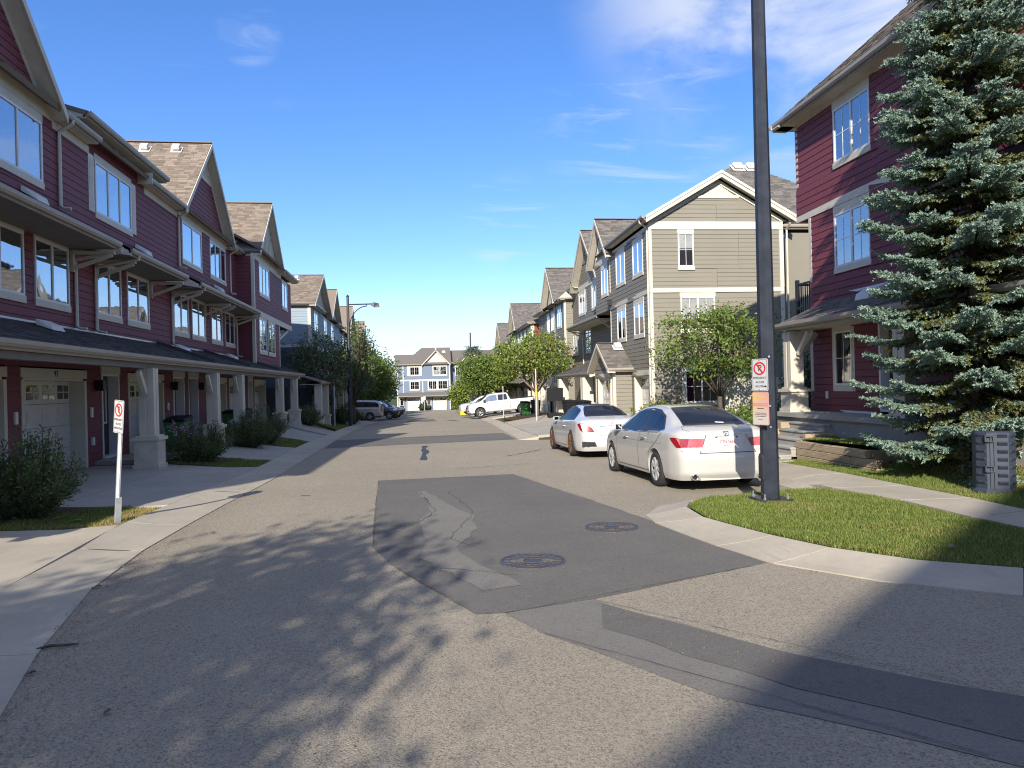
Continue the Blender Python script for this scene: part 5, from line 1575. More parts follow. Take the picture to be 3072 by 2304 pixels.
# ---------------------------------------------------------------- red section further down on the right
H = House('townhouse_row', (10.4, 70, -2.6), 'brick red and grey townhouse row beyond the white pickup', maxboards=60)
for (ua, ub, ze_, gu, gz_, mt) in ((62.0, 79.5, 5.35, 73.5, 8.2, 'siding_red_far'), (80.5, 97, 4.75, 88.5, 7.5, 'siding_red_far')):
    Fe2 = Frame((Fg.P(ua, 0, 0).x, ua, 0), (1, 0, 0), (0, -1, 0))
    H.wall(F, [(ua, -3), (ub, -3), (ub, ze_), (ua, ze_)], 0, 'siding_taupe_far', boards=False, thick=.3)
    H.wall(Fe2, [(0, -3), (9, -3), (9, ze_), (0, ze_)], 0.01, mt, name='end_wall', thick=.3, boards=False)
    H.rect(F, 'core', mt, ua + .3, ub, -9, -.32, -3, ze_)
    H.rect(F, 'corner_board', 'trim', ua - .05, ua + .25, -.1, .04, -3, ze_); H.rect(Fe2, 'corner_board', 'trim', -.05, .25, -.05, .045, -3, ze_ - .01)
    for k in range(int((ub - ua) / 2.6)):
        a = ua + .9 + 2.6 * k
        H.window(F, a, a + 1.3, ze_ - 1.75, ze_ - .4, .0, 2, None, .2, .14); H.window(F, a, a + 1.3, ze_ - 4.4, ze_ - 3.0, .0, 2, None, .2, .14)
    H.rect(F, 'band_board', 'trim', ua + .27, ub, .0, .04, ze_ - 2.6, ze_ - 2.4)
    H.eave(F, ua - .45, gu - 3.2, .45, ze_ + .15, dwall=.03); H.eave(Fe2, -.45, 4, .45, ze_ + .15, dwall=.03)
    H.gable(F, gu, 3.4, gz_ + .3, ze_ + .3, .5, -7, 'shingle_gray', over=.45)
    m = MB(); m.prism([F.P(gu - 3.2, .03, ze_), F.P(gu + 3.2, .03, ze_), F.P(gu, .03, gz_)], (.3, 0, 0)); H.part(m, 'gable_wall', 'siding_cream')
    H.slope(Fe2.P(-.5, .42, ze_ + .15), (1, 0, 0), V((0, .8, .6)), [(0, 0), (10, 0), (5, 4.6)], 'shingle_gray', False, 'hip_roof')
    H.slope(F.P(ua - .4, .45, ze_ + .15), (TG, 1, 0), V((.84, 0, .54)), [(0, 0), (ub - ua, 0), (ub - ua, 5.4), (4.4, 5.4)], 'shingle_gray', False, 'main_roof')
    H.slope(F.P(ua - .4, 1.3, .2), (TG, 1, 0), V((.93, 0, .36)), [(0, 0), (ub - ua, 0), (ub - ua, 1.5), (0, 1.5)], 'shingle_gray', False, 'porch_roof')
    for k in range(3):
        a = ua + 1.2 + 5.3 * k
        H.garage(F, a, a + 2.6, -2.9, -.6, 0.26, .2, .2)
H.roof_vent(F.P(72.6, -3.0, 7.75), V((0, -.69, .72)), .4)
H.finish()
H = House('townhouse', (10.5, 104, -3.6), 'grey hipped townhouse past the pine tree at the street end', maxboards=0)
Fh = Frame((8.6, 0, 0), (TG, 1, 0), (-1, 0, 0)); Fh2 = Frame((8.6 + 2.1, 100, 0), (1, 0, 0), (0, -1, 0))
H.wall(Fh, [(100, -4), (116, -4), (116, 4.3), (100, 4.3)], 0, 'siding_taupe_far', boards=False)
H.wall(Fh2, [(0, -4), (9, -4), (9, 4.3), (0, 4.3)], 0.01, 'siding_taupe_far', boards=False, name='end_wall')
for a in (.8, 3.4): H.window(Fh2, a, a + 1.5, 2.4, 3.9, .01, 2, None, .2, .14); H.window(Fh2, a, a + 1.5, -.2, 1.3, .01, 2, None, .2, .14)
for a in (101, 105, 109): H.window(Fh, a, a + 1.5, 2.4, 3.9, 0, 2, None, .2, .14)
H.eave(Fh2, -.5, 9, .45, 4.45, dwall=.03); H.rect(Fh2, 'corner_board', 'trim', -.05, .3, 0, .05, -4, 4.25)
H.slope(Fh2.P(-.5, .45, 4.45), (1, 0, 0), V((0, .78, .62)), [(0, 0), (10, 0), (5, 5)], 'shingle_gray', False, 'hip_roof')
H.slope(Fh2.P(-.5, .45, 4.45), (0, 1, 0), V((.84, 0, .54)), [(0, 0), (16, 0), (16, 5.6), (4.4, 5.6)], 'shingle_gray', False, 'hip_roof')

# ---------------------------------------------------------------- near red house on the right
Fr = Frame((10.2, 0, 0), (TG, 1, 0), (-1, 0, 0))
H = House('townhouse', (10.5, 14, -1.4), 'deep red corner townhouse behind the blue spruce on the right')
F = Fr
Z3, ZP = 6.93, -.88
hr = [(15.0, 16.5, 5.18, 7.0), (15.1, 16.56, 2.58, 4.4), (8.5, 10.2, 5.18, 7), (8.5, 10.2, 2.58, 4.4)]
H.wall(F, [(4.0, 4.28), (18.32, 4.28), (18.32, Z3), (4.0, Z3)], 0, 'siding_red', hr, thick=.3)
H.wall(F, [(4.0, 1.85), (17.73, 1.85), (17.73, 4.26), (4.0, 4.26)], 0, 'siding_red', hr, thick=.3)
hp = [(15.92, 16.7, -.36, 1.32), (13.69, 14.91, -1, 1.25)]
H.wall(F, [(4.0, ZP), (17.79, ZP), (17.79, 1.83), (4.0, 1.83)], 0, 'siding_red', hp, thick=.26, name='porch_wall', cut=True)
H.rect(F, 'core', 'siding_red', 4.2, 17.6, -9, -.32, -2, 6.9)
H.rect(F, 'end_wall', 'siding_red', 18.1, 18.3, -9, -.3, 4.3, Z3)
H.rect(F, 'end_wall', 'siding_red', 17.6, 17.72, -9, -.3, -1.5, 4.25)
H.rect(F, 'corner_board', 'trim', 18.22, 18.35, -.1, .03, 4.47, Z3)
H.rect(F, 'corner_board', 'trim', 17.64, 17.76, -.1, .03, 1.9, 4.26)
H.rect(F, 'corner_board', 'trim', 17.68, 17.82, -.1, .03, ZP, 1.4)
H.rect(F, 'band_board', 'trim', 4.0, 18.36, -.02, .034, 4.27, 4.46)
H.rect(F, 'frieze_board', 'trim', 4.0, 18.3, -.016, .03, 6.86, 7.0)
H.window(F, 15.02, 16.5, 5.34, 6.66, 0, 2, (2, 2), .2, .15, fill='interior', slats=0, glass='glass')
H.window(F, 15.1, 16.56, 2.73, 4.06, 0, 2, (2, 2), .2, .15, fill='interior', slats=18)
H.window(F, 8.5, 10.2, 5.34, 6.66, 0, 2, (2, 2), .2, .15); H.window(F, 8.5, 10.2, 2.73, 4.06, 0, 2, (2, 2), .2, .15)
H.window(F, 15.94, 16.68, -.21, 1.14, 0, 1, (2, 2), .2, .15, fill='interior', side=.1, glass='glass_dark')
H.door(F, 13.75, 14.85, ZP + .1, 1.2, 0, .2, .2)
H.eave(F, 4.0, 18.85, .52, 7.08, dwall=.03)
Fre = Frame((Fr.P(18.3, 0, 0).x, 18.3, 0), (1, 0, 0), (0, 1, 0))
H.eave(Fre, -.55, 9, .52, 7.08, dwall=.03)
pr = math.atan2(.90, 1.0); upr = V((math.cos(pr), 0, math.sin(pr))); LR = 5.6 / math.cos(pr)
H.slope(F.P(3.0, .48, 7.08), (TG, 1, 0), upr, [(0, 0), (15.8, 0), (15.35, 1.3), (10.4, LR), (0, LR)], 'shingle_brown', True, 'main_roof')
H.slope(F.P(3.0, -10.7, 7.08), (TG, 1, 0), V((-math.cos(pr), 0, math.sin(pr))), [(0, 0), (15.8, 0), (10.4, LR), (0, LR)], 'shingle_brown', False, 'main_roof')
H.slope(F.P(18.8, .48, 7.08), (1, 0, 0), V((0, -math.cos(pr), math.sin(pr))), [(0, 0), (11.2, 0), (5.6, LR)], 'shingle_brown', False, 'hip_roof')
# porch: slab, roof, columns
m = MB(); m.hexa([(9.42, 6, -1.9), (10.5, 6, -1.9), (10.62, 17.75, -1.9), (9.42, 17.75, -1.9), (9.42, 6, ZP), (10.5, 6, ZP), (10.62, 17.75, ZP), (9.42, 17.75, ZP)]); H.part(m, 'porch_slab', 'slab')
m = MB(); m.box((9.35, 5.9, ZP - .1), (9.43, 17.82, ZP + .004)); H.part(m, 'slab_nosing', 'slab')
py_ = V((math.cos(.5), 0, math.sin(.5)))
H.slope(V((9.33, 6, 1.42)), (TG, 1, 0), py_, [(0, 0), (11.75, 0), (10.9, 1.38), (0, 1.38)], 'shingle_gray', True, 'porch_roof', .08)
H.slope(V((9.55, 17.75, 1.42)), (1, 0, 0), V((0, -.87, .48)), [(0, 0), (1.2, 0), (1.2, 1.0), (1.1, 1.0)], 'shingle_gray', False, 'porch_roof', .06)
H.eave(F, 6, 17.72, 1.12, 1.40, dwall=.03)
H.rect(F, 'flashing', 'alu', 4.0, 17.7, .0, .03, 2.03, 2.09)
for u in (17.45, 13.0, 8.6):
    H.column(F, u, .72, ZP, 1.2, .34, .5, .62, 'trim')
m = MB(); m.bar((9.86, 17.22, .62), (9.86, 16.72, 1.16), .1, .1, (1, 0, 0)); H.part(m, 'knee_brace', 'trim')
m = MB(); m.bar((9.86, 13.2, .75), (9.86, 13.75, 1.16), .1, .1, (1, 0, 0)); H.part(m, 'knee_brace', 'trim')
m = MB(); m.bar((10.1, 17.45, .7), (10.5, 17.45, 1.16), .1, .1, (0, 1, 0)); H.part(m, 'knee_brace', 'trim')
H.rect(F, 'base_trim', 'vinyl', 15.05, 17.68, .004, .03, ZP, ZP + .05)
H.rect(F, 'outlet_cover', 'vinyl', 17.0, 17.1, .006, .05, -.55, -.36)
m = MB(); m.hexa([F.P(14.6, .02, 1.95), F.P(15.3, .02, 1.95), F.P(15.2, .4, 1.75), F.P(14.7, .4, 1.75), F.P(14.6, .02, 2.08), F.P(15.3, .02, 2.08), F.P(15.2, .36, 1.9), F.P(14.7, .36, 1.9)]); H.part(m, 'roof_vent', 'shutter')
# side balcony railing behind the corner
m = MB()
bx0, by0 = 10.75, 18.75
m.bar((bx0, 17.75, 2.62), (bx0, by0, 2.62), .05, .05); m.bar((bx0, by0, 2.62), (bx0 + 2.5, by0, 2.62), .05, .05)
m.bar((bx0, 17.75, 1.72), (bx0, by0, 1.72), .04, .04); m.bar((bx0, by0, 1.72), (bx0 + 2.5, by0, 1.72), .04, .04)
rl = H.part(m, 'balcony_railing', 'black_metal')
for k in range(9):
    m = MB(); m.bar((bx0, 17.8 + .11 * k, 1.7), (bx0, 17.8 + .11 * k, 2.6), .02, .02); H.part(m, 'baluster', 'black_metal', rl)
for k in range(20):
    m = MB(); m.bar((bx0 + .12 * (k + 1), by0, 1.7), (bx0 + .12 * (k + 1), by0, 2.6), .02, .02); H.part(m, 'baluster', 'black_metal', rl)
m = MB(); m.bar((bx0, by0, 1.3), (bx0, by0, 2.75), .09, .09); H.part(m, 'railing_post', 'black_metal', rl)
m = MB(); m.box((bx0 - .05, 17.7, 1.45), (bx0 + 3, by0 + .05, 1.65)); H.part(m, 'balcony_floor', 'trim')
H.finish()

# ---------------------------------------------------------------- blue house closing the street, its neighbours
Fb2 = Frame((0, 125, 0), (1, 0, 0), (0, -1, 0))
H = House('townhouse', (1.5, 125, -4.05), 'blue townhouse with cream gable closing the far end of the street', maxboards=0)
F = Fb2
H.wall(F, [(-3.1, -4.2), (6.1, -4.2), (6.1, 3.95), (-3.1, 3.95)], 0, 'siding_blue_far', boards=False, thick=.5)
H.rect(F, 'core', 'siding_blue_far', -2.9, 6.0, -9, -.6, -4.2, 3.9)
for a, b, c, e in ((-.83, .73, 2.15, 3.55), (3.2, 5.5, 2.1, 3.6), (-.83, .7, -.35, 1.0), (2.3, 3.75, -.4, 1.05), (4.0, 5.6, -.4, 1.05)):
    H.window(F, a, b, c, e, 0, 2, (2, 2), .2, .2, side=.12, fill='interior', glass='glass')
for a, b, c, e in ((-1.35, -.97, 2.0, 3.7), (.87, 1.2, 2.0, 3.7)):
    H.rect(F, 'shutter', 'trim', a, b, 0, .05, c, e)
H.rect(F, 'band_board', 'trim', -3.1, 6.1, 0, .05, 1.1, 1.35); H.rect(F, 'corner_board', 'trim', -3.15, -2.95, 0, .06, -4, 3.9)
H.rect(F, 'corner_board', 'trim', 5.95, 6.15, 0, .06, -4, 3.9); H.rect(F, 'joint_board', 'trim', 1.25, 1.4, 0, .06, -1, 1.1); H.rect(F, 'joint_board', 'trim', -2.1, -1.95, 0, .06, -1, 3.9)
H.eave(F, -3.4, 1.2, .5, 4.0, dwall=.03)
H.slope(V((-3.4, 124.5, 4.0)), (1, 0, 0), V((0, .82, .57)), [(0, 0), (9.8, 0), (9.8, 5.4), (4.7, 5.4), (3.2, 3.2), (0, 3.2)], 'shingle_gray', False, 'main_roof')
Hgf = Frame((0, 125, 0), (1, 0, 0), (0, -1, 0))
H.gable(Hgf, 3.7, 2.5, 6.5, 3.9, .5, -4, 'shingle_gray', shingle=(False, False), over=.45)
H.battens(Hgf, [(1.4, 4.05), (6.0, 4.05), (3.7, 6.3)], .02, .38)
m = MB(); m.prism([F.P(1.3, 0, 3.9), F.P(6.1, 0, 3.9), F.P(3.7, 0, 6.4)], (0, .3, 0)); H.part(m, 'gable_wall', 'siding_cream')
H.rect(F, 'band_board', 'trim', 1.2, 6.1, .02, .08, 3.8, 4.05)
H.slope(V((-2.9, 123.4, -1.5)), (1, 0, 0), V((0, .93, .36)), [(0, 0), (9.1, 0), (9.1, 1.7), (0, 1.7)], 'shingle_gray', False, 'porch_roof')
H.eave(F, -2.9, 6.2, 1.6, -1.5, dwall=.03)
H.garage(F, -1.42, .65, -4.05, -1.85, .25, .2, .15); H.garage(F, 3.14, 5.3, -4.05, -1.9, .25, .2, .15)
H.door(F, 1.9, 2.7, -4.0, -1.95, .26, .2, .1); H.door(F, -2.7, -2.0, -4.0, -1.95, .26, .2, .1)
H.column(F, 1.15, 1.3, -4.05, -1.7, .45, .6, .8)
H.roof_vent((0, 127.5, 6.2), V((0, -.57, .82)), .4); H.roof_vent((5.2, 127.5, 6.2), V((0, -.57, .82)), .4)
m = MB(); m.lathe([(.12, 6.4), (.16, 6.6), (.05, 6.9), (.0, 7.4)], 8, c=(3.7, 124.4, 0)); H.part(m, 'finial', 'trim')
H.finish()
Fn = Frame((0, 127, 0), (1, 0, 0), (0, -1, 0))
H = House('townhouse', (9.5, 127, -4.1), 'pale townhouse half hidden behind the tall pine', maxboards=0)
H.wall(Fn, [(6.3, -4.2), (16, -4.2), (16, 4.0), (6.3, 4.0)], 0, 'siding_blue_far', boards=False, thick=6)
H.slope(V((6.2, 126.5, 4.0)), (1, 0, 0), V((0, .82, .57)), [(0, 0), (10, 0), (10, 4.6), (0, 4.6)], 'shingle_gray', False, 'main_roof')
H.gable(Fn, 10.3, 2.2, 6.9, 4.2, .5, -4, 'shingle_gray', shingle=(False, False), over=.4)
m = MB(); m.prism([Fn.P(8.3, .02, 4), Fn.P(12.3, .02, 4), Fn.P(10.3, .02, 6.6)], (0, .3, 0)); H.part(m, 'gable_wall', 'siding_cream')
for a in (7.2, 9.6, 12): H.window(Fn, a, a + 1.6, 2.0, 3.6, 0, 2, (2, 2), .2, .2, side=.1); H.window(Fn, a, a + 1.6, -.5, 1.0, 0, 2, (2, 2), .2, .2, side=.1)
H.finish()

# ---------------------------------------------------------------- houses behind the photographer that shade the foreground
H = House('townhouse', (2, -18, -1.5), 'gabled red house behind the photographer whose shadow falls at lower right', maxboards=0)
m = MB(); m.hexa([(-6.6, -26, -1.6), (7, -26, -1.6), (7, -16.2, -1.6), (-6.6, -16.2, -1.6), (-6.6, -26, 6.6), (7, -26, 6.6), (7, -16.2, 6.6), (-6.6, -16.2, 6.6)]); H.part(m, 'wall', 'siding_red_far')
m = MB(); m.prism([(-7.2, -15.8, 6.55), (1.0, -15.8, 11.2), (9.0, -15.8, 6.55)], (0, -10.6, 0)); H.part(m, 'roof', 'shingle_gray')
# ---------------------------------------------------------------- vegetation
def leaf_arrays(C, size, rng, up=0.35, aspect=0.55, fold=0.25, axis=None):
    """folded leaf blades: 4 verts, 2 triangles each"""
    n = len(C)
    d = rng.normal(size=(n, 3)) if axis is None else axis + rng.normal(size=(n, 3)) * 0.45
    d[:, 2] -= up * 0.6
    d /= np.linalg.norm(d, axis=1)[:, None]
    nn = rng.normal(size=(n, 3)); nn[:, 2] += 0.9
    s = np.cross(d, nn); s /= np.linalg.norm(s, axis=1)[:, None] + 1e-9
    nn = np.cross(s, d)
    L = (size * rng.uniform(0.45, 1.4, n))[:, None]
    b = C - d * L * .5
    t = C + d * L * .5
    l = C - s * L * aspect * .5 + nn * L * fold * .4
    r = C + s * L * aspect * .5 + nn * L * fold * .4
    vs = np.stack([b, l, t, r], 1).reshape(-1, 3)
    k = np.arange(n) * 4
    return vs, np.concatenate([np.stack([k, k + 1, k + 2], 1), np.stack([k, k + 2, k + 3], 1)])
def wob(d, seed):
    return (np.sin(d[:, 0] * 3.1 + seed) + np.sin(d[:, 1] * 4.3 + seed * 2.1) + np.sin(d[:, 2] * 3.7 + seed * .7) + .7 * np.sin(d[:, 0] * 8 + d[:, 2] * 7 + seed)) / 3.7
def tree(loc, label, crown_c, R, nclump, per, leaf, mat, bark='bark', trunk_r=.07, fork=.9, seed=1, group=None, name='tree', sig=.2, flat=0.0, shell=0.5, lean=(0, 0), cat='tree'):
    """loc base; crown_c centre relative to base; R radii"""
    rng = np.random.default_rng(seed)
    t = thing(name, loc, label, cat, group)
    cc = np.array(crown_c); R = np.array(R)
    d = rng.normal(size=(nclump, 3)); d /= np.linalg.norm(d, axis=1)[:, None]
    rad = rng.random(nclump) ** (1 / (2 + shell * 3)) * (0.86 + 0.30 * wob(d, seed))
    tips = cc + d * R * rad[:, None]
    tips = tips[tips[:, 2] > max(.3, cc[2] - R[2] * 1.05)]
    # trunk, limbs, twigs
    m = MB()
    fk = np.array([lean[0], lean[1], fork])
    m.tube([(0, 0, -.15), (lean[0] * .4, lean[1] * .4, fork * .5), tuple(fk)], [trunk_r * 1.25, trunk_r, trunk_r * .9], 9)
    nl = 7
    limbs = []
    for k in range(nl):
        a = 2 * math.pi * k / nl + rng.uniform(-.3, .3)
        e = cc + R * np.array([math.cos(a) * .45, math.sin(a) * .45, rng.uniform(-.1, .55)])
        p1 = fk + (e - fk) * .35 + np.array([math.cos(a) * .12 * R[0], math.sin(a) * .12 * R[0], -.05 * R[2]])
        m.tube([tuple(fk - np.array([0, 0, .1])), tuple(p1), tuple(e)], [trunk_r * .62, trunk_r * .42, trunk_r * .18], 6)
        limbs.append((p1, e))
    m.tube([tuple(fk), tuple(cc + np.array([0, 0, R[2] * .5]))], [trunk_r * .75, trunk_r * .15], 6)
    limbs.append((fk, cc + np.array([0, 0, R[2] * .5])))
    step = max(1, len(tips) // 130)
    for p in tips[::step]:
        best = min(limbs, key=lambda q: np.linalg.norm(p - (q[0] + q[1]) / 2))
        s = best[0] + (best[1] - best[0]) * rng.uniform(.4, 1)
        md = (s + p) / 2 + rng.normal(size=3) * .08
        m.tube([tuple(s), tuple(md), tuple(p)], [trunk_r * .16, trunk_r * .1, trunk_r * .05], 4, cap=False)
    m.build('trunk', bark, t, smooth=True, recalc=False)
    C = np.repeat(tips, per, 0)
    n = len(C)
    off = rng.normal(size=(n, 3)) * sig
    off[:, 2] *= .75
    C = C + off
    vs, f = leaf_arrays(C, np.full(n, leaf), rng)
    fast_mesh('crown', vs, f, mat, t)
    return t
def at(x, y, dz=0.0): return (x, y, gz(x, y) + dz)
tree(at(10.9, 24.4), 'young tree with loose green crown in front of the taupe end wall', (-.1, 0, 3.2), (2.4, 2.0, 1.85), 270, 34, .12, 'leaf_mid', 'bark', .085, 1.35, 11, 'young street trees', sig=.20)
tree(at(8.2, 47.8), 'green tree turning red beside the white pickup', (-.25, 0, 4.1), (2.7, 2.4, 2.05), 260, 38, .17, 'leaf_yellowish', 'bark_pale', .14, 1.7, 12, 'young street trees', sig=.27)
tree(at(-5.6, 49.5), 'dark green tree left of the distant lamp post', (-1.5, .6, 4.2), (2.9, 2.6, 2.6), 300, 28, .17, 'leaf_dark', 'bark', .15, 1.5, 13, 'trees along the left verge', sig=.30)
tree(at(-4.6, 54.0), 'grey green tree right of the distant lamp post', (.2, 1.0, 4.7), (2.1, 2.4, 2.9), 240, 26, .17, 'leaf_willow', 'bark', .15, 1.5, 14, 'trees along the left verge', sig=.30)
tree(at(-4.4, 76), 'yellow green tree above the parked minivan', (-.2, 0, 3.9), (3.0, 2.8, 2.6), 320, 30, .24, 'leaf_mid', 'bark', .16, 1.5, 15, 'trees along the left verge', sig=.36)
tree((-5.0, 96, -3.5), 'grey green tree just left of the far blue house', (0, 0, 4.8), (3.2, 3, 3.9), 300, 26, .34, 'leaf_willow', 'bark', .2, 1.5, 16, 'trees along the left verge', sig=.45)
tree(at(6.6, 70.5), 'round green tree behind the white pickup bonnet', (0.2, 0, 4.1), (2.7, 2.6, 2.1), 300, 32, .22, 'leaf_mid', 'bark', .16, 1.8, 17, 'trees behind the pickup', sig=.34)
tree(at(8.6, 73.5), 'wide green tree behind the white pickup cab', (.2, 0, 4.0), (3.1, 2.6, 2.2), 320, 32, .22, 'leaf_mid', 'bark', .16, 1.8, 18, 'trees behind the pickup', sig=.34)
tree((8.3, 92, -3.3), 'small dark purple leaved tree left of the round trees', (0, 0, 3.2), (1.35, 1.3, 2.6), 160, 28, .26, 'leaf_purple', 'bark', .1, .9, 19, sig=.3)
tree((5.6, 88, -3.3), 'small yellow green tree at the corner of the far blue house', (0, 0, 2.4), (1.7, 1.5, 2.0), 150, 26, .26, 'leaf_yellowish', 'bark', .1, .8, 20, sig=.32)
tree((-5.35, -4.5, -1.7), 'leafy tree behind the photographer casting dappled shade on the road', (0, 0, 5.3), (2.1, 1.9, 2.0), 180, 30, .17, 'leaf_mid', 'bark', .16, 2.2, 22, sig=.34)
tree((-5.3, -7.2, -1.7), 'second leafy tree behind the photographer shading the left gutter', (0, 0, 5.0), (2.2, 2.0, 2.1), 170, 18, .19, 'leaf_mid', 'bark', .16, 2.2, 23, sig=.34)

def bush(loc, label, r, h, nst, per, leaf, mat, seed, flowers=None, name='shrub', lean=.0, bark='bark', narrow=.35, group=None):
    """arching stems from the base with leaves along them"""
    rng = np.random.default_rng(seed)
    t = thing(name, loc, label, 'shrub', group)
    m = MB(); C = []; AX = []; tops = []
    for k in range(nst):
        a = rng.uniform(0, 2 * math.pi); q = rng.random() ** .6
        top = np.array([math.cos(a) * r * q, math.sin(a) * r * q, h * (1 - .45 * q * q) * rng.uniform(.55, 1.08)])
        base = np.array([math.cos(a) * r * .25 * q, math.sin(a) * r * .25 * q, 0])
        mid = (base + top) / 2 + np.array([math.cos(a), math.sin(a), .6]) * h * .08
        pts = [base + (mid - base) * 2 * s if s < .5 else mid + (top - mid) * 2 * (s - .5) for s in np.linspace(0, 1, 6)]
        m.tube([tuple(p) for p in pts], [.012, .010, .008, .006, .005, .003], 4, cap=False)
        tops.append(top)
        for s in rng.uniform(.12, 1.02, per):
            p = base + (mid - base) * 2 * s if s < .5 else mid + (top - mid) * 2 * (s - .5)
            dv = (top - base); dv = dv / np.linalg.norm(dv)
            sd = rng.normal(size=3); sd -= dv * sd.dot(dv); sd /= np.linalg.norm(sd)
            C.append(p + sd * rng.uniform(.02, .13) * (1.2 - .5 * s)); AX.append(sd * .8 + dv * .8)
    m.build('stems', bark, t, recalc=False)
    C = np.array(C); AX = np.array(AX)
    vs, f = leaf_arrays(C, np.full(len(C), leaf), rng, .05, narrow, .15, AX)
    fast_mesh('foliage', vs, f, mat, t)
    if flowers:
        fm, n, fs_, cen = flowers
        P = []
        for k in range(n):
            P.append(np.array(cen) + rng.normal(size=3) * np.array([.22, .30, .09]))
        P = np.repeat(np.array(P), 9, 0) + rng.normal(size=(n * 9, 3)) * .028
        vs, f = leaf_arrays(P, np.full(len(P), fs_), rng, 0, .6, .2)
        fast_mesh('blossoms', vs, f, fm, t)
    return t
bush(at(-5.85, 11.5), 'large willowy shrub at the left edge beside the lawn', .85, 1.35, 110, 120, .062, 'leaf_willow', 31)
bush(at(-6.6, 11.3), 'dark shrub at the very left edge of the picture', .8, 1.3, 90, 110, .062, 'leaf_willow', 32)
bush(at(-5.75, 19.95), 'shrub with mauve flowers beside the nearest porch column', 1.0, 1.15, 120, 110, .06, 'leaf_willow', 33, ('petal', 26, .04, (-.2, -.8, .98)))
bush(at(-5.7, 25.4), 'dark willowy shrub in front of the second porch column', .95, 1.3, 110, 100, .065, 'leaf_willow', 34)
bush(at(-5.6, 27.4), 'dark willowy shrub in front of the third porch column', 1.0, 1.45, 110, 100, .065, 'leaf_willow', 35)
bush(at(-6.0, 40.8), 'spreading dark shrub at the downspout of the red row', 1.1, 1.2, 90, 90, .08, 'leaf_dark', 36)
bush(at(-6.6, 45.0), 'low dark shrub before the blue row porch', 1.0, 1.1, 70, 80, .09, 'leaf_dark', 37)
bush(at(-5.4, 52.0), 'clipped dark shrub at the foot of the lampside tree', .8, 1.5, 80, 90, .09, 'leaf_dark', 38)
bush(at(-4.9, 57.5), 'dark shrub in front of the parked minivan', .9, 1.3, 80, 80, .10, 'leaf_dark', 39)
bush(at(7.85, 22.6), 'broad bright shrub between the two white cars and garages', 1.15, 1.35, 130, 90, .085, 'leaf_yellowish', 40, narrow=.5)
bush(at(8.9, 23.2), 'bright green shrub left of the young tree', .9, 1.15, 90, 80, .085, 'leaf_mid', 41, narrow=.5)
bush(at(10.2, 21.3), 'leafy green shrub behind the roof of the near white sedan', .9, 1.05, 100, 80, .095, 'leaf_mid', 42, narrow=.5)
bush(at(11.2, 21.8), 'glossy dark shrub near the meter box', .85, 1.35, 90, 80, .09, 'leaf_dark', 43, narrow=.5)
bush((11.3, 19.3, -1.6), 'dark shrub behind the corner porch column', .8, 2.6, 110, 90, .085, 'leaf_dark', 44, narrow=.5)
bush((9.0, 18.0, -1.35), 'low green plant in the mulch by the steps', .25, .3, 30, 24, .07, 'leaf_mid', 45, narrow=.6)
bush((1.4, 122.8, -4.05), 'clipped shrub between the garages of the far blue house', 1.0, 1.5, 60, 60, .22, 'leaf_dark', 46, narrow=.6)
bush((7.1, 122.5, -4.05), 'round shrub right of the far blue house garage', 1.0, 1.6, 60, 60, .22, 'leaf_mid', 47, narrow=.6)

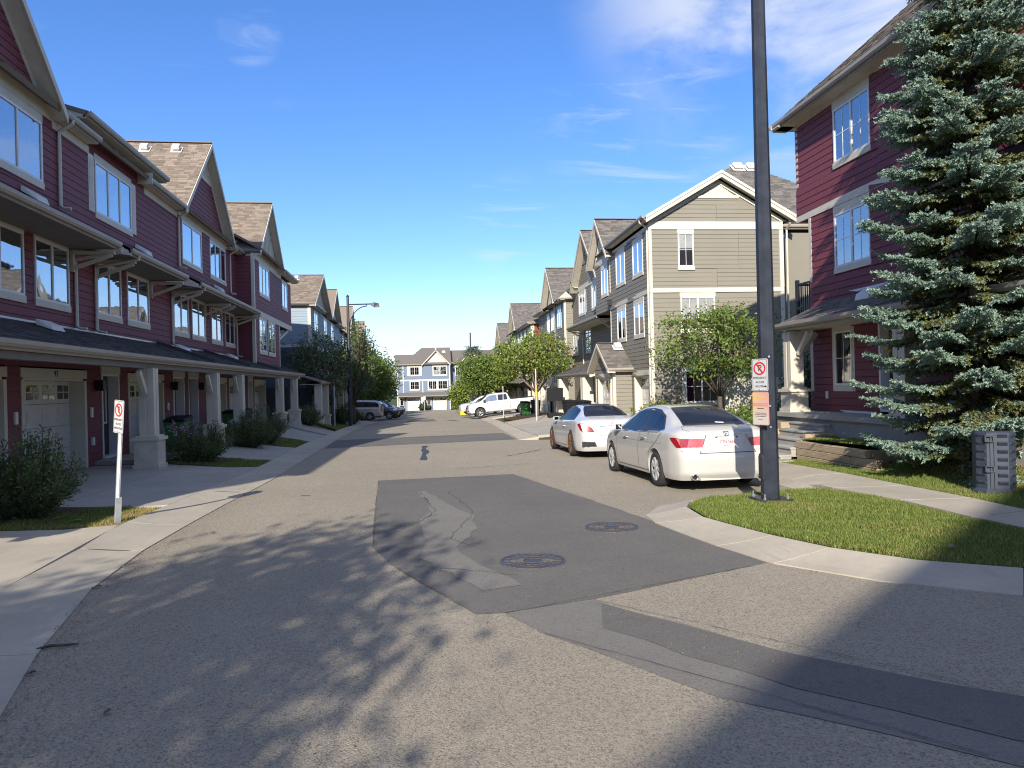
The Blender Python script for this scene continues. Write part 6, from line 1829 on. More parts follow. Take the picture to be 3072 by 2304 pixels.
def conifer(loc, label, height, rad, seed, nwh, twig, needle, mats, finger_n=16, name='spruce_tree', bottom=.35, prof=None, per_wh=7, droop=.28, fl=.3, nw=.0045):
    """whorled branches carrying finger-like twigs set with needles"""
    rng = np.random.default_rng(seed)
    t = thing(name, loc, label, 'tree')
    m = MB(); m.tube([(0, 0, -.2), (0, 0, height * .5), (0, 0, height)], [rad * .06, rad * .04, .01], 8)
    P = []; D = []; Ln = []; old = []
    br = m
    hs = np.linspace(bottom, height * .97, nwh)
    for i, hh in enumerate(hs):
        f = (hh - bottom) / (height - bottom)
        Lb = rad * (prof(f) if prof else (1 - f) ** .8)
        a0 = rng.uniform(0, 6.28)
        for k in range(per_wh):
            a = a0 + 2 * math.pi * k / per_wh + rng.uniform(-.25, .25)
            L = Lb * rng.uniform(.72, 1.12)
            if L < .15: continue
            dx, dy = math.cos(a), math.sin(a)
            h0 = hh + rng.uniform(-.15, .15)
            dr = droop * rng.uniform(.6, 1.3) * (1 - .6 * f)
            def pt(s): return np.array([dx * L * s, dy * L * s, h0 - dr * L * (s * (1.55 - s)) + .10 * L * max(0, s - .6) ** 1.2 * 2])
            br.tube([tuple(pt(s)) for s in (0, .3, .6, 1)], [.022, .016, .010, .004], 4, cap=False)
            side = np.array([-dy, dx, 0])
            ns = max(3, int(L / twig))
            for j in range(ns):
                s = .12 + .88 * (j + rng.random()) / ns
                b = pt(min(s, 1)); fw = pt(min(s + .05, 1.05)) - pt(s - .02); fw /= np.linalg.norm(fw)
                for sg in (-1, 1):
                    l2 = (.16 + .40 * (1 - s) ** .7 * min(1, L)) * rng.uniform(.6, 1.15) * (.6 + .4 * min(1, L / 1.5))
                    dv = fw * .75 + side * sg * .75 + np.array([0, 0, rng.uniform(-.30, .12)]); dv /= np.linalg.norm(dv)
                    nf = max(1, int(l2 / (fl * .42)))
                    for q in range(nf):
                        u = (q + .6) / nf
                        bb = b + dv * l2 * u * .85
                        for s2 in ((0,) if q == nf - 1 else (-1, 1)):
                            d2 = dv + np.cross(dv, [0, 0, 1]) * s2 * .7 + np.array([0, 0, rng.uniform(-.28, .1)])
                            d2 /= np.linalg.norm(d2)
                            P.append(bb); D.append(d2); Ln.append(fl * rng.uniform(.55, 1.0) * (.6 + .4 * u))
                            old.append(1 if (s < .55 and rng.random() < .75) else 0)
            P.append(pt(.93)); D.append((pt(1) - pt(.9)) / np.linalg.norm(pt(1) - pt(.9))); Ln.append(fl); old.append(0)
    br.build('trunk', 'bark', t, smooth=True, recalc=False)
    P = np.array(P); D = np.array(D); Ln = np.array(Ln); old = np.array(old)
    n = len(P); K = finger_n
    s = np.tile(np.linspace(0.02, 1, K), n); idx = np.repeat(np.arange(n), K)
    d = D[idx]
    rv = rng.normal(size=(n * K, 3)); rv[:, 2] += .25
    rv -= d * np.sum(rv * d, 1)[:, None]; rv /= np.linalg.norm(rv, axis=1)[:, None]
    b = P[idx] + d * (Ln[idx] * s)[:, None]
    nd = d * .75 + rv; nd /= np.linalg.norm(nd, axis=1)[:, None]
    nl_ = needle * rng.uniform(.7, 1.15, n * K)
    tip = b + nd * nl_[:, None]
    sd = np.cross(nd, rv + rng.normal(size=rv.shape) * .6); sd /= np.linalg.norm(sd, axis=1)[:, None] + 1e-9
    w = nw * (needle / .03)
    vs = np.stack([b - sd * w, b + sd * w, tip + sd * w * .4, tip - sd * w * .4], 1).reshape(-1, 3)
    k = np.arange(n * K) * 4
    fcs = np.stack([k, k + 1, k + 2, k + 3], 1)
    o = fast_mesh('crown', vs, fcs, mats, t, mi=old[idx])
    return t
def spruce_prof(f):
    return float(np.interp(f, [0, .05, .2, .55, .72, .88, 1], [.86, 1.0, 1.02, .80, .50, .22, .02]))
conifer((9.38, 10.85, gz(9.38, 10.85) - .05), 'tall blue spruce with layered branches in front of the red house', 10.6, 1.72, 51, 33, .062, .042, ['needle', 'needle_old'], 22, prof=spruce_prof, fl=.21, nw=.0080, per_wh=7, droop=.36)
conifer((8.2, 100, -3.6), 'tall loose pine in front of the far pale house', 9.3, 2.9, 52, 24, .42, .20, ['pine', 'pine'], 9, name='pine_tree', fl=.9, per_wh=6, bottom=.6, droop=.05, prof=lambda f: (1 - f) ** .6 * .9 + .05, nw=.006)

# leaves and twigs lying about
def litter(x, y, kind, s, rot, label, onroad=True):
    z = (roadz(y) if onroad else gz(x, y) + .05) + .012
    m = MB()
    if kind == 'twig':
        m.tube([(-s, 0, 0), (-.3 * s, .04 * s, .012), (.4 * s, -.03 * s, .008), (s, .05 * s, .004)], [.008, .012, .010, .006], 5)
        o = m.build('fallen_twig', 'bark')
    else:
        m.add([(-s, 0, .0), (-.3 * s, -.55 * s, .012), (.5 * s, -.4 * s, .016), (s, 0, .006), (.5 * s, .4 * s, .02), (-.3 * s, .55 * s, .01), (0, 0, .004)], [(0, 1, 6), (1, 2, 6), (2, 3, 6), (3, 4, 6), (4, 5, 6), (5, 0, 6)])
        o = m.build('fallen_leaf', 'leaf_yellowish' if kind == 'leaf' else 'manhole_rust')
    o.location = (x, y, z); o.rotation_euler = (0, 0, rot)
    tag(o, label, 'twig' if kind == 'twig' else 'leaf')
litter(-2.55, 5.42, 'twig', .13, .15, 'dark twig lying on the road beside the left gutter')
litter(-2.47, 4.9, 'brown', .035, .5, 'brown dead leaf at the left road edge below the twig')
litter(-1.72, 4.18, 'brown', .03, 1.2, 'reddish dead leaf on shaded road at lower left')
litter(-3.01, 7.15, 'brown', .05, .1, 'curled brown leaf at the edge of the left gutter')
litter(-2.69, 9.82, 'brown', .04, .7, 'small dead leaf on the sunlit road by the left gutter')
litter(5.0, 6.1, 'brown', .06, .3, 'dry brown leaf on the lawn by the lower kerb', False)
litter(7.1, 9.9, 'brown', .05, .3, 'dead leaf on the concrete pavement')
litter(-4.9, 11.0, 'leaf', .09, .2, 'pale fallen leaf on the small left lawn', False)
litter(-5.25, 11.25, 'leaf', .08, .9, 'yellow fallen leaf on the small left lawn', False)
# ---------------------------------------------------------------- vehicles
class Car:
    """origin on the ground under the rear axle, y forward; the skin is one lofted surface"""
    def __init__(s, name, label, loc, heading, spec, paint, pitch=0.0, group=None):
        s.t = thing(name, loc, label, spec.get('cat', 'car'), group)
        s.t.rotation_euler = (pitch, 0, heading)
        s.k = spec; s.paint = paint
        s.yr, s.yf = spec['yr'], spec['yf']
        s.build_body()
    def par(s, y):
        k = s.k
        g = lambda n: float(np.interp(y, [p[0] for p in k[n]], [p[1] for p in k[n]]))
        w, zbl, zr, wr = g('w'), g('belt'), g('roof'), g('wr')
        zr = max(zr, zbl + .02)
        zb = k['zb']
        for yw in (0.0, k['wb']):
            d = y - yw
            if abs(d) < k['ra']: zb = max(zb, k['zw'] + math.sqrt(k['ra'] ** 2 - d * d) * k.get('rv', 1.0))
        return w, zb, zbl, zr, wr
    def sx(s, t):
        return float(np.interp(t, [0, .10, .35, .55, .78, .92, 1], s.k.get('side', [.945, .975, .995, 1.0, .985, .965, .94])))
    def section(s, y):
        w, zb, zbl, zr, wr = s.par(y)
        zb = min(zb, zbl - .06)
        pts = [(0, zb), (w * .85, zb)]
        for f in np.linspace(0, 1, 20):
            z = zb + (zbl - zb) * f
            pts.append((w * s.sx((z - s.k['zb']) / (zbl - s.k['zb'])), z))
        h = zr - zbl; q = min(1, h / .35)
        x0 = w * .915; x1 = min(wr, x0 - .02); z1 = zr - .09 * q - .004
        z0 = zbl + .012 * min(1, h / .05)
        for f in (0, .33, .66, 1):
            pts.append((x0 + (x1 - x0) * f, z0 + (max(z1, z0) - z0) * f))
        pts += [(x1 * .93, zr - .045 * q - .002), (x1 * .75, zr - .016 * q - .001), (x1 * .4, zr - .003 * q), (0, zr)]
        return pts
    def D(s, x, y, z):
        k = s.k
        a = max(0.0, min(1.0, (s.yr + .7 - y) / .7)) ** 2
        b = max(0.0, min(1.0, (y - s.yf + .9) / .9)) ** 2
        cr = np.interp(z, [p[0] for p in k['rear']], [p[1] for p in k['rear']])
        cf = np.interp(z, [p[0] for p in k['front']], [p[1] for p in k['front']])
        ax = abs(x) / .95
        return y + a * (cr + k.get('krear', .13) * ax ** 2.6) - b * (cf + k.get('kfront', .30) * ax ** 2.4)
    def build_body(s):
        k = s.k
        ys = list(np.linspace(s.yr, s.yf, 54)) + [s.yr + .015, s.yr + .04, s.yr + .08, s.yf - .015, s.yf - .04, s.yf - .08]
        for yw in (0.0, k['wb']):
            for th in np.linspace(0, math.pi, 17): ys.append(yw + k['ra'] * math.cos(th) * .9995)
            ys += [yw + k['ra'] * 1.001, yw - k['ra'] * 1.001]
        ys = sorted(set(round(y, 4) for y in ys if s.yr <= y <= s.yf))
        rows = []
        for y in ys:
            e = min((y - s.yr), (s.yf - y))
            sh = 1 - .05 * max(0, 1 - e / .08) ** 2
            sec = s.section(y)
            zt = max(p[1] for p in sec)
            row = []
            for x, z in sec:
                if e < .08 and z > .8 * zt: z -= .03 * max(0, 1 - e / .08) ** 2
                row.append((x * sh, y, z))
            row += [(-x, yy, z) for x, yy, z in row[-2:0:-1]]
            rows.append(row)
        n = len(rows[0]); m = MB()
        vs = [(x, s.D(x, y, z), z) for r in rows for x, y, z in r]
        fs = [(i * n + q, i * n + (q + 1) % n, (i + 1) * n + (q + 1) % n, (i + 1) * n + q) for i in range(len(rows) - 1) for q in range(n)]
        for end, r in ((0, rows[0]), (1, rows[-1])):
            h = n // 2
            half = r[:h + 1]
            base = len(vs)
            J = 10
            for (x, y, z) in half:
                for j in range(2 * J + 1):
                    xx = x * (1 - j / J)
                    vs.append((xx, s.D(xx, y, z), z))
            wd = 2 * J + 1
            for i in range(h):
                for j in range(2 * J):
                    a = base + i * wd + j
                    fs.append((a, a + 1, a + wd + 1, a + wd))
        m.add(vs, fs)
        me_o = m.build('body', s.paint, s.t, smooth=True, recalc=False)
        bm = bmesh.new(); bm.from_mesh(me_o.data)
        bmesh.ops.remove_doubles(bm, verts=bm.verts, dist=.0008)
        bmesh.ops.recalc_face_normals(bm, faces=bm.faces)
        for e in bm.edges:
            if len(e.link_faces) == 2 and e.calc_face_angle(0) > math.radians(50): e.smooth = False
        bm.to_mesh(me_o.data); bm.free()
        s.body = me_o
        m = MB(); zb = k['zb']
        m.box((-.74 * k['W'], s.yr + .25, zb + .0), (.74 * k['W'], s.yf - .3, zb + .45)); s.p(m, 'underbody', 'black_plastic')
    def p(s, mb, name, mat, parent=None, smooth=False, recalc=True):
        return mb.build(name, mat, parent or s.t, None, smooth, recalc)
    def X(s, y, z):
        sec = s.section(y)[1:]
        zs = [p[1] for p in sec]; xs = [p[0] for p in sec]
        for i in range(len(zs)): zs[i] += i * 1e-6
        return float(np.interp(z, zs, xs))
    def Z(s, x, y):
        sec = s.section(y)[::-1]
        sec = [p for p in sec if p[1] > s.par(y)[2] - .02]
        return float(np.interp(abs(x), [p[0] for p in sec], [p[1] for p in sec]))
    def panel(s, name, poly, mode, mat, side=1, off=.005, step=.09, parent=None, smooth=True, thick=.0):
        bm = bmesh.new()
        bm.faces.new([bm.verts.new((a, b, 0)) for a, b in poly])
        for ax in (0, 1):
            lo = min(p[ax] for p in poly); hi = max(p[ax] for p in poly); q = math.floor(lo / step) + 1
            while q * step < hi - 1e-4:
                co = [0, 0, 0]; no = [0, 0, 0]; co[ax] = q * step; no[ax] = 1
                bmesh.ops.bisect_plane(bm, geom=list(bm.verts) + list(bm.edges) + list(bm.faces), plane_co=co, plane_no=no, dist=1e-6)
                q += 1
        bmesh.ops.triangulate(bm, faces=list(bm.faces))
        for v in bm.verts:
            a, b = v.co.x, v.co.y
            if mode == 'side': x, y, z = side * (s.X(a, b) + off), a, b
            elif mode == 'top': x, y, z = a, b, s.Z(a, b) + off
            elif mode == 'rear': x, y, z = a, s.yr - off, b
            else: x, y, z = a, s.yf + off, b
            v.co = (x, s.D(x, y, z), z)
        if mode == 'top':      # lift along the slope so that steep glass clears the skin
            bm.normal_update()
        bmesh.ops.recalc_face_normals(bm, faces=bm.faces)
        me = bpy.data.meshes.new(name); bm.to_mesh(me); bm.free(); setmat(me, mat)
        if smooth: me.polygons.foreach_set('use_smooth', [True] * len(me.polygons))
        o = bpy.data.objects.new(name, me)
        return link(o, parent or s.t)
    def seam(s, pts, mode, side=1, w=.013, mat='black_plastic', name='panel_gap', off=.0025):
        out = []
        for (a, b), (c, d) in zip(pts, pts[1:]):
            L = math.hypot(c - a, d - b); nx, ny = -(d - b) / L * w / 2, (c - a) / L * w / 2
            out.append([(a + nx, b + ny), (c + nx, d + ny), (c - nx, d - ny), (a - nx, b - ny)])
        m = MB()
        for q in out:
            K = 6
            for i in range(K):
                r = []
                for t in (i / K, (i + 1) / K):
                    r.append([(q[0][0] + (q[1][0] - q[0][0]) * t, q[0][1] + (q[1][1] - q[0][1]) * t), (q[3][0] + (q[2][0] - q[3][0]) * t, q[3][1] + (q[2][1] - q[3][1]) * t)])
                P = []
                for a, b in (r[0][0], r[1][0], r[1][1], r[0][1]):
                    if mode == 'side': x, y, z = side * (s.X(a, b) + off), a, b
                    elif mode == 'top': x, y, z = a, b, s.Z(a, b) + off
                    elif mode == 'rear': x, y, z = a, s.yr - off, b
                    else: x, y, z = a, s.yf + off, b
                    P.append((x, s.D(x, y, z), z))
                m.add(P, [(0, 1, 2, 3)])
        return s.p(m, name, mat, recalc=False)
    def wheels(s, r, tw, track, spokes=10, rim='alu', style='twin', sidewall=.11, rimdark='black_plastic'):
        for yw in (0.0, s.k['wb']):
            for sg in (-1, 1):
                rr = r - sidewall
                m = MB(); m.lathe([(rr - .01, -tw / 2), (rr + .02, -tw / 2 - .006), (r - .03, -tw / 2 + .0), (r - .006, -tw / 2 + .03), (r, -tw / 4), (r, tw / 4), (r - .006, tw / 2 - .03), (r - .03, tw / 2), (rr + .02, tw / 2 + .006), (rr - .01, tw / 2)], 36, 'x', closed=True)
                o = s.p(m, 'wheel', 'rubber', smooth=True)
                o.location = (sg * (track / 2), yw, r)
                m = MB(); m.lathe([(rr + .012, tw / 2 + .004), (rr - .012, tw / 2 - .004), (rr - .02, tw / 2 - .05), (rr - .02, -tw / 2 + .02)], 36, 'x')
                q = MB()
                e = tw / 2 - .012
                for kk in range(spokes):
                    a = 2 * math.pi * kk / spokes
                    for da in ((-.12, .12) if style == 'twin' else (0,)):
                        c, s_ = math.cos(a + da), math.sin(a + da)
                        c0, s0 = math.cos(a + da * .35), math.sin(a + da * .35)
                        q.bar((e - .012, c0 * rr * .16, s0 * rr * .16), (e - .006, c * rr * .97, s_ * rr * .97), .032 if style != 'fine' else .018, .03, (1, 0, 0))
                q.lathe([(rr * .23, e - .03), (rr * .23, e + .006), (rr * .12, e + .012), (0, e + .012)], 20, 'x')
                q.lathe([(rr + .010, e - .01), (rr + .010, e + .012), (rr - .022, e + .004), (rr - .022, e - .01)], 36, 'x', closed=True)
                d = MB(); d.lathe([(rr - .005, e - .07), (0, e - .07)], 28, 'x')
                ro = s.p(q, 'rim', rim, o, smooth=False); do = s.p(d, 'brake_disc', rimdark, o)
                if sg < 0:
                    for x in (ro, do): x.rotation_euler = (0, 0, math.pi)
    def mirror(s, y, z, side, w=.22, h=.14, paint=None):
        x = s.X(y, z)
        m = MB(); m.hexa([(side * (x + .06), y - .04, z - h / 2), (side * (x + w), y - .02, z - h / 2 + .02), (side * (x + w - .03), y + .12, z - h / 2 + .03), (side * (x + .06), y + .12, z - h / 2), (side * (x + .06), y - .04, z + h / 2 - .01), (side * (x + w), y - .02, z + h / 2 - .02), (side * (x + w - .03), y + .12, z + h / 2 - .04), (side * (x + .06), y + .12, z + h / 2 - .02)])
        m.bar((side * (x - .02), y + .05, z - h / 2 + .02), (side * (x + .09), y + .05, z - h / 2 + .02), .05, .04)
        o = m.build('side_mirror', paint or s.paint, s.t, bevel=.012)
        q = MB(); q.box((0, 0, 0), (1, 1, 1))
        q.v = [(side * (x + .08 + (w - .11) * a), y - .046 + .014 * a + .004 * b, z - h / 2 + .022 + (h - .05) * c) for a, b, c in q.v]
        s.p(q, 'mirror_glass', 'glass_dark', o)
    def handle(s, y, z, side, mat, w=.2):
        x = s.X(y, z)
        m = MB(); m.tube([(side * (x - .005), y - w / 2, z), (side * (x + .035), y - w / 2 + .03, z + .004), (side * (x + .035), y + w / 2 - .03, z + .004), (side * (x - .005), y + w / 2, z)], .014, 6)
        s.p(m, 'door_handle', mat, smooth=True)
    def rear_box(s, name, x0, x1, z0, z1, mat, off=.01, dep=.02, parent=None):
        m = MB(); pts = []
        for o in (off - dep, off):
            for x, z in ((x0, z0), (x1, z0), (x1, z1), (x0, z1)):
                pts.append((x, s.D(x, s.yr - o, z), z))
        m.hexa([pts[0], pts[1], pts[5], pts[4], pts[3], pts[2], pts[6], pts[7]])
        return s.p(m, name, mat, parent)
    def rear_text(s, name, txt, size, x, z, mat, off=.02, sx=1.0, shear=0, spacing=1.0):
        vs, fs = text_mesh(txt, size, .0015, spacing, shear, sx)
        m = MB(); m.add([(x + a, s.D(x + a, s.yr - off, z + c) - .0 - b * -1 * 0 + b, z + c) for a, b, c in vs], fs)
        return s.p(m, name, mat, recalc=False)

ACC = dict(W=.923, wb=2.80, yr=-1.14, yf=3.79, zb=.20, zw=.325, ra=.375, cat='car',
    w=[(-1.14, .80), (-1.0, .855), (-.7, .905), (0, .922), (1.5, .923), (2.8, .92), (3.3, .89), (3.6, .82), (3.79, .70)],
    belt=[(-1.14, .965), (-.9, 1.0), (-.4, 1.02), (.4, 1.0), (1.2, .975), (2.3, .945), (2.6, .945), (3.0, .90), (3.4, .82), (3.65, .72), (3.79, .60)],
    roof=[(-1.14, 1.03), (-.9, 1.085), (-.66, 1.11), (-.55, 1.125), (-.3, 1.235), (0, 1.345), (.3, 1.425), (.6, 1.462), (.95, 1.478), (1.3, 1.470), (1.6, 1.435), (1.95, 1.33), (2.3, 1.17), (2.55, 1.04), (2.7, 1.0), (3.0, .95), (3.4, .87), (3.65, .76), (3.79, .63)],
    wr=[(-1.14, .72), (-.6, .74), (-.3, .70), (.1, .63), (.6, .595), (1.2, .595), (1.7, .625), (2.2, .69), (2.6, .74), (3.79, .6)],
    rear=[(.2, .12), (.32, .02), (.5, .0), (.62, .0), (.68, .035), (.95, .10), (1.1, .17)], front=[(.2, .15), (.45, 0), (.65, .03), (1, .3)])
c = Car('white_sedan', 'pearl white four-door sedan parked nearest, plate CFN-5668', (5.22, 12.52, roadz(12.5) + .0), math.radians(.6), ACC, 'paint_white', -math.atan(SLOPE))
c.wheels(.325, .215, 1.60, 7, 'alu', 'twin', .10)
for sd in (-1, 1):
    c.panel('rear_door_window', [(-.20, 1.06), (-.02, 1.025), (.80, 1.005), (.84, 1.38), (.50, 1.355), (.15, 1.26)], 'side', 'glass_car', sd, .006)
    c.panel('front_door_window', [(.92, 1.0), (2.27, .97), (1.98, 1.14), (1.6, 1.31), (1.3, 1.375), (.94, 1.39)], 'side', 'glass_car', sd, .006)
    c.panel('window_surround', [(-.30, 1.055), (-.05, 1.0), (2.42, .948), (2.03, 1.15), (1.62, 1.335), (1.3, 1.40), (.84, 1.415), (.45, 1.39), (.08, 1.28)], 'side', 'black_plastic', sd, .003)
    c.panel('window_trim', [(-.30, 1.035), (-.05, .985), (2.42, .935), (2.42, .950), (-.05, 1.0), (-.32, 1.055)], 'side', 'chrome', sd, .007)
    c.seam([(-.25, .98), (-.1, .85), (.30, .62), (.42, .30), (.42, .26)], 'side', sd); c.seam([(.88, .985), (.93, .7), (.93, .26)], 'side', sd); c.seam([(2.35, .93), (2.40, .7), (2.36, .4), (2.30, .27)], 'side', sd); c.seam([(.40, .26), (2.3, .26)], 'side', sd)
    c.seam([(-.35, .80), (2.4, .80)], 'side', sd, .006, 'paint_white', 'crease', .006)
    c.handle(.62, .86, sd, 'chrome'); c.handle(1.72, .83, sd, 'chrome')
    c.mirror(2.16, 1.02, sd, .23, .15)
    # tail lamps: red part wraps to the side, pink inner lens, clear strip below
    c.panel('tail_lamp', [(sd * .44, .765), (sd * .80, .765), (sd * .86, .915), (sd * .40, .905)][::sd], 'rear', 'tail_pink', 1, .008)
    c.panel('tail_lamp', [(-1.13, .76), (-1.02, .76), (-.80, .87), (-.72, .925), (-.9, .93), (-1.13, .91)], 'side', 'tail_red', sd, .008)
    c.panel('tail_lamp', [(sd * .70, .77), (sd * .81, .77), (sd * .86, .915), (sd * .66, .91)][::sd], 'rear', 'tail_red', 1, .011)
    c.panel('reverse_lamp', [(sd * .46, .705), (sd * .80, .705), (sd * .81, .762), (sd * .43, .762)][::sd], 'rear', 'lamp_clear', 1, .008)
    c.panel('head_lamp', [(3.18, .66), (3.62, .58), (3.70, .66), (3.45, .76), (3.15, .80)], 'side', 'lamp_clear', sd, .006)
    m = MB(); m.lathe([(.055, -.1), (.058, .0), (.052, .004), (.042, 0), (.040, -.1)], 18, 'y', closed=True)
    o = c.p(m, 'exhaust_tip', 'chrome', smooth=True); o.location = (sd * .60, -1.10, .265); o.rotation_euler = (0, 0, math.pi)
    m = MB(); m.lathe([(.041, .02), (0, .02)], 14, 'y'); o2 = c.p(m, 'exhaust_bore', 'black_plastic'); o2.location = (sd * .60, -1.10, .265)
c.panel('rear_window', [(-.58, -.60), (.58, -.60), (.52, -.1), (.455, .34), (-.455, .34), (-.52, -.1)], 'top', 'glass_car', 1, .010)
c.panel('windscreen', [(-.62, 2.50), (.62, 2.50), (.56, 2.1), (.50, 1.62), (-.50, 1.62), (-.56, 2.1)], 'top', 'glass_car', 1, .010)
c.seam([(-.36, .965), (-.46, .73), (-.50, .665), (.50, .665), (.46, .73), (.36, .965)], 'rear', 1, .012)
c.seam([(-.66, .985), (.66, .985)], 'rear', 1, .007, 'shutter', 'lid_crease')
c.seam([(-.62, -.62), (-.70, -.95), (-.62, -1.1)], 'top', 1, .007); c.seam([(.62, -.62), (.70, -.95), (.62, -1.1)], 'top', 1, .007)
c.seam([(-.62, -.615), (.62, -.615)], 'top', 1, .02)
c.rear_box('plate_frame', -.165, .165, .750, .930, 'shutter', .010, .012)
pl = c.rear_box('number_plate', -.15, .15, .765, .915, 'plate', .018, .012)
c.rear_box('plate_recess', -.20, .20, .915, .935, 'black_plastic', .008, .01)
c.rear_text('plate_number', 'CFN-5668', .078, 0, .845, 'plate_red', .0205, .82)
c.rear_text('plate_header', 'WILD ROSE COUNTRY', .018, 0, .785, 'plate_red', .0205, .9)
c.rear_text('badge', 'Accord', .05, -.30, .895, 'alu', .008, 1.35, .25); c.rear_text('badge', 'V6', .05, .37, .905, 'alu', .008, 1.2)
m = MB()   # emblem: rounded square ring with an H inside
for q in (((-.045, 1.015), (.045, 1.015)), ((-.036, .945), (.036, .945)), ((-.045, 1.015), (-.036, .945)), ((.045, 1.015), (.036, .945)), ((-.02, 1.01), (-.014, .95)), ((.02, 1.01), (.014, .95)), ((-.018, .98), (.018, .98))):
    (a, b), (d, e) = q
    m.bar((a, c.D(a, c.yr - .008, b), b), (d, c.D(d, c.yr - .008, e), e), .009, .009)
c.p(m, 'emblem', 'chrome')
m = MB(); m.box((-.48, -1.04, .2), (.48, -.9, .30)); c.p(m, 'bumper_valance', 'paint_white')
c.panel('licence_tray', [(.05, -.52), (.2, -.54), (.2, -.50), (.05, -.48)], 'top', 'meter', 1, .014)

MER = dict(W=.935, wb=2.955, yr=-1.16, yf=3.90, zb=.17, zw=.34, ra=.385, cat='car',
    w=[(-1.16, .78), (-1.0, .85), (-.6, .925), (0, .94), (1.5, .93), (2.9, .935), (3.4, .91), (3.7, .83), (3.9, .68)],
    belt=[(-1.16, .93), (-.9, .975), (-.4, .99), (.6, .975), (1.6, .95), (2.4, .92), (2.7, .92), (3.2, .86), (3.6, .75), (3.9, .60)],
    roof=[(-1.16, .99), (-.9, 1.04), (-.6, 1.075), (-.45, 1.10), (-.1, 1.235), (.3, 1.345), (.7, 1.405), (1.1, 1.42), (1.5, 1.39), (1.9, 1.29), (2.3, 1.13), (2.6, 1.0), (2.8, .965), (3.2, .91), (3.6, .80), (3.9, .63)],
    wr=[(-1.16, .70), (-.5, .72), (-.2, .66), (.3, .585), (.9, .56), (1.4, .575), (2.0, .65), (2.6, .74), (3.9, .6)],
    rear=[(.17, .12), (.3, .03), (.5, .0), (.62, .0), (.70, .03), (.95, .10), (1.05, .15)], front=[(.2, .12), (.45, 0), (.65, .03), (1, .3)])
c = Car('white_coupe', 'white two-door coupe with bronze wheels parked ahead of the sedan', (5.24, 19.6, roadz(19.6) + .03), math.radians(-.8), MER, 'paint_white2', -math.atan(SLOPE))
c.wheels(.345, .25, 1.66, 10, 'bronze', 'twin', .07, 'rubber')
for sd in (-1, 1):
    c.panel('side_window', [(-.10, 1.01), (1.02, .985), (2.30, .955), (1.95, 1.13), (1.5, 1.30), (1.1, 1.345), (.6, 1.33), (.2, 1.23)], 'side', 'glass_car', sd, .006)
    c.panel('window_surround', [(-.18, 1.0), (1.02, .97), (2.42, .935), (2.0, 1.15), (1.52, 1.325), (1.1, 1.37), (.6, 1.355), (.16, 1.25)], 'side', 'black_plastic', sd, .003)
    c.seam([(.55, .96), (.62, .7), (.62, .25)], 'side', sd); c.seam([(2.30, .93), (2.36, .6), (2.25, .25)], 'side', sd); c.seam([(.62, .25), (2.25, .25)], 'side', sd)
    c.handle(.95, .80, sd, 'paint_white2'); c.mirror(2.08, 1.0, sd, .24, .14)
    c.panel('tail_lamp', [(sd * .50, .68), (sd * .80, .70), (sd * .86, .92), (sd * .72, .90), (sd * .56, .80)][::sd], 'rear', 'tail_red', 1, .008)
    c.panel('tail_lamp', [(-1.15, .70), (-1.02, .72), (-.78, .86), (-.72, .90), (-.95, .925), (-1.15, .92)], 'side', 'tail_red', sd, .008)
    c.panel('bumper_vent', [(sd * .45, .30), (sd * .84, .30), (sd * .84, .44), (sd * .50, .42)][::sd], 'rear', 'black_plastic', 1, .006)
    for dx in (-.07, .07):
        m = MB(); m.lathe([(.05, -.08), (.052, .0), (.04, 0), (.038, -.08)], 14, 'y', closed=True); m.v = [(x * 1.25, y, z * .75) for x, y, z in m.v]
        o = c.p(m, 'exhaust_tip', 'chrome'); o.location = (sd * .60 + dx, -1.10, .335); o.rotation_euler = (0, 0, math.pi)
    c.panel('head_lamp', [(3.3, .66), (3.72, .56), (3.8, .64), (3.5, .78), (3.28, .82)], 'side', 'lamp_clear', sd, .006)
c.panel('rear_window', [(-.60, -.50), (.60, -.50), (.60, -.30), (.50, .2), (.40, .50), (-.40, .50), (-.50, .2), (-.60, -.30)], 'top', 'glass_car', 1, .010)
c.panel('windscreen', [(-.62, 2.52), (.62, 2.52), (.54, 2.0), (.47, 1.55), (-.47, 1.55), (-.54, 2.0)], 'top', 'glass_car', 1, .010)
c.panel('sunroof', [(-.40, .62), (.40, .62), (.42, 1.4), (-.42, 1.4)], 'top', 'black_plastic', 1, .008)
c.seam([(-.50, .95), (-.42, .78), (-.40, .60), (.40, .60), (.42, .78), (.50, .95)], 'rear', 1, .008)
c.rear_box('number_plate', -.15, .15, .665, .815, 'plate', .018, .012); c.rear_text('plate_number', 'CVC-2777', .085, 0, .74, 'plate_red', .0205, .78)
c.rear_box('trim_bar', -.36, .36, .83, .85, 'chrome', .012, .012)
c.rear_text('badge', 'CL', .05, -.52, .87, 'alu', .010, 1.2)
m = MB(); m.lathe([(.036, -.006), (.036, .004), (.031, .004), (.031, -.006)], 20, 'y', closed=True)
for a in (90, 210, 330): m.bar((0, 0, 0), (.033 * math.cos(math.radians(a)), 0, .033 * math.sin(math.radians(a))), .006, .008)
o = c.p(m, 'emblem', 'chrome'); o.location = (0, c.D(0, c.yr - .008, .92), .92)
m = MB(); m.lathe([(.0, .2), (.1, .16), (.13, .05), (.12, -.02), (.05, -.04)], 14); o = c.p(m, 'headrest_cap', 'yellow', smooth=True); o.location = (-.36, 1.1, 1.10)

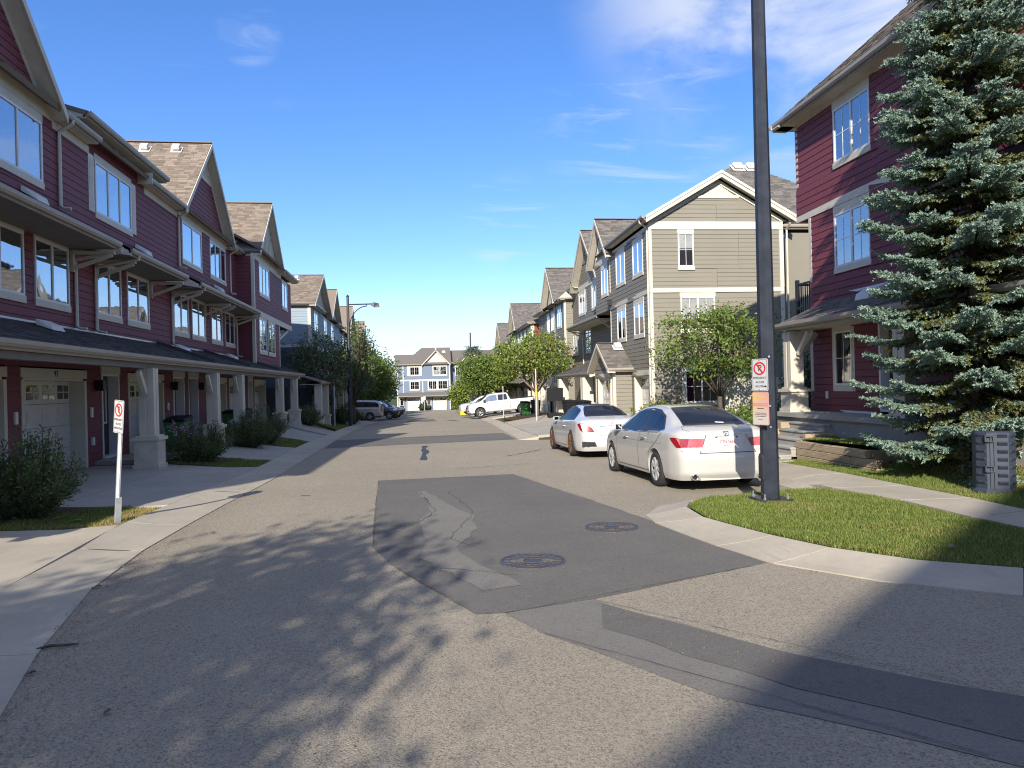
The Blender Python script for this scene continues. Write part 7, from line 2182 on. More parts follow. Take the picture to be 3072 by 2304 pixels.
TRK = dict(W=1.0, wb=3.68, yr=-1.15, yf=4.72, zb=.42, zw=.42, ra=.50, cat='pickup truck',
    w=[(-1.15, .96), (-.9, 1.0), (4.0, 1.0), (4.45, .97), (4.72, .86)],
    belt=[(-1.15, 1.30), (1.02, 1.30), (1.06, 1.26), (2.4, 1.24), (3.2, 1.22), (3.3, 1.24), (4.3, 1.20), (4.6, 1.10), (4.72, .95)],
    roof=[(-1.15, 1.33), (1.00, 1.33), (1.05, 1.55), (1.12, 1.86), (1.3, 1.94), (2.2, 1.955), (2.7, 1.92), (3.0, 1.80), (3.35, 1.52), (3.62, 1.33), (3.8, 1.31), (4.4, 1.27), (4.6, 1.16), (4.72, 1.0)],
    wr=[(-1.15, .85), (1.0, .85), (1.1, .74), (2.4, .72), (3.0, .74), (3.6, .80), (4.72, .8)], side=[.97, .985, 1, 1, .99, .975, .955],
    rear=[(.4, .03), (.6, 0), (1.3, .02)], front=[(.4, .06), (.7, 0), (1.0, .02), (1.3, .12)], krear=.03, kfront=.16)
c = Car('white_pickup', 'white crew-cab pickup truck nosing out of a driveway on the right', (9.1, 61.2, gz(8.6, 61.2) + .05), math.radians(90 + 1.5), TRK, 'paint_white2', math.radians(-4.0))
c.wheels(.41, .27, 1.70, 6, 'alu', 'one', .15)
for sd in (-1, 1):
    c.panel('rear_door_window', [(1.22, 1.32), (2.05, 1.31), (2.05, 1.80), (1.30, 1.80)], 'side', 'glass_car', sd, .008)
    c.panel('front_door_window', [(2.14, 1.31), (3.38, 1.28), (3.0, 1.66), (2.75, 1.79), (2.14, 1.80)], 'side', 'glass', sd, .008)
    c.seam([(2.1, 1.28), (2.1, .5)], 'side', sd, .014); c.seam([(3.42, 1.2), (3.4, .5)], 'side', sd, .014); c.seam([(1.03, 1.3), (1.03, .45)], 'side', sd, .02); c.seam([(1.15, 1.2), (1.15, .9), (1.0, .6)], 'side', sd, .014)
    c.panel('running_board', [(.6, .40), (3.1, .40), (3.1, .47), (.6, .47)], 'side', 'black_plastic', sd, .01)
    c.handle(2.28, 1.08, sd, 'paint_white2'); c.handle(1.3, 1.08, sd, 'paint_white2'); c.mirror(3.2, 1.36, sd, .30, .24, 'black_plastic')
    c.panel('head_lamp', [(4.30, .86), (4.68, .84), (4.68, 1.10), (4.32, 1.14)], 'side', 'lamp_clear', sd, .008)
    c.panel('head_lamp', [(sd * .52, .88), (sd * .82, .88), (sd * .82, 1.10), (sd * .52, 1.10)][::sd], 'front', 'lamp_clear', 1, .008)
    c.panel('tail_lamp', [(-1.14, .86), (-1.0, .86), (-1.0, 1.24), (-1.14, 1.24)], 'side', 'tail_red', sd, .008)
    c.panel('wheel_arch_trim', [(.52, .44), (.60, .44), (.52, .72), (.3, .93), (0, 1.0), (-.3, .93), (-.52, .72), (-.60, .44), (-.52, .44), (-.44, .70), (-.26, .86), (0, .925), (.26, .86), (.44, .70)], 'side', 'paint_white2', sd, .02)
    c.rear_box('bed_rail', sd * .86 - .07, sd * .86 + .07, 1.335, 1.345, 'black_plastic', -1.9, 0.2) if False else None
m = MB()
for sd in (-1, 1): m.box((sd * .90 - .07, -1.1, 1.325), (sd * .90 + .07, 1.0, 1.362))
c.p(m, 'bed_rail', 'black_plastic')
m = MB(); m.box((-.80, -1.08, 1.325), (.80, 1.0, 1.345)); c.p(m, 'bed_cover', 'black_plastic')
c.panel('grille', [(-.48, .80), (.48, .80), (.5, 1.12), (-.5, 1.12)], 'front', 'black_plastic', 1, .008)
c.panel('bumper_fog', [(-.80, .56), (-.62, .56), (-.62, .66), (-.80, .66)], 'front', 'black_plastic', 1, .008)
c.panel('windscreen', [(-.68, 3.52), (.68, 3.52), (.64, 3.0), (-.64, 3.0)], 'top', 'glass_car', 1, .012)
m = MB(); m.box((-.88, 4.2, .30), (.88, 4.62, .46)); c.p(m, 'air_dam', 'black_plastic')

VAN = dict(W=.96, wb=2.90, yr=-1.10, yf=3.82, zb=.24, zw=.34, ra=.385, cat='minivan',
    w=[(-1.1, .86), (-.9, .92), (0, .955), (2.6, .955), (3.3, .90), (3.82, .70)],
    belt=[(-1.1, 1.08), (2.5, 1.02), (2.9, .98), (3.4, .86), (3.82, .68)],
    roof=[(-1.1, 1.30), (-1.02, 1.52), (-.8, 1.66), (-.4, 1.73), (.8, 1.75), (1.6, 1.72), (2.2, 1.56), (2.7, 1.24), (3.0, 1.06), (3.4, .95), (3.82, .74)],
    wr=[(-1.1, .70), (-.6, .70), (1.4, .68), (2.4, .74), (3.0, .78), (3.82, .62)],
    rear=[(.24, .08), (.45, 0), (.65, .02), (1.1, .08), (1.7, .2)], front=[(.2, .12), (.45, 0), (.7, .05), (1, .3)], krear=.10)
c = Car('minivan', 'champagne gold minivan parked nose-in at a left driveway', (-3.9, 63.6, roadz(63.6) + .12), math.radians(90 - 4), VAN, 'paint_gold', math.radians(2.0))
c.wheels(.335, .205, 1.62, 7, 'alu', 'one', .12)
for sd in (-1, 1):
    c.panel('rear_side_window', [(-.80, 1.14), (1.28, 1.11), (1.30, 1.56), (.2, 1.60), (-.45, 1.57), (-.78, 1.42)], 'side', 'glass_car', sd, .008)
    c.panel('front_door_window', [(1.50, 1.10), (2.62, 1.06), (2.25, 1.38), (1.95, 1.52), (1.52, 1.56)], 'side', 'glass', sd, .008)
    c.panel('tail_lamp', [(-1.09, .86), (-.92, .88), (-.70, .98), (-.95, 1.16), (-1.09, 1.2)], 'side', 'lamp_amber', sd, .008)
    c.panel('tail_lamp', [(sd * .60, .86), (sd * .86, .86), (sd * .86, 1.18), (sd * .70, 1.16)][::sd], 'rear', 'tail_red', 1, .008)
    c.seam([(1.42, 1.1), (1.42, .32)], 'side', sd, .014); c.seam([(-.1, 1.08), (-.05, .9)], 'side', sd, .014); c.seam([(-.7, .92), (1.4, .90)], 'side', sd, .02, 'paint_gold', 'rub_strip', .015)
    c.handle(1.2, .95, sd, 'paint_gold'); c.mirror(2.45, 1.1, sd, .22, .16)
c.panel('rear_window', [(-.64, 1.14), (.64, 1.14), (.58, 1.40), (-.58, 1.40)], 'rear', 'glass_car', 1, .012)
c.panel('lower_cladding', [(-1.05, .26), (3.5, .26), (3.5, .40), (-1.05, .40)], 'side', 'black_plastic', -1, .004)
for sd in (-.62, .62):
    m = MB(); m.tube([(sd, -.5, 1.76), (sd, 0, 1.79), (sd, 1.2, 1.79), (sd, 1.5, 1.75)], .018, 6); c.p(m, 'roof_rail', 'black_plastic')

SUV = dict(W=.95, wb=2.75, yr=-.95, yf=3.62, zb=.32, zw=.37, ra=.43, cat='car',
    w=[(-.95, .84), (-.7, .92), (0, .95), (2.8, .95), (3.3, .89), (3.62, .74)],
    belt=[(-.95, 1.08), (2.3, 1.05), (2.6, 1.04), (3.2, .98), (3.5, .88), (3.62, .76)],
    roof=[(-.95, 1.35), (-.85, 1.6), (-.5, 1.72), (.8, 1.76), (1.5, 1.72), (2.0, 1.52), (2.4, 1.22), (2.6, 1.10), (3.2, 1.03), (3.5, .93), (3.62, .8)],
    wr=[(-.95, .72), (.8, .68), (1.8, .72), (2.5, .80), (3.62, .66)],
    rear=[(.3, .06), (.5, 0), (1.1, .04), (1.7, .16)], front=[(.3, .08), (.55, 0), (.8, .02), (1.1, .2)], krear=.08, kfront=.22)
for i, (x, y, paint, lab, hd) in enumerate(((-5.1, 66.6, 'paint_black', 'black car nose-out just behind the gold minivan', -92), (-4.6, 69.6, 'paint_navy', 'navy blue car with clear headlamps nose-out beyond the minivan', -96))):
    c = Car('dark_suv', lab, (x, y, roadz(y) + .1), math.radians(hd), SUV, paint, 0, 'dark cars behind the minivan')
    c.wheels(.36, .23, 1.62, 6, 'alu', 'one', .12)
    for sd in (-1, 1):
        c.panel('rear_door_window', [(-.6, 1.16), (.8, 1.12), (.8, 1.58), (-.3, 1.58)], 'side', 'glass_car', sd, .008)
        c.panel('front_door_window', [(.9, 1.12), (2.25, 1.10), (1.85, 1.42), (1.5, 1.57), (.9, 1.60)], 'side', 'glass', sd, .008)
        c.panel('head_lamp', [(3.12, .80), (3.55, .76), (3.55, .90), (3.15, .95)], 'side', 'lamp_clear', sd, .008)
        c.panel('head_lamp', [(sd * .45, .78), (sd * .74, .78), (sd * .74, .92), (sd * .45, .92)][::sd], 'front', 'lamp_clear', 1, .008)
        c.mirror(2.1, 1.14, sd, .24, .16)
        c.seam([(.85, 1.08), (.85, .4)], 'side', sd, .014)
    c.panel('grille', [(-.40, .70), (.40, .70), (.42, .90), (-.42, .90)], 'front', 'black_plastic', 1, .008)
    c.panel('windscreen', [(-.66, 2.38), (.66, 2.38), (.58, 1.72), (-.58, 1.72)], 'top', 'glass_car', 1, .012)
c = Car('white_suv', 'boxy white vehicle half hidden behind the white pickup', (7.6, 66.4, gz(7.6, 66.4) + .05), math.radians(93), SUV, 'paint_white2', 0)
c.wheels(.36, .23, 1.62, 6, 'alu', 'one', .12)
for sd in (-1, 1):
    c.panel('rear_door_window', [(-.6, 1.16), (.8, 1.12), (.8, 1.58), (-.3, 1.58)], 'side', 'glass_car', sd, .008)
    c.panel('front_door_window', [(.9, 1.12), (2.25, 1.10), (1.85, 1.42), (1.5, 1.57), (.9, 1.60)], 'side', 'glass_car', sd, .008)
c.panel('windscreen', [(-.66, 2.38), (.66, 2.38), (.58, 1.72), (-.58, 1.72)], 'top', 'glass_car', 1, .012)
# ---------------------------------------------------------------- street furniture
def octo(r, n=8, rot=math.pi / 8): return [(r * math.cos(2 * math.pi * k / n + rot), r * math.sin(2 * math.pi * k / n + rot)) for k in range(n)]
def lamp_post(x, y, h, r0, r1, label, arm=True, arm_dir=1, lean=0.0):
    z = gz(x, y) + .025
    t = thing('street_lamp', (x, y, z), label, 'street lamp')
    m = MB()
    a, b = octo(r0), octo(r1)
    m.add([(p, q, .03) for p, q in a] + [(p + lean * h, q, h) for p, q in b], [tuple(range(8))[::-1], tuple(range(8, 16))] + [(k, (k + 1) % 8, 8 + (k + 1) % 8, 8 + k) for k in range(8)])
    post = m.build('post', 'pole_metal', t)
    m = MB(); m.box((-r0 * 1.8, -r0 * 1.8, 0), (r0 * 1.8, r0 * 1.8, .028)); pl = m.build('base_plate', 'pole_metal', t, bevel=.006)
    for sx in (-1, 1):
        for sy in (-1, 1):
            m = MB(); m.lathe([(.022, .028), (.022, .055), (.012, .056), (.012, .11), (0, .112)], 6, c=(sx * r0 * 1.35, sy * r0 * 1.35, 0)); m.build('anchor_bolt', 'bolt', pl)
    m = MB(); m.box((-r0 * 1.08, -.06, .30), (-r0 * .84, .06, .62)); m.lathe([(.05, -r0 * 1.1), (.05, -r0 * .9)], 10, 'x', c=(0, 0, .62)); m.build('hand_hole_cover', 'pole_metal', post)
    for k, zz in enumerate((1.05, 1.35, 2.05)):
        m = MB(); m.lathe([(.016, -r0 * .98), (.016, -r0 * 1.06)], 6, 'y', c=(-r0 * .3, 0, zz)); m.build('rivet', 'bolt', post)
    if arm:
        s = arm_dir
        m = MB(); m.tube([(0, 0, h - .55), (s * .60 * 2.7, 0, h - .52)], .045, 8)
        m.tube([(s * .60 * .08, 0, h - 2.35)] + [(s * .60 * (.1 + 2.05 * (1 - math.cos(q))), 0, h - 2.35 + 1.68 * math.sin(q)) for q in np.linspace(.12, math.pi / 2, 9)], .035, 7)
        m.tube([(s * .60 * 2.12, 0, h - .68), (s * .60 * 2.12, 0, h - .52)], .035, 6); m.tube([(s * .60 * .02, 0, h - 2.3), (s * .60 * .35, 0, h - 2.3)], .03, 6)
        m.build('bracket_arm', 'pole_metal', t)
        m = MB(); m.hexa([(s * .60 * 2.6, -.09, h - .60), (s * .60 * 3.0, -.16, h - .74), (s * .60 * 3.0, .16, h - .74), (s * .60 * 2.6, .09, h - .60), (s * .60 * 2.6, -.07, h - .46), (s * .60 * 3.05, -.14, h - .42), (s * .60 * 3.05, .14, h - .42), (s * .60 * 2.6, .07, h - .46)])
        m.hexa([(s * .60 * 3.0, -.16, h - .74), (s * .60 * 3.65, -.13, h - .72), (s * .60 * 3.65, .13, h - .72), (s * .60 * 3.0, .16, h - .74), (s * .60 * 3.05, -.14, h - .42), (s * .60 * 3.6, -.10, h - .50), (s * .60 * 3.6, .10, h - .50), (s * .60 * 3.05, .14, h - .42)])
        lh = m.build('lamp_head', 'pole_metal', t)
        m = MB(); m.box((s * .60 * 3.05 if s > 0 else s * .60 * 3.55, -.11, h - .76), (s * .60 * 3.55 if s > 0 else s * .60 * 3.05, .11, h - .735)); m.build('lens', 'lamp_clear', lh)
    m = MB(); m.lathe([(r1 * 1.1, h), (r1 * 1.2, h + .05), (r1 * .6, h + .1), (0, h + .17)], 10); m.build('finial', 'pole_metal', post)
    return t
lamp_post(5.02, 9.62, 10.8, .128, .078, 'tall dark octagonal lamp post on the lawn, nearest to the camera')
lamp_post(-4.55, 51.0, 9.1, .15, .09, 'distant dark lamp post with a curved bracket arm over the left trees')
lamp_post(6.3, 80, 9.0, .13, .08, 'far thin lamp post in front of the pine', False)

def plate_pts(w, h, r=.03, n=5):
    out = []
    for cx, cz, a0 in ((w / 2 - r, h / 2 - r, 0), (-w / 2 + r, h / 2 - r, 90), (-w / 2 + r, -h / 2 + r, 180), (w / 2 - r, -h / 2 + r, 270)):
        for k in range(n): a = math.radians(a0 + 90 * k / (n - 1)); out.append((cx + r * math.cos(a), cz + r * math.sin(a)))
    return out
def ring_xz(m, r0, r1, y, n=32, c=(0, 0)):
    vs = []
    for k in range(n):
        a = 2 * math.pi * k / n
        for r in (r0, r1):
            for yy in (y, y + .003): vs.append((c[0] + r * math.cos(a), yy, c[1] + r * math.sin(a)))
    fs = []
    for k in range(n):
        i, j = k * 4, ((k + 1) % n) * 4
        fs += [(i, j, j + 2, i + 2), (i + 1, i + 3, j + 3, j + 1), (i, i + 1, j + 1, j), (i + 2, j + 2, j + 3, i + 3)]
    m.add(vs, fs)
def border(m, w, h, y, t=.006, inset=.012):
    a = plate_pts(w - 2 * inset, h - 2 * inset, .025); b = plate_pts(w - 2 * inset - 2 * t, h - 2 * inset - 2 * t, .02)
    n = len(a)
    vs = [(p[0], y, p[1]) for p in a] + [(p[0], y, p[1]) for p in b]
    m.add(vs, [(k, (k + 1) % n, n + (k + 1) % n, n + k) for k in range(n)])
def no_parking(parent_loc, label, rot, w=.305, h=.61, arrow='right', tilt=0.0):
    """plate faces local -Y"""
    t = thing('parking_sign', parent_loc, label, 'sign')
    t.rotation_euler = rot
    vs_ = h / .61
    t.scale = (1, 1, vs_)
    h = .61
    m = MB(); m.prism([(x, 0, z) for x, z in plate_pts(w, h)], (0, .004, 0)); m.build('plate', 'sign_white', t)
    m = MB(); border(m, w, h, -.0012); m.build('border', 'sign_black', t, recalc=False)
    q = MB(); ring_xz(q, .098, .122, -.0062, c=(0, .125))
    q.v = [(x * .92, y, z) for x, y, z in q.v]
    d = .09
    q.add([(-d * .80, -.0065, .125 + d + .004), (-d * .80 + .022, -.0065, .125 + d + .016), (d * .80 + .006, -.0065, .125 - d - .002), (d * .80 - .016, -.0065, .125 - d - .014)], [(0, 1, 2, 3)])
    q.build('prohibition_ring', 'sign_red', t, recalc=False)
    def T(txt, size, x, z, sx=.8, mat='sign_black', nm='lettering'):
        vs, fs = text_mesh(txt, size, .0006, 1.0, 0, sx)
        mm = MB(); mm.add([(x + a, -.0022 + b, z + c) for a, b, c in vs], fs); mm.build(nm, mat, t, recalc=False)
    T('P', .17, 0.004, .125, .85)
    T('EMERGENCY', .055, 0, -.055, .80); T('ACCESS', .055, 0, -.135, .85); T('ROUTE', .055, -.01 if arrow == 'right' else 0, -.215, .85)
    m = MB()
    def arr(x, s):
        m.add([(x - s * .03, -.002, -.222), (x - s * .03, -.002, -.208), (x, -.002, -.208), (x - s * .006, -.002, -.19), (x + s * .035, -.002, -.215), (x - s * .006, -.002, -.24), (x, -.002, -.222)], [(0, 1, 2, 3, 4, 5, 6)])
    if arrow in ('right', 'both'): arr(.095, 1)
    if arrow == 'both': arr(-.095, -1)
    m.build('arrow', 'sign_black', t, recalc=False)
    for z in (h / 2 - .03, -h / 2 + .03):
        m = MB(); m.lathe([(.009, -.008), (.009, 0)], 8, 'y', c=(0, 0, z)); m.build('bolt', 'bolt', t)
    return t
zs = gz(5.02, 9.62)
rotp = (0, 0, math.radians(-72))
no_parking((4.845, 9.50, .055), 'white no-parking emergency access route sign on the near lamp post', rotp, .30, .46, 'right')
t = thing('visitor_sign', (4.845, 9.50, -.42), 'sun-faded yellow and pink visitor parking sign below the white one', 'sign'); t.rotation_euler = rotp; t.scale = (1, 1, .77)
m = MB(); m.prism([(x, 0, z) for x, z in plate_pts(.305, .61)], (0, .004, 0)); m.build('plate', 'sign_sun_faded', t)
m = MB(); border(m, .305, .61, -.0012, .004, .008); m.build('border', 'sign_faded', t, recalc=False)
m = MB(); m.add([(-.138, -.0014, .042), (.138, -.0014, .042), (.138, -.0014, .102), (-.138, -.0014, .102)], [(0, 1, 2, 3)]); m.build('banner', 'sign_faded', t, recalc=False)
def T2(txt, size, x, z, sx, mat):
    vs, fs = text_mesh(txt, size, .0006, 1.0, 0, sx); mm = MB(); mm.add([(x + a, -.0026 + b, z + c) for a, b, c in vs], fs); mm.build('lettering', mat, t, recalc=False)
T2('Visitor Parking', .048, 0, .072, .80, 'sign_sun_faded'); T2('TOWING', .06, 0, .19, .9, 'yellow')
m = MB(); m.add([(-.045, -.002, -.004), (-.045, -.002, .006), (.06, -.002, .006), (.06, -.002, -.004)], [(0, 1, 2, 3)]); m.add([(-.065, -.002, .001), (-.04, -.002, .014), (-.04, -.002, -.012)], [(0, 1, 2)]); m.build('arrow', 'sign_black', t, recalc=False)
T2('AUTHORIZED PARKING ONLY', .018, 0, -.085, .85, 'sign_black'); T2('ALL OTHERS WILL BE TICKETED', .018, 0, -.115, .9, 'sign_black'); T2('TOWED AT OWNERS COST', .018, 0, -.145, .85, 'sign_black'); T2('24 HRS A DAY', .016, 0, -.205, .9, 'sign_black')
# stand-offs that hold both plates to the post
for zz in (.22, -.28, -.9):
    m = MB(); m.box((-.03, 0, -.015), (.03, .06, .015)); o = m.build('sign_clamp', 'black_metal', t); o.location = (0, .004, zz + .6)

# leaning sign on the left lawn
lx, ly = -4.28, 10.85
t = thing('sign_post', (lx, ly, gz(lx, ly)), 'leaning galvanised post stuck in the small left lawn', 'post')
t.rotation_euler = (math.radians(-2.0), math.radians(4.0), math.radians(-46))
m = MB(); m.prism([(-.035, -.01, -.1), (-.012, -.035, -.1), (.012, -.035, -.1), (.035, -.01, -.1), (.035, .01, -.1), (-.035, .01, -.1)], (0, 0, 1.9)); m.build('post', 'galv', t)
m = MB(); m.box((.02, -.045, -.1), (.05, .03, .42)); m.build('ground_stub', 'galv', t)
top = V((lx, ly, gz(lx, ly)))
Mx = t.rotation_euler.to_matrix()
pc = top + Mx @ V((0, -.042, 1.57))
no_parking(tuple(pc), 'white no-parking sign with double arrow on the leaning left post', t.rotation_euler, .305, .47, 'both')

def sign_post(x, y, h, label, plate=None):
    t = thing('sign_post', (x, y, gz(x, y)), label, 'post')
    m = MB(); m.box((-.03, -.03, -.1), (.03, .03, h)); m.build('post', 'galv', t)
    if plate:
        m = MB(); m.prism([(px_, -.035, z) for px_, z in plate_pts(*plate)], (0, .006, 0)); o = m.build('plate', 'sign_white', t); o.location = (0, 0, h - plate[1] / 2)
sign_post(-5.3, 48.0, 2.7, 'bare grey post on the verge left of the distant lamp', None)
sign_post(6.9, 56.0, 2.5, 'thin grey post in front of the white pickup door', None)
sign_post(1.5, 121.3, 2.4, 'small sign post before the far blue house', (.4, .6))
# wooden post with yellow bands beside the right tree
t = thing('marker_post', (7.0, 41.0, gz(7.0, 41.0)), 'tall pale post with yellow bands right of the red-tinged tree', 'post')
m = MB(); m.box((-.03, -.03, -.1), (.03, .03, 3.1)); m.build('post', 'galv', t)
for k in range(7):
    m = MB(); m.box((-.05, -.045, 1.45 + k * .10), (.05, -.031, 1.525 + k * .10)); m.build('band', 'yellow', t)

def cart(x, y, mat, label, rot=0.0, z=None, s=1.0):
    t = thing('waste_cart', (x, y, gz(x, y) + .04 if z is None else z), label, 'bin', 'wheeled waste carts'); t.rotation_euler = (0, 0, rot)
    m = MB(); m.hexa([(-.22, -.26, .05), (.22, -.26, .05), (.22, .22, .05), (-.22, .22, .05), (-.29, -.36, .95), (.29, -.36, .95), (.29, .34, .95), (-.29, .34, .95)]); m.v = [(a * s, b * s, c_ * s) for a, b, c_ in m.v]; m.build('bin_body', mat, t, bevel=.02)
    m = MB(); m.hexa([(-.31, -.39, .955), (.31, -.39, .955), (.31, .38, .955), (-.31, .38, .955), (-.27, -.34, 1.04), (.27, -.34, 1.04), (.27, .34, 1.09), (-.27, .34, 1.09)]); m.v = [(a * s, b * s, c_ * s) for a, b, c_ in m.v]; m.build('lid', 'bin_black', t, bevel=.015)
    m = MB(); m.tube([(-.25 * s, .40 * s, 1.0 * s), (.25 * s, .40 * s, 1.0 * s)], .016, 6); m.build('handle', 'bin_black', t)
    for sg in (-1, 1):
        m = MB(); m.lathe([(.12, -.03), (.12, .03)], 14, 'x', c=(sg * .26 * s, .24 * s, .12)); m.build('wheel', 'rubber', t)
cart(-6.9, 21.9, 'bin_green', 'green waste cart with black lid behind the nearest column')
cart(-7.2, 23.0, 'bin_black', 'black waste cart beside the green one at the red row')
cart(-7.1, 28.9, 'bin_green', 'green waste cart behind the third porch column')
cart(-6.9, 29.9, 'bin_black', 'black waste cart behind the third porch column')
cart(8.25, 53.2, 'bin_green', 'green waste cart behind the pickup, beside the tree trunk', .3)
cart(9.1, 53.6, 'bin_black', 'black waste cart with white stencil between pickup and tree', .2)
cart(8.5, 35.6, 'bin_black', 'black waste cart at the taupe porch column', .5)
cart(8.35, 38.2, 'bin_black', 'black waste cart under the taupe porch roof', .2)
cart(-5.4, 53.3, 'bin_black', 'dark waste cart beside the lampside tree trunk', .0)
cart(.95, 122.6, 'bin_black', 'dark waste cart between the far blue house garages')
t = thing('yellow_crate', (4.9, 74.5, roadz(74.5) + .05), 'yellow plastic tub on the roadside by the pickup nose', 'tub')
m = MB(); m.hexa([(-.3, -.28, 0), (.3, -.28, 0), (.3, .28, 0), (-.3, .28, 0), (-.38, -.34, .75), (.38, -.34, .75), (.38, .34, .75), (-.38, .34, .75)]); m.build('tub', 'yellow', t, bevel=.03)
m = MB(); m.box((-.42, -.38, .752), (.42, .38, .86)); m.build('lid', 'yellow', t, bevel=.03)
t = thing('hoop_base', (8.35, 42.2, gz(8.35, 42.2) + .05), 'black basketball stand with square board on the taupe driveway', 'stand')
m = MB(); m.box((-.45, -.35, 0), (.45, .35, .25)); m.build('base', 'bin_black', t, bevel=.03)
m = MB(); m.tube([(0, 0, .2), (0, .05, 1.9)], .05, 8); m.build('stand_pole', 'black_metal', t)
m = MB(); m.box((-.5, -.08, .95), (.5, -.03, 1.75)); m.build('board', 'bin_black', t)

# louvred utility pedestal on the right lawn
ux, uy = 8.45, 9.45
t = thing('utility_pedestal', (ux, uy, gz(ux, uy)), 'slate grey louvred utility pedestal in front of the spruce', 'utility box'); t.rotation_euler = (0, 0, math.radians(-28))
m = MB(); w2, d2, H_ = .25, .22, .88
def rr(s, z): 
    pts = [(-w2, -d2 * .5), (-w2 * .55, -d2), (w2 * .55, -d2), (w2, -d2 * .5), (w2, d2 * .5), (w2 * .55, d2), (-w2 * .55, d2), (-w2, d2 * .5)]
    return [(a * s, b * s, z) for a, b in pts]
A = [rr(1.0, .06), rr(.99, H_ - .04), rr(1.03, H_ - .035), rr(1.03, H_ - .005), rr(.9, H_ + .02)]
vs = [p for r in A for p in r]; fs = [(i * 8 + k, i * 8 + (k + 1) % 8, (i + 1) * 8 + (k + 1) % 8, (i + 1) * 8 + k) for i in range(4) for k in range(8)] + [tuple(range(8))[::-1], tuple(range(32, 40))]
m.add(vs, fs); m.build('cabinet', 'pedestal', t)
m = MB(); vs = rr(1.18, -.1) + rr(1.18, .03) + rr(1.02, .07); m.add(vs, [(i * 8 + k, i * 8 + (k + 1) % 8, (i + 1) * 8 + (k + 1) % 8, (i + 1) * 8 + k) for i in range(2) for k in range(8)] + [tuple(range(16, 24))]); m.build('skirt', 'pedestal', t)
def louvre(p0, p1, nrm, z):
    a, b, nr = V(p0), V(p1), V(nrm)
    q = MB(); i = .12
    a2, b2 = a + (b - a) * i, b - (b - a) * i
    q.add([a2 + V((0, 0, z)), b2 + V((0, 0, z)), a + (b - a) * (i + .08) + nr * .028 + V((0, 0, z + .045)), b - (b - a) * (i + .08) + nr * .028 + V((0, 0, z + .045)), a2 + V((0, 0, z + .06)), b2 + V((0, 0, z + .06))], [(0, 1, 3, 2), (2, 3, 5, 4), (0, 2, 4), (1, 5, 3)])
    q.build('louvre', 'pedestal', t)
for k in range(7):
    z = .12 + k * .115
    louvre((-w2 * .1, -d2 * 1.0, 0), (w2 * .58, -d2 * 1.0, 0), (0, -1, 0), z); louvre((w2 * .55, -d2, 0), (w2, -d2 * .5, 0), (.7, -.7, 0), z)
    louvre((-w2, -d2 * .5, 0), (-w2 * .5, -d2, 0), (-.7, -.7, 0), z); louvre((w2, -d2 * .5, 0), (w2, d2 * .5, 0), (1, 0, 0), z)
m = MB(); m.bar((-w2 * .32, -d2 - .006, .07), (-w2 * .32, -d2 - .006, H_ - .06), .035, .02, (0, 1, 0)); m.bar((-w2 * .15, -d2 - .006, .07), (-w2 * .15, -d2 - .006, H_ - .06), .02, .02, (0, 1, 0)); m.build('door_strip', 'pedestal', t)
for z in (.36, .80):
    m = MB()
    for a, b in (((-.16, z - .04), (-.06, z - .04)), ((-.16, z + .04), (-.06, z + .04)), ((-.16, z - .04), (-.16, z + .04)), ((-.06, z - .04), (-.06, z + .04))): m.bar((a[0], -d2 - .03, a[1]), (b[0], -d2 - .03, b[1]), .016, .03, (0, 1, 0))
    m.build('latch', 'pedestal', t)

# timber retaining walls and concrete steps to the porch
t = thing('timber_wall', (8.6, 13.8, -1.8), 'weathered timber retaining wall of stacked beams right of the steps', 'retaining wall')
b0 = (8.6, 13.8, -1.8)
for (y0, y1, z0) in ((12.25, 15.06, -1.90), (12.28, 15.08, -1.742), (12.6, 15.1, -1.584)):
    m = MB(); m.box((8.52, y0, z0 + .003), (8.67, y1, z0 + .153)); m.build('timber', 'timber', t, b0, bevel=.008)
for (z0, x1) in ((-1.584, 9.4), (-1.426, 9.4)):
    m = MB(); m.box((8.68, 14.95, z0 + .003), (x1, 15.09, z0 + .15)); m.build('timber', 'timber', t, b0, bevel=.008)
m = MB(); m.box((8.70, 12.62, -1.74), (9.3, 12.76, -1.43)); m.build('timber', 'timber', t, b0, bevel=.008)
t = thing('timber_wall', (8.0, 16.8, -1.8), 'sunlit timber retaining wall left of the porch steps', 'retaining wall')
b0 = (8.0, 16.8, -1.8)
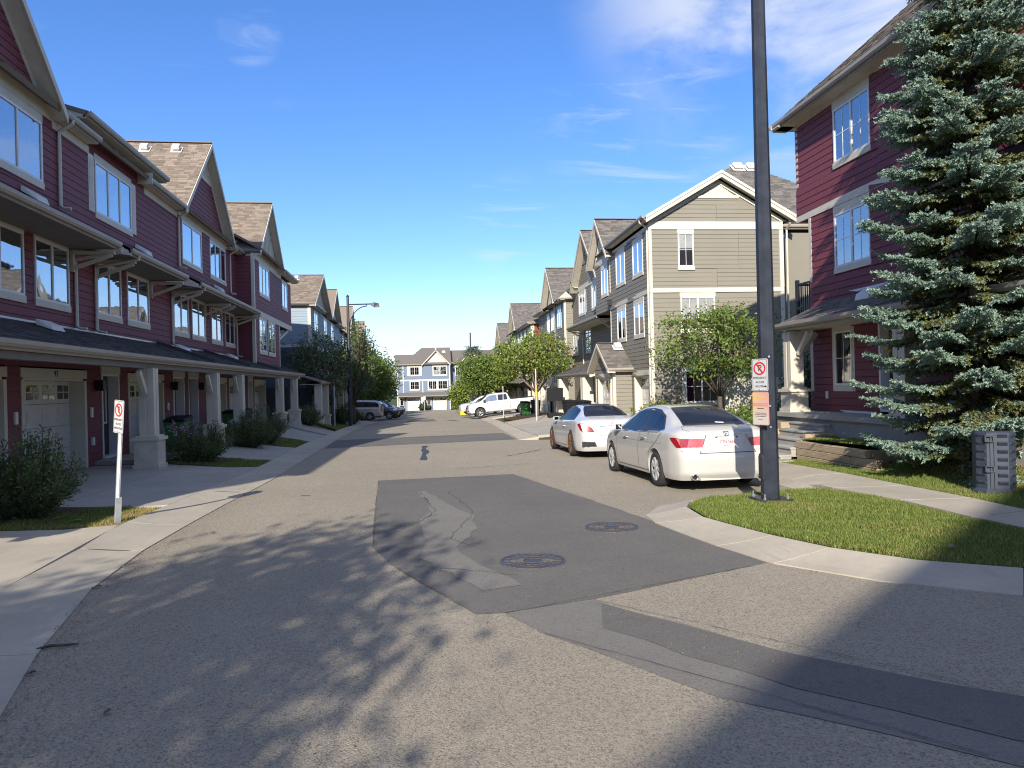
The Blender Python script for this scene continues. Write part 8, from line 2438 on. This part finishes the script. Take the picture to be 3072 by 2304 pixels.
for i, (x0, z0) in enumerate(((7.95, -1.88), (8.15, -1.722), (8.4, -1.564), (8.7, -1.406), (9.0, -1.248))):
    m = MB(); m.box((x0, 16.62, z0 + .003), (9.38, 16.77, z0 + .153)); m.build('timber', 'timber', t, b0, bevel=.008)
for z0 in (-1.88, -1.722):
    m = MB(); m.box((7.85, 16.79, z0), (8.0, 19.6, z0 + .15)); m.build('timber', 'timber', t, b0, bevel=.008)
t = thing('porch_steps', (8.8, 15.9, -1.8), 'four pale concrete steps rising to the red house porch', 'steps')
for i in range(5):
    x0 = 8.15 + .27 * i; z1 = -1.74 + .165 * i
    m = MB(); m.box((x0, 15.12, -1.95), (9.45, 16.6, z1 - .05)); m.build('riser', 'slab', t, (8.8, 15.9, -1.8))
    m = MB(); m.box((x0 - .025, 15.115, z1 - .049), (x0 + .31 if i < 4 else 9.40, 16.605, z1)); m.build('tread', 'slab', t, (8.8, 15.9, -1.8), bevel=.008)
# hanging flower basket at the red porch
t = thing('flower_basket', (9.95, 13.55, .62), 'hanging basket of yellow flowers at the red house door', 'flower basket')
m = MB(); m.lathe([(0, -.12), (.1, -.1), (.17, .02), (.16, .04), (0, .03)], 14); m.build('basket', 'bark', t)
m = MB(); m.tube([(0, 0, .03), (0, 0, .55)], .006, 4); m.build('chain', 'black_metal', t)
rg = np.random.default_rng(5); P = rg.normal(size=(420, 3)) * np.array([.13, .13, .15]) + np.array([0, 0, -.02])
vs, f = leaf_arrays(P, np.full(420, .055), rg, .1, .7); fast_mesh('blossoms', vs, f, 'petal_yellow', t)
P = rg.normal(size=(200, 3)) * np.array([.12, .12, .12]); vs, f = leaf_arrays(P, np.full(200, .05), rg, .1, .6); fast_mesh('foliage', vs, f, 'leaf_mid', t)
# white board fence in the gap behind the red house
t = thing('board_fence', (12.5, 26.2, -1.9), 'white board fence in the gap between red and taupe houses', 'fence')
for k in range(24):
    m = MB(); m.box((11.9 + .16 * k - 12.5, 0, 0), (11.9 + .16 * k + .145 - 12.5, .025, 1.95)); o = m.build('board', 'trim', t)
m = MB(); m.box((-.7, .026, 1.6), (3.3, .07, 1.7)); m.build('rail', 'trim', t); m = MB(); m.box((-.7, .026, .3), (3.3, .07, .4)); m.build('rail', 'trim', t)
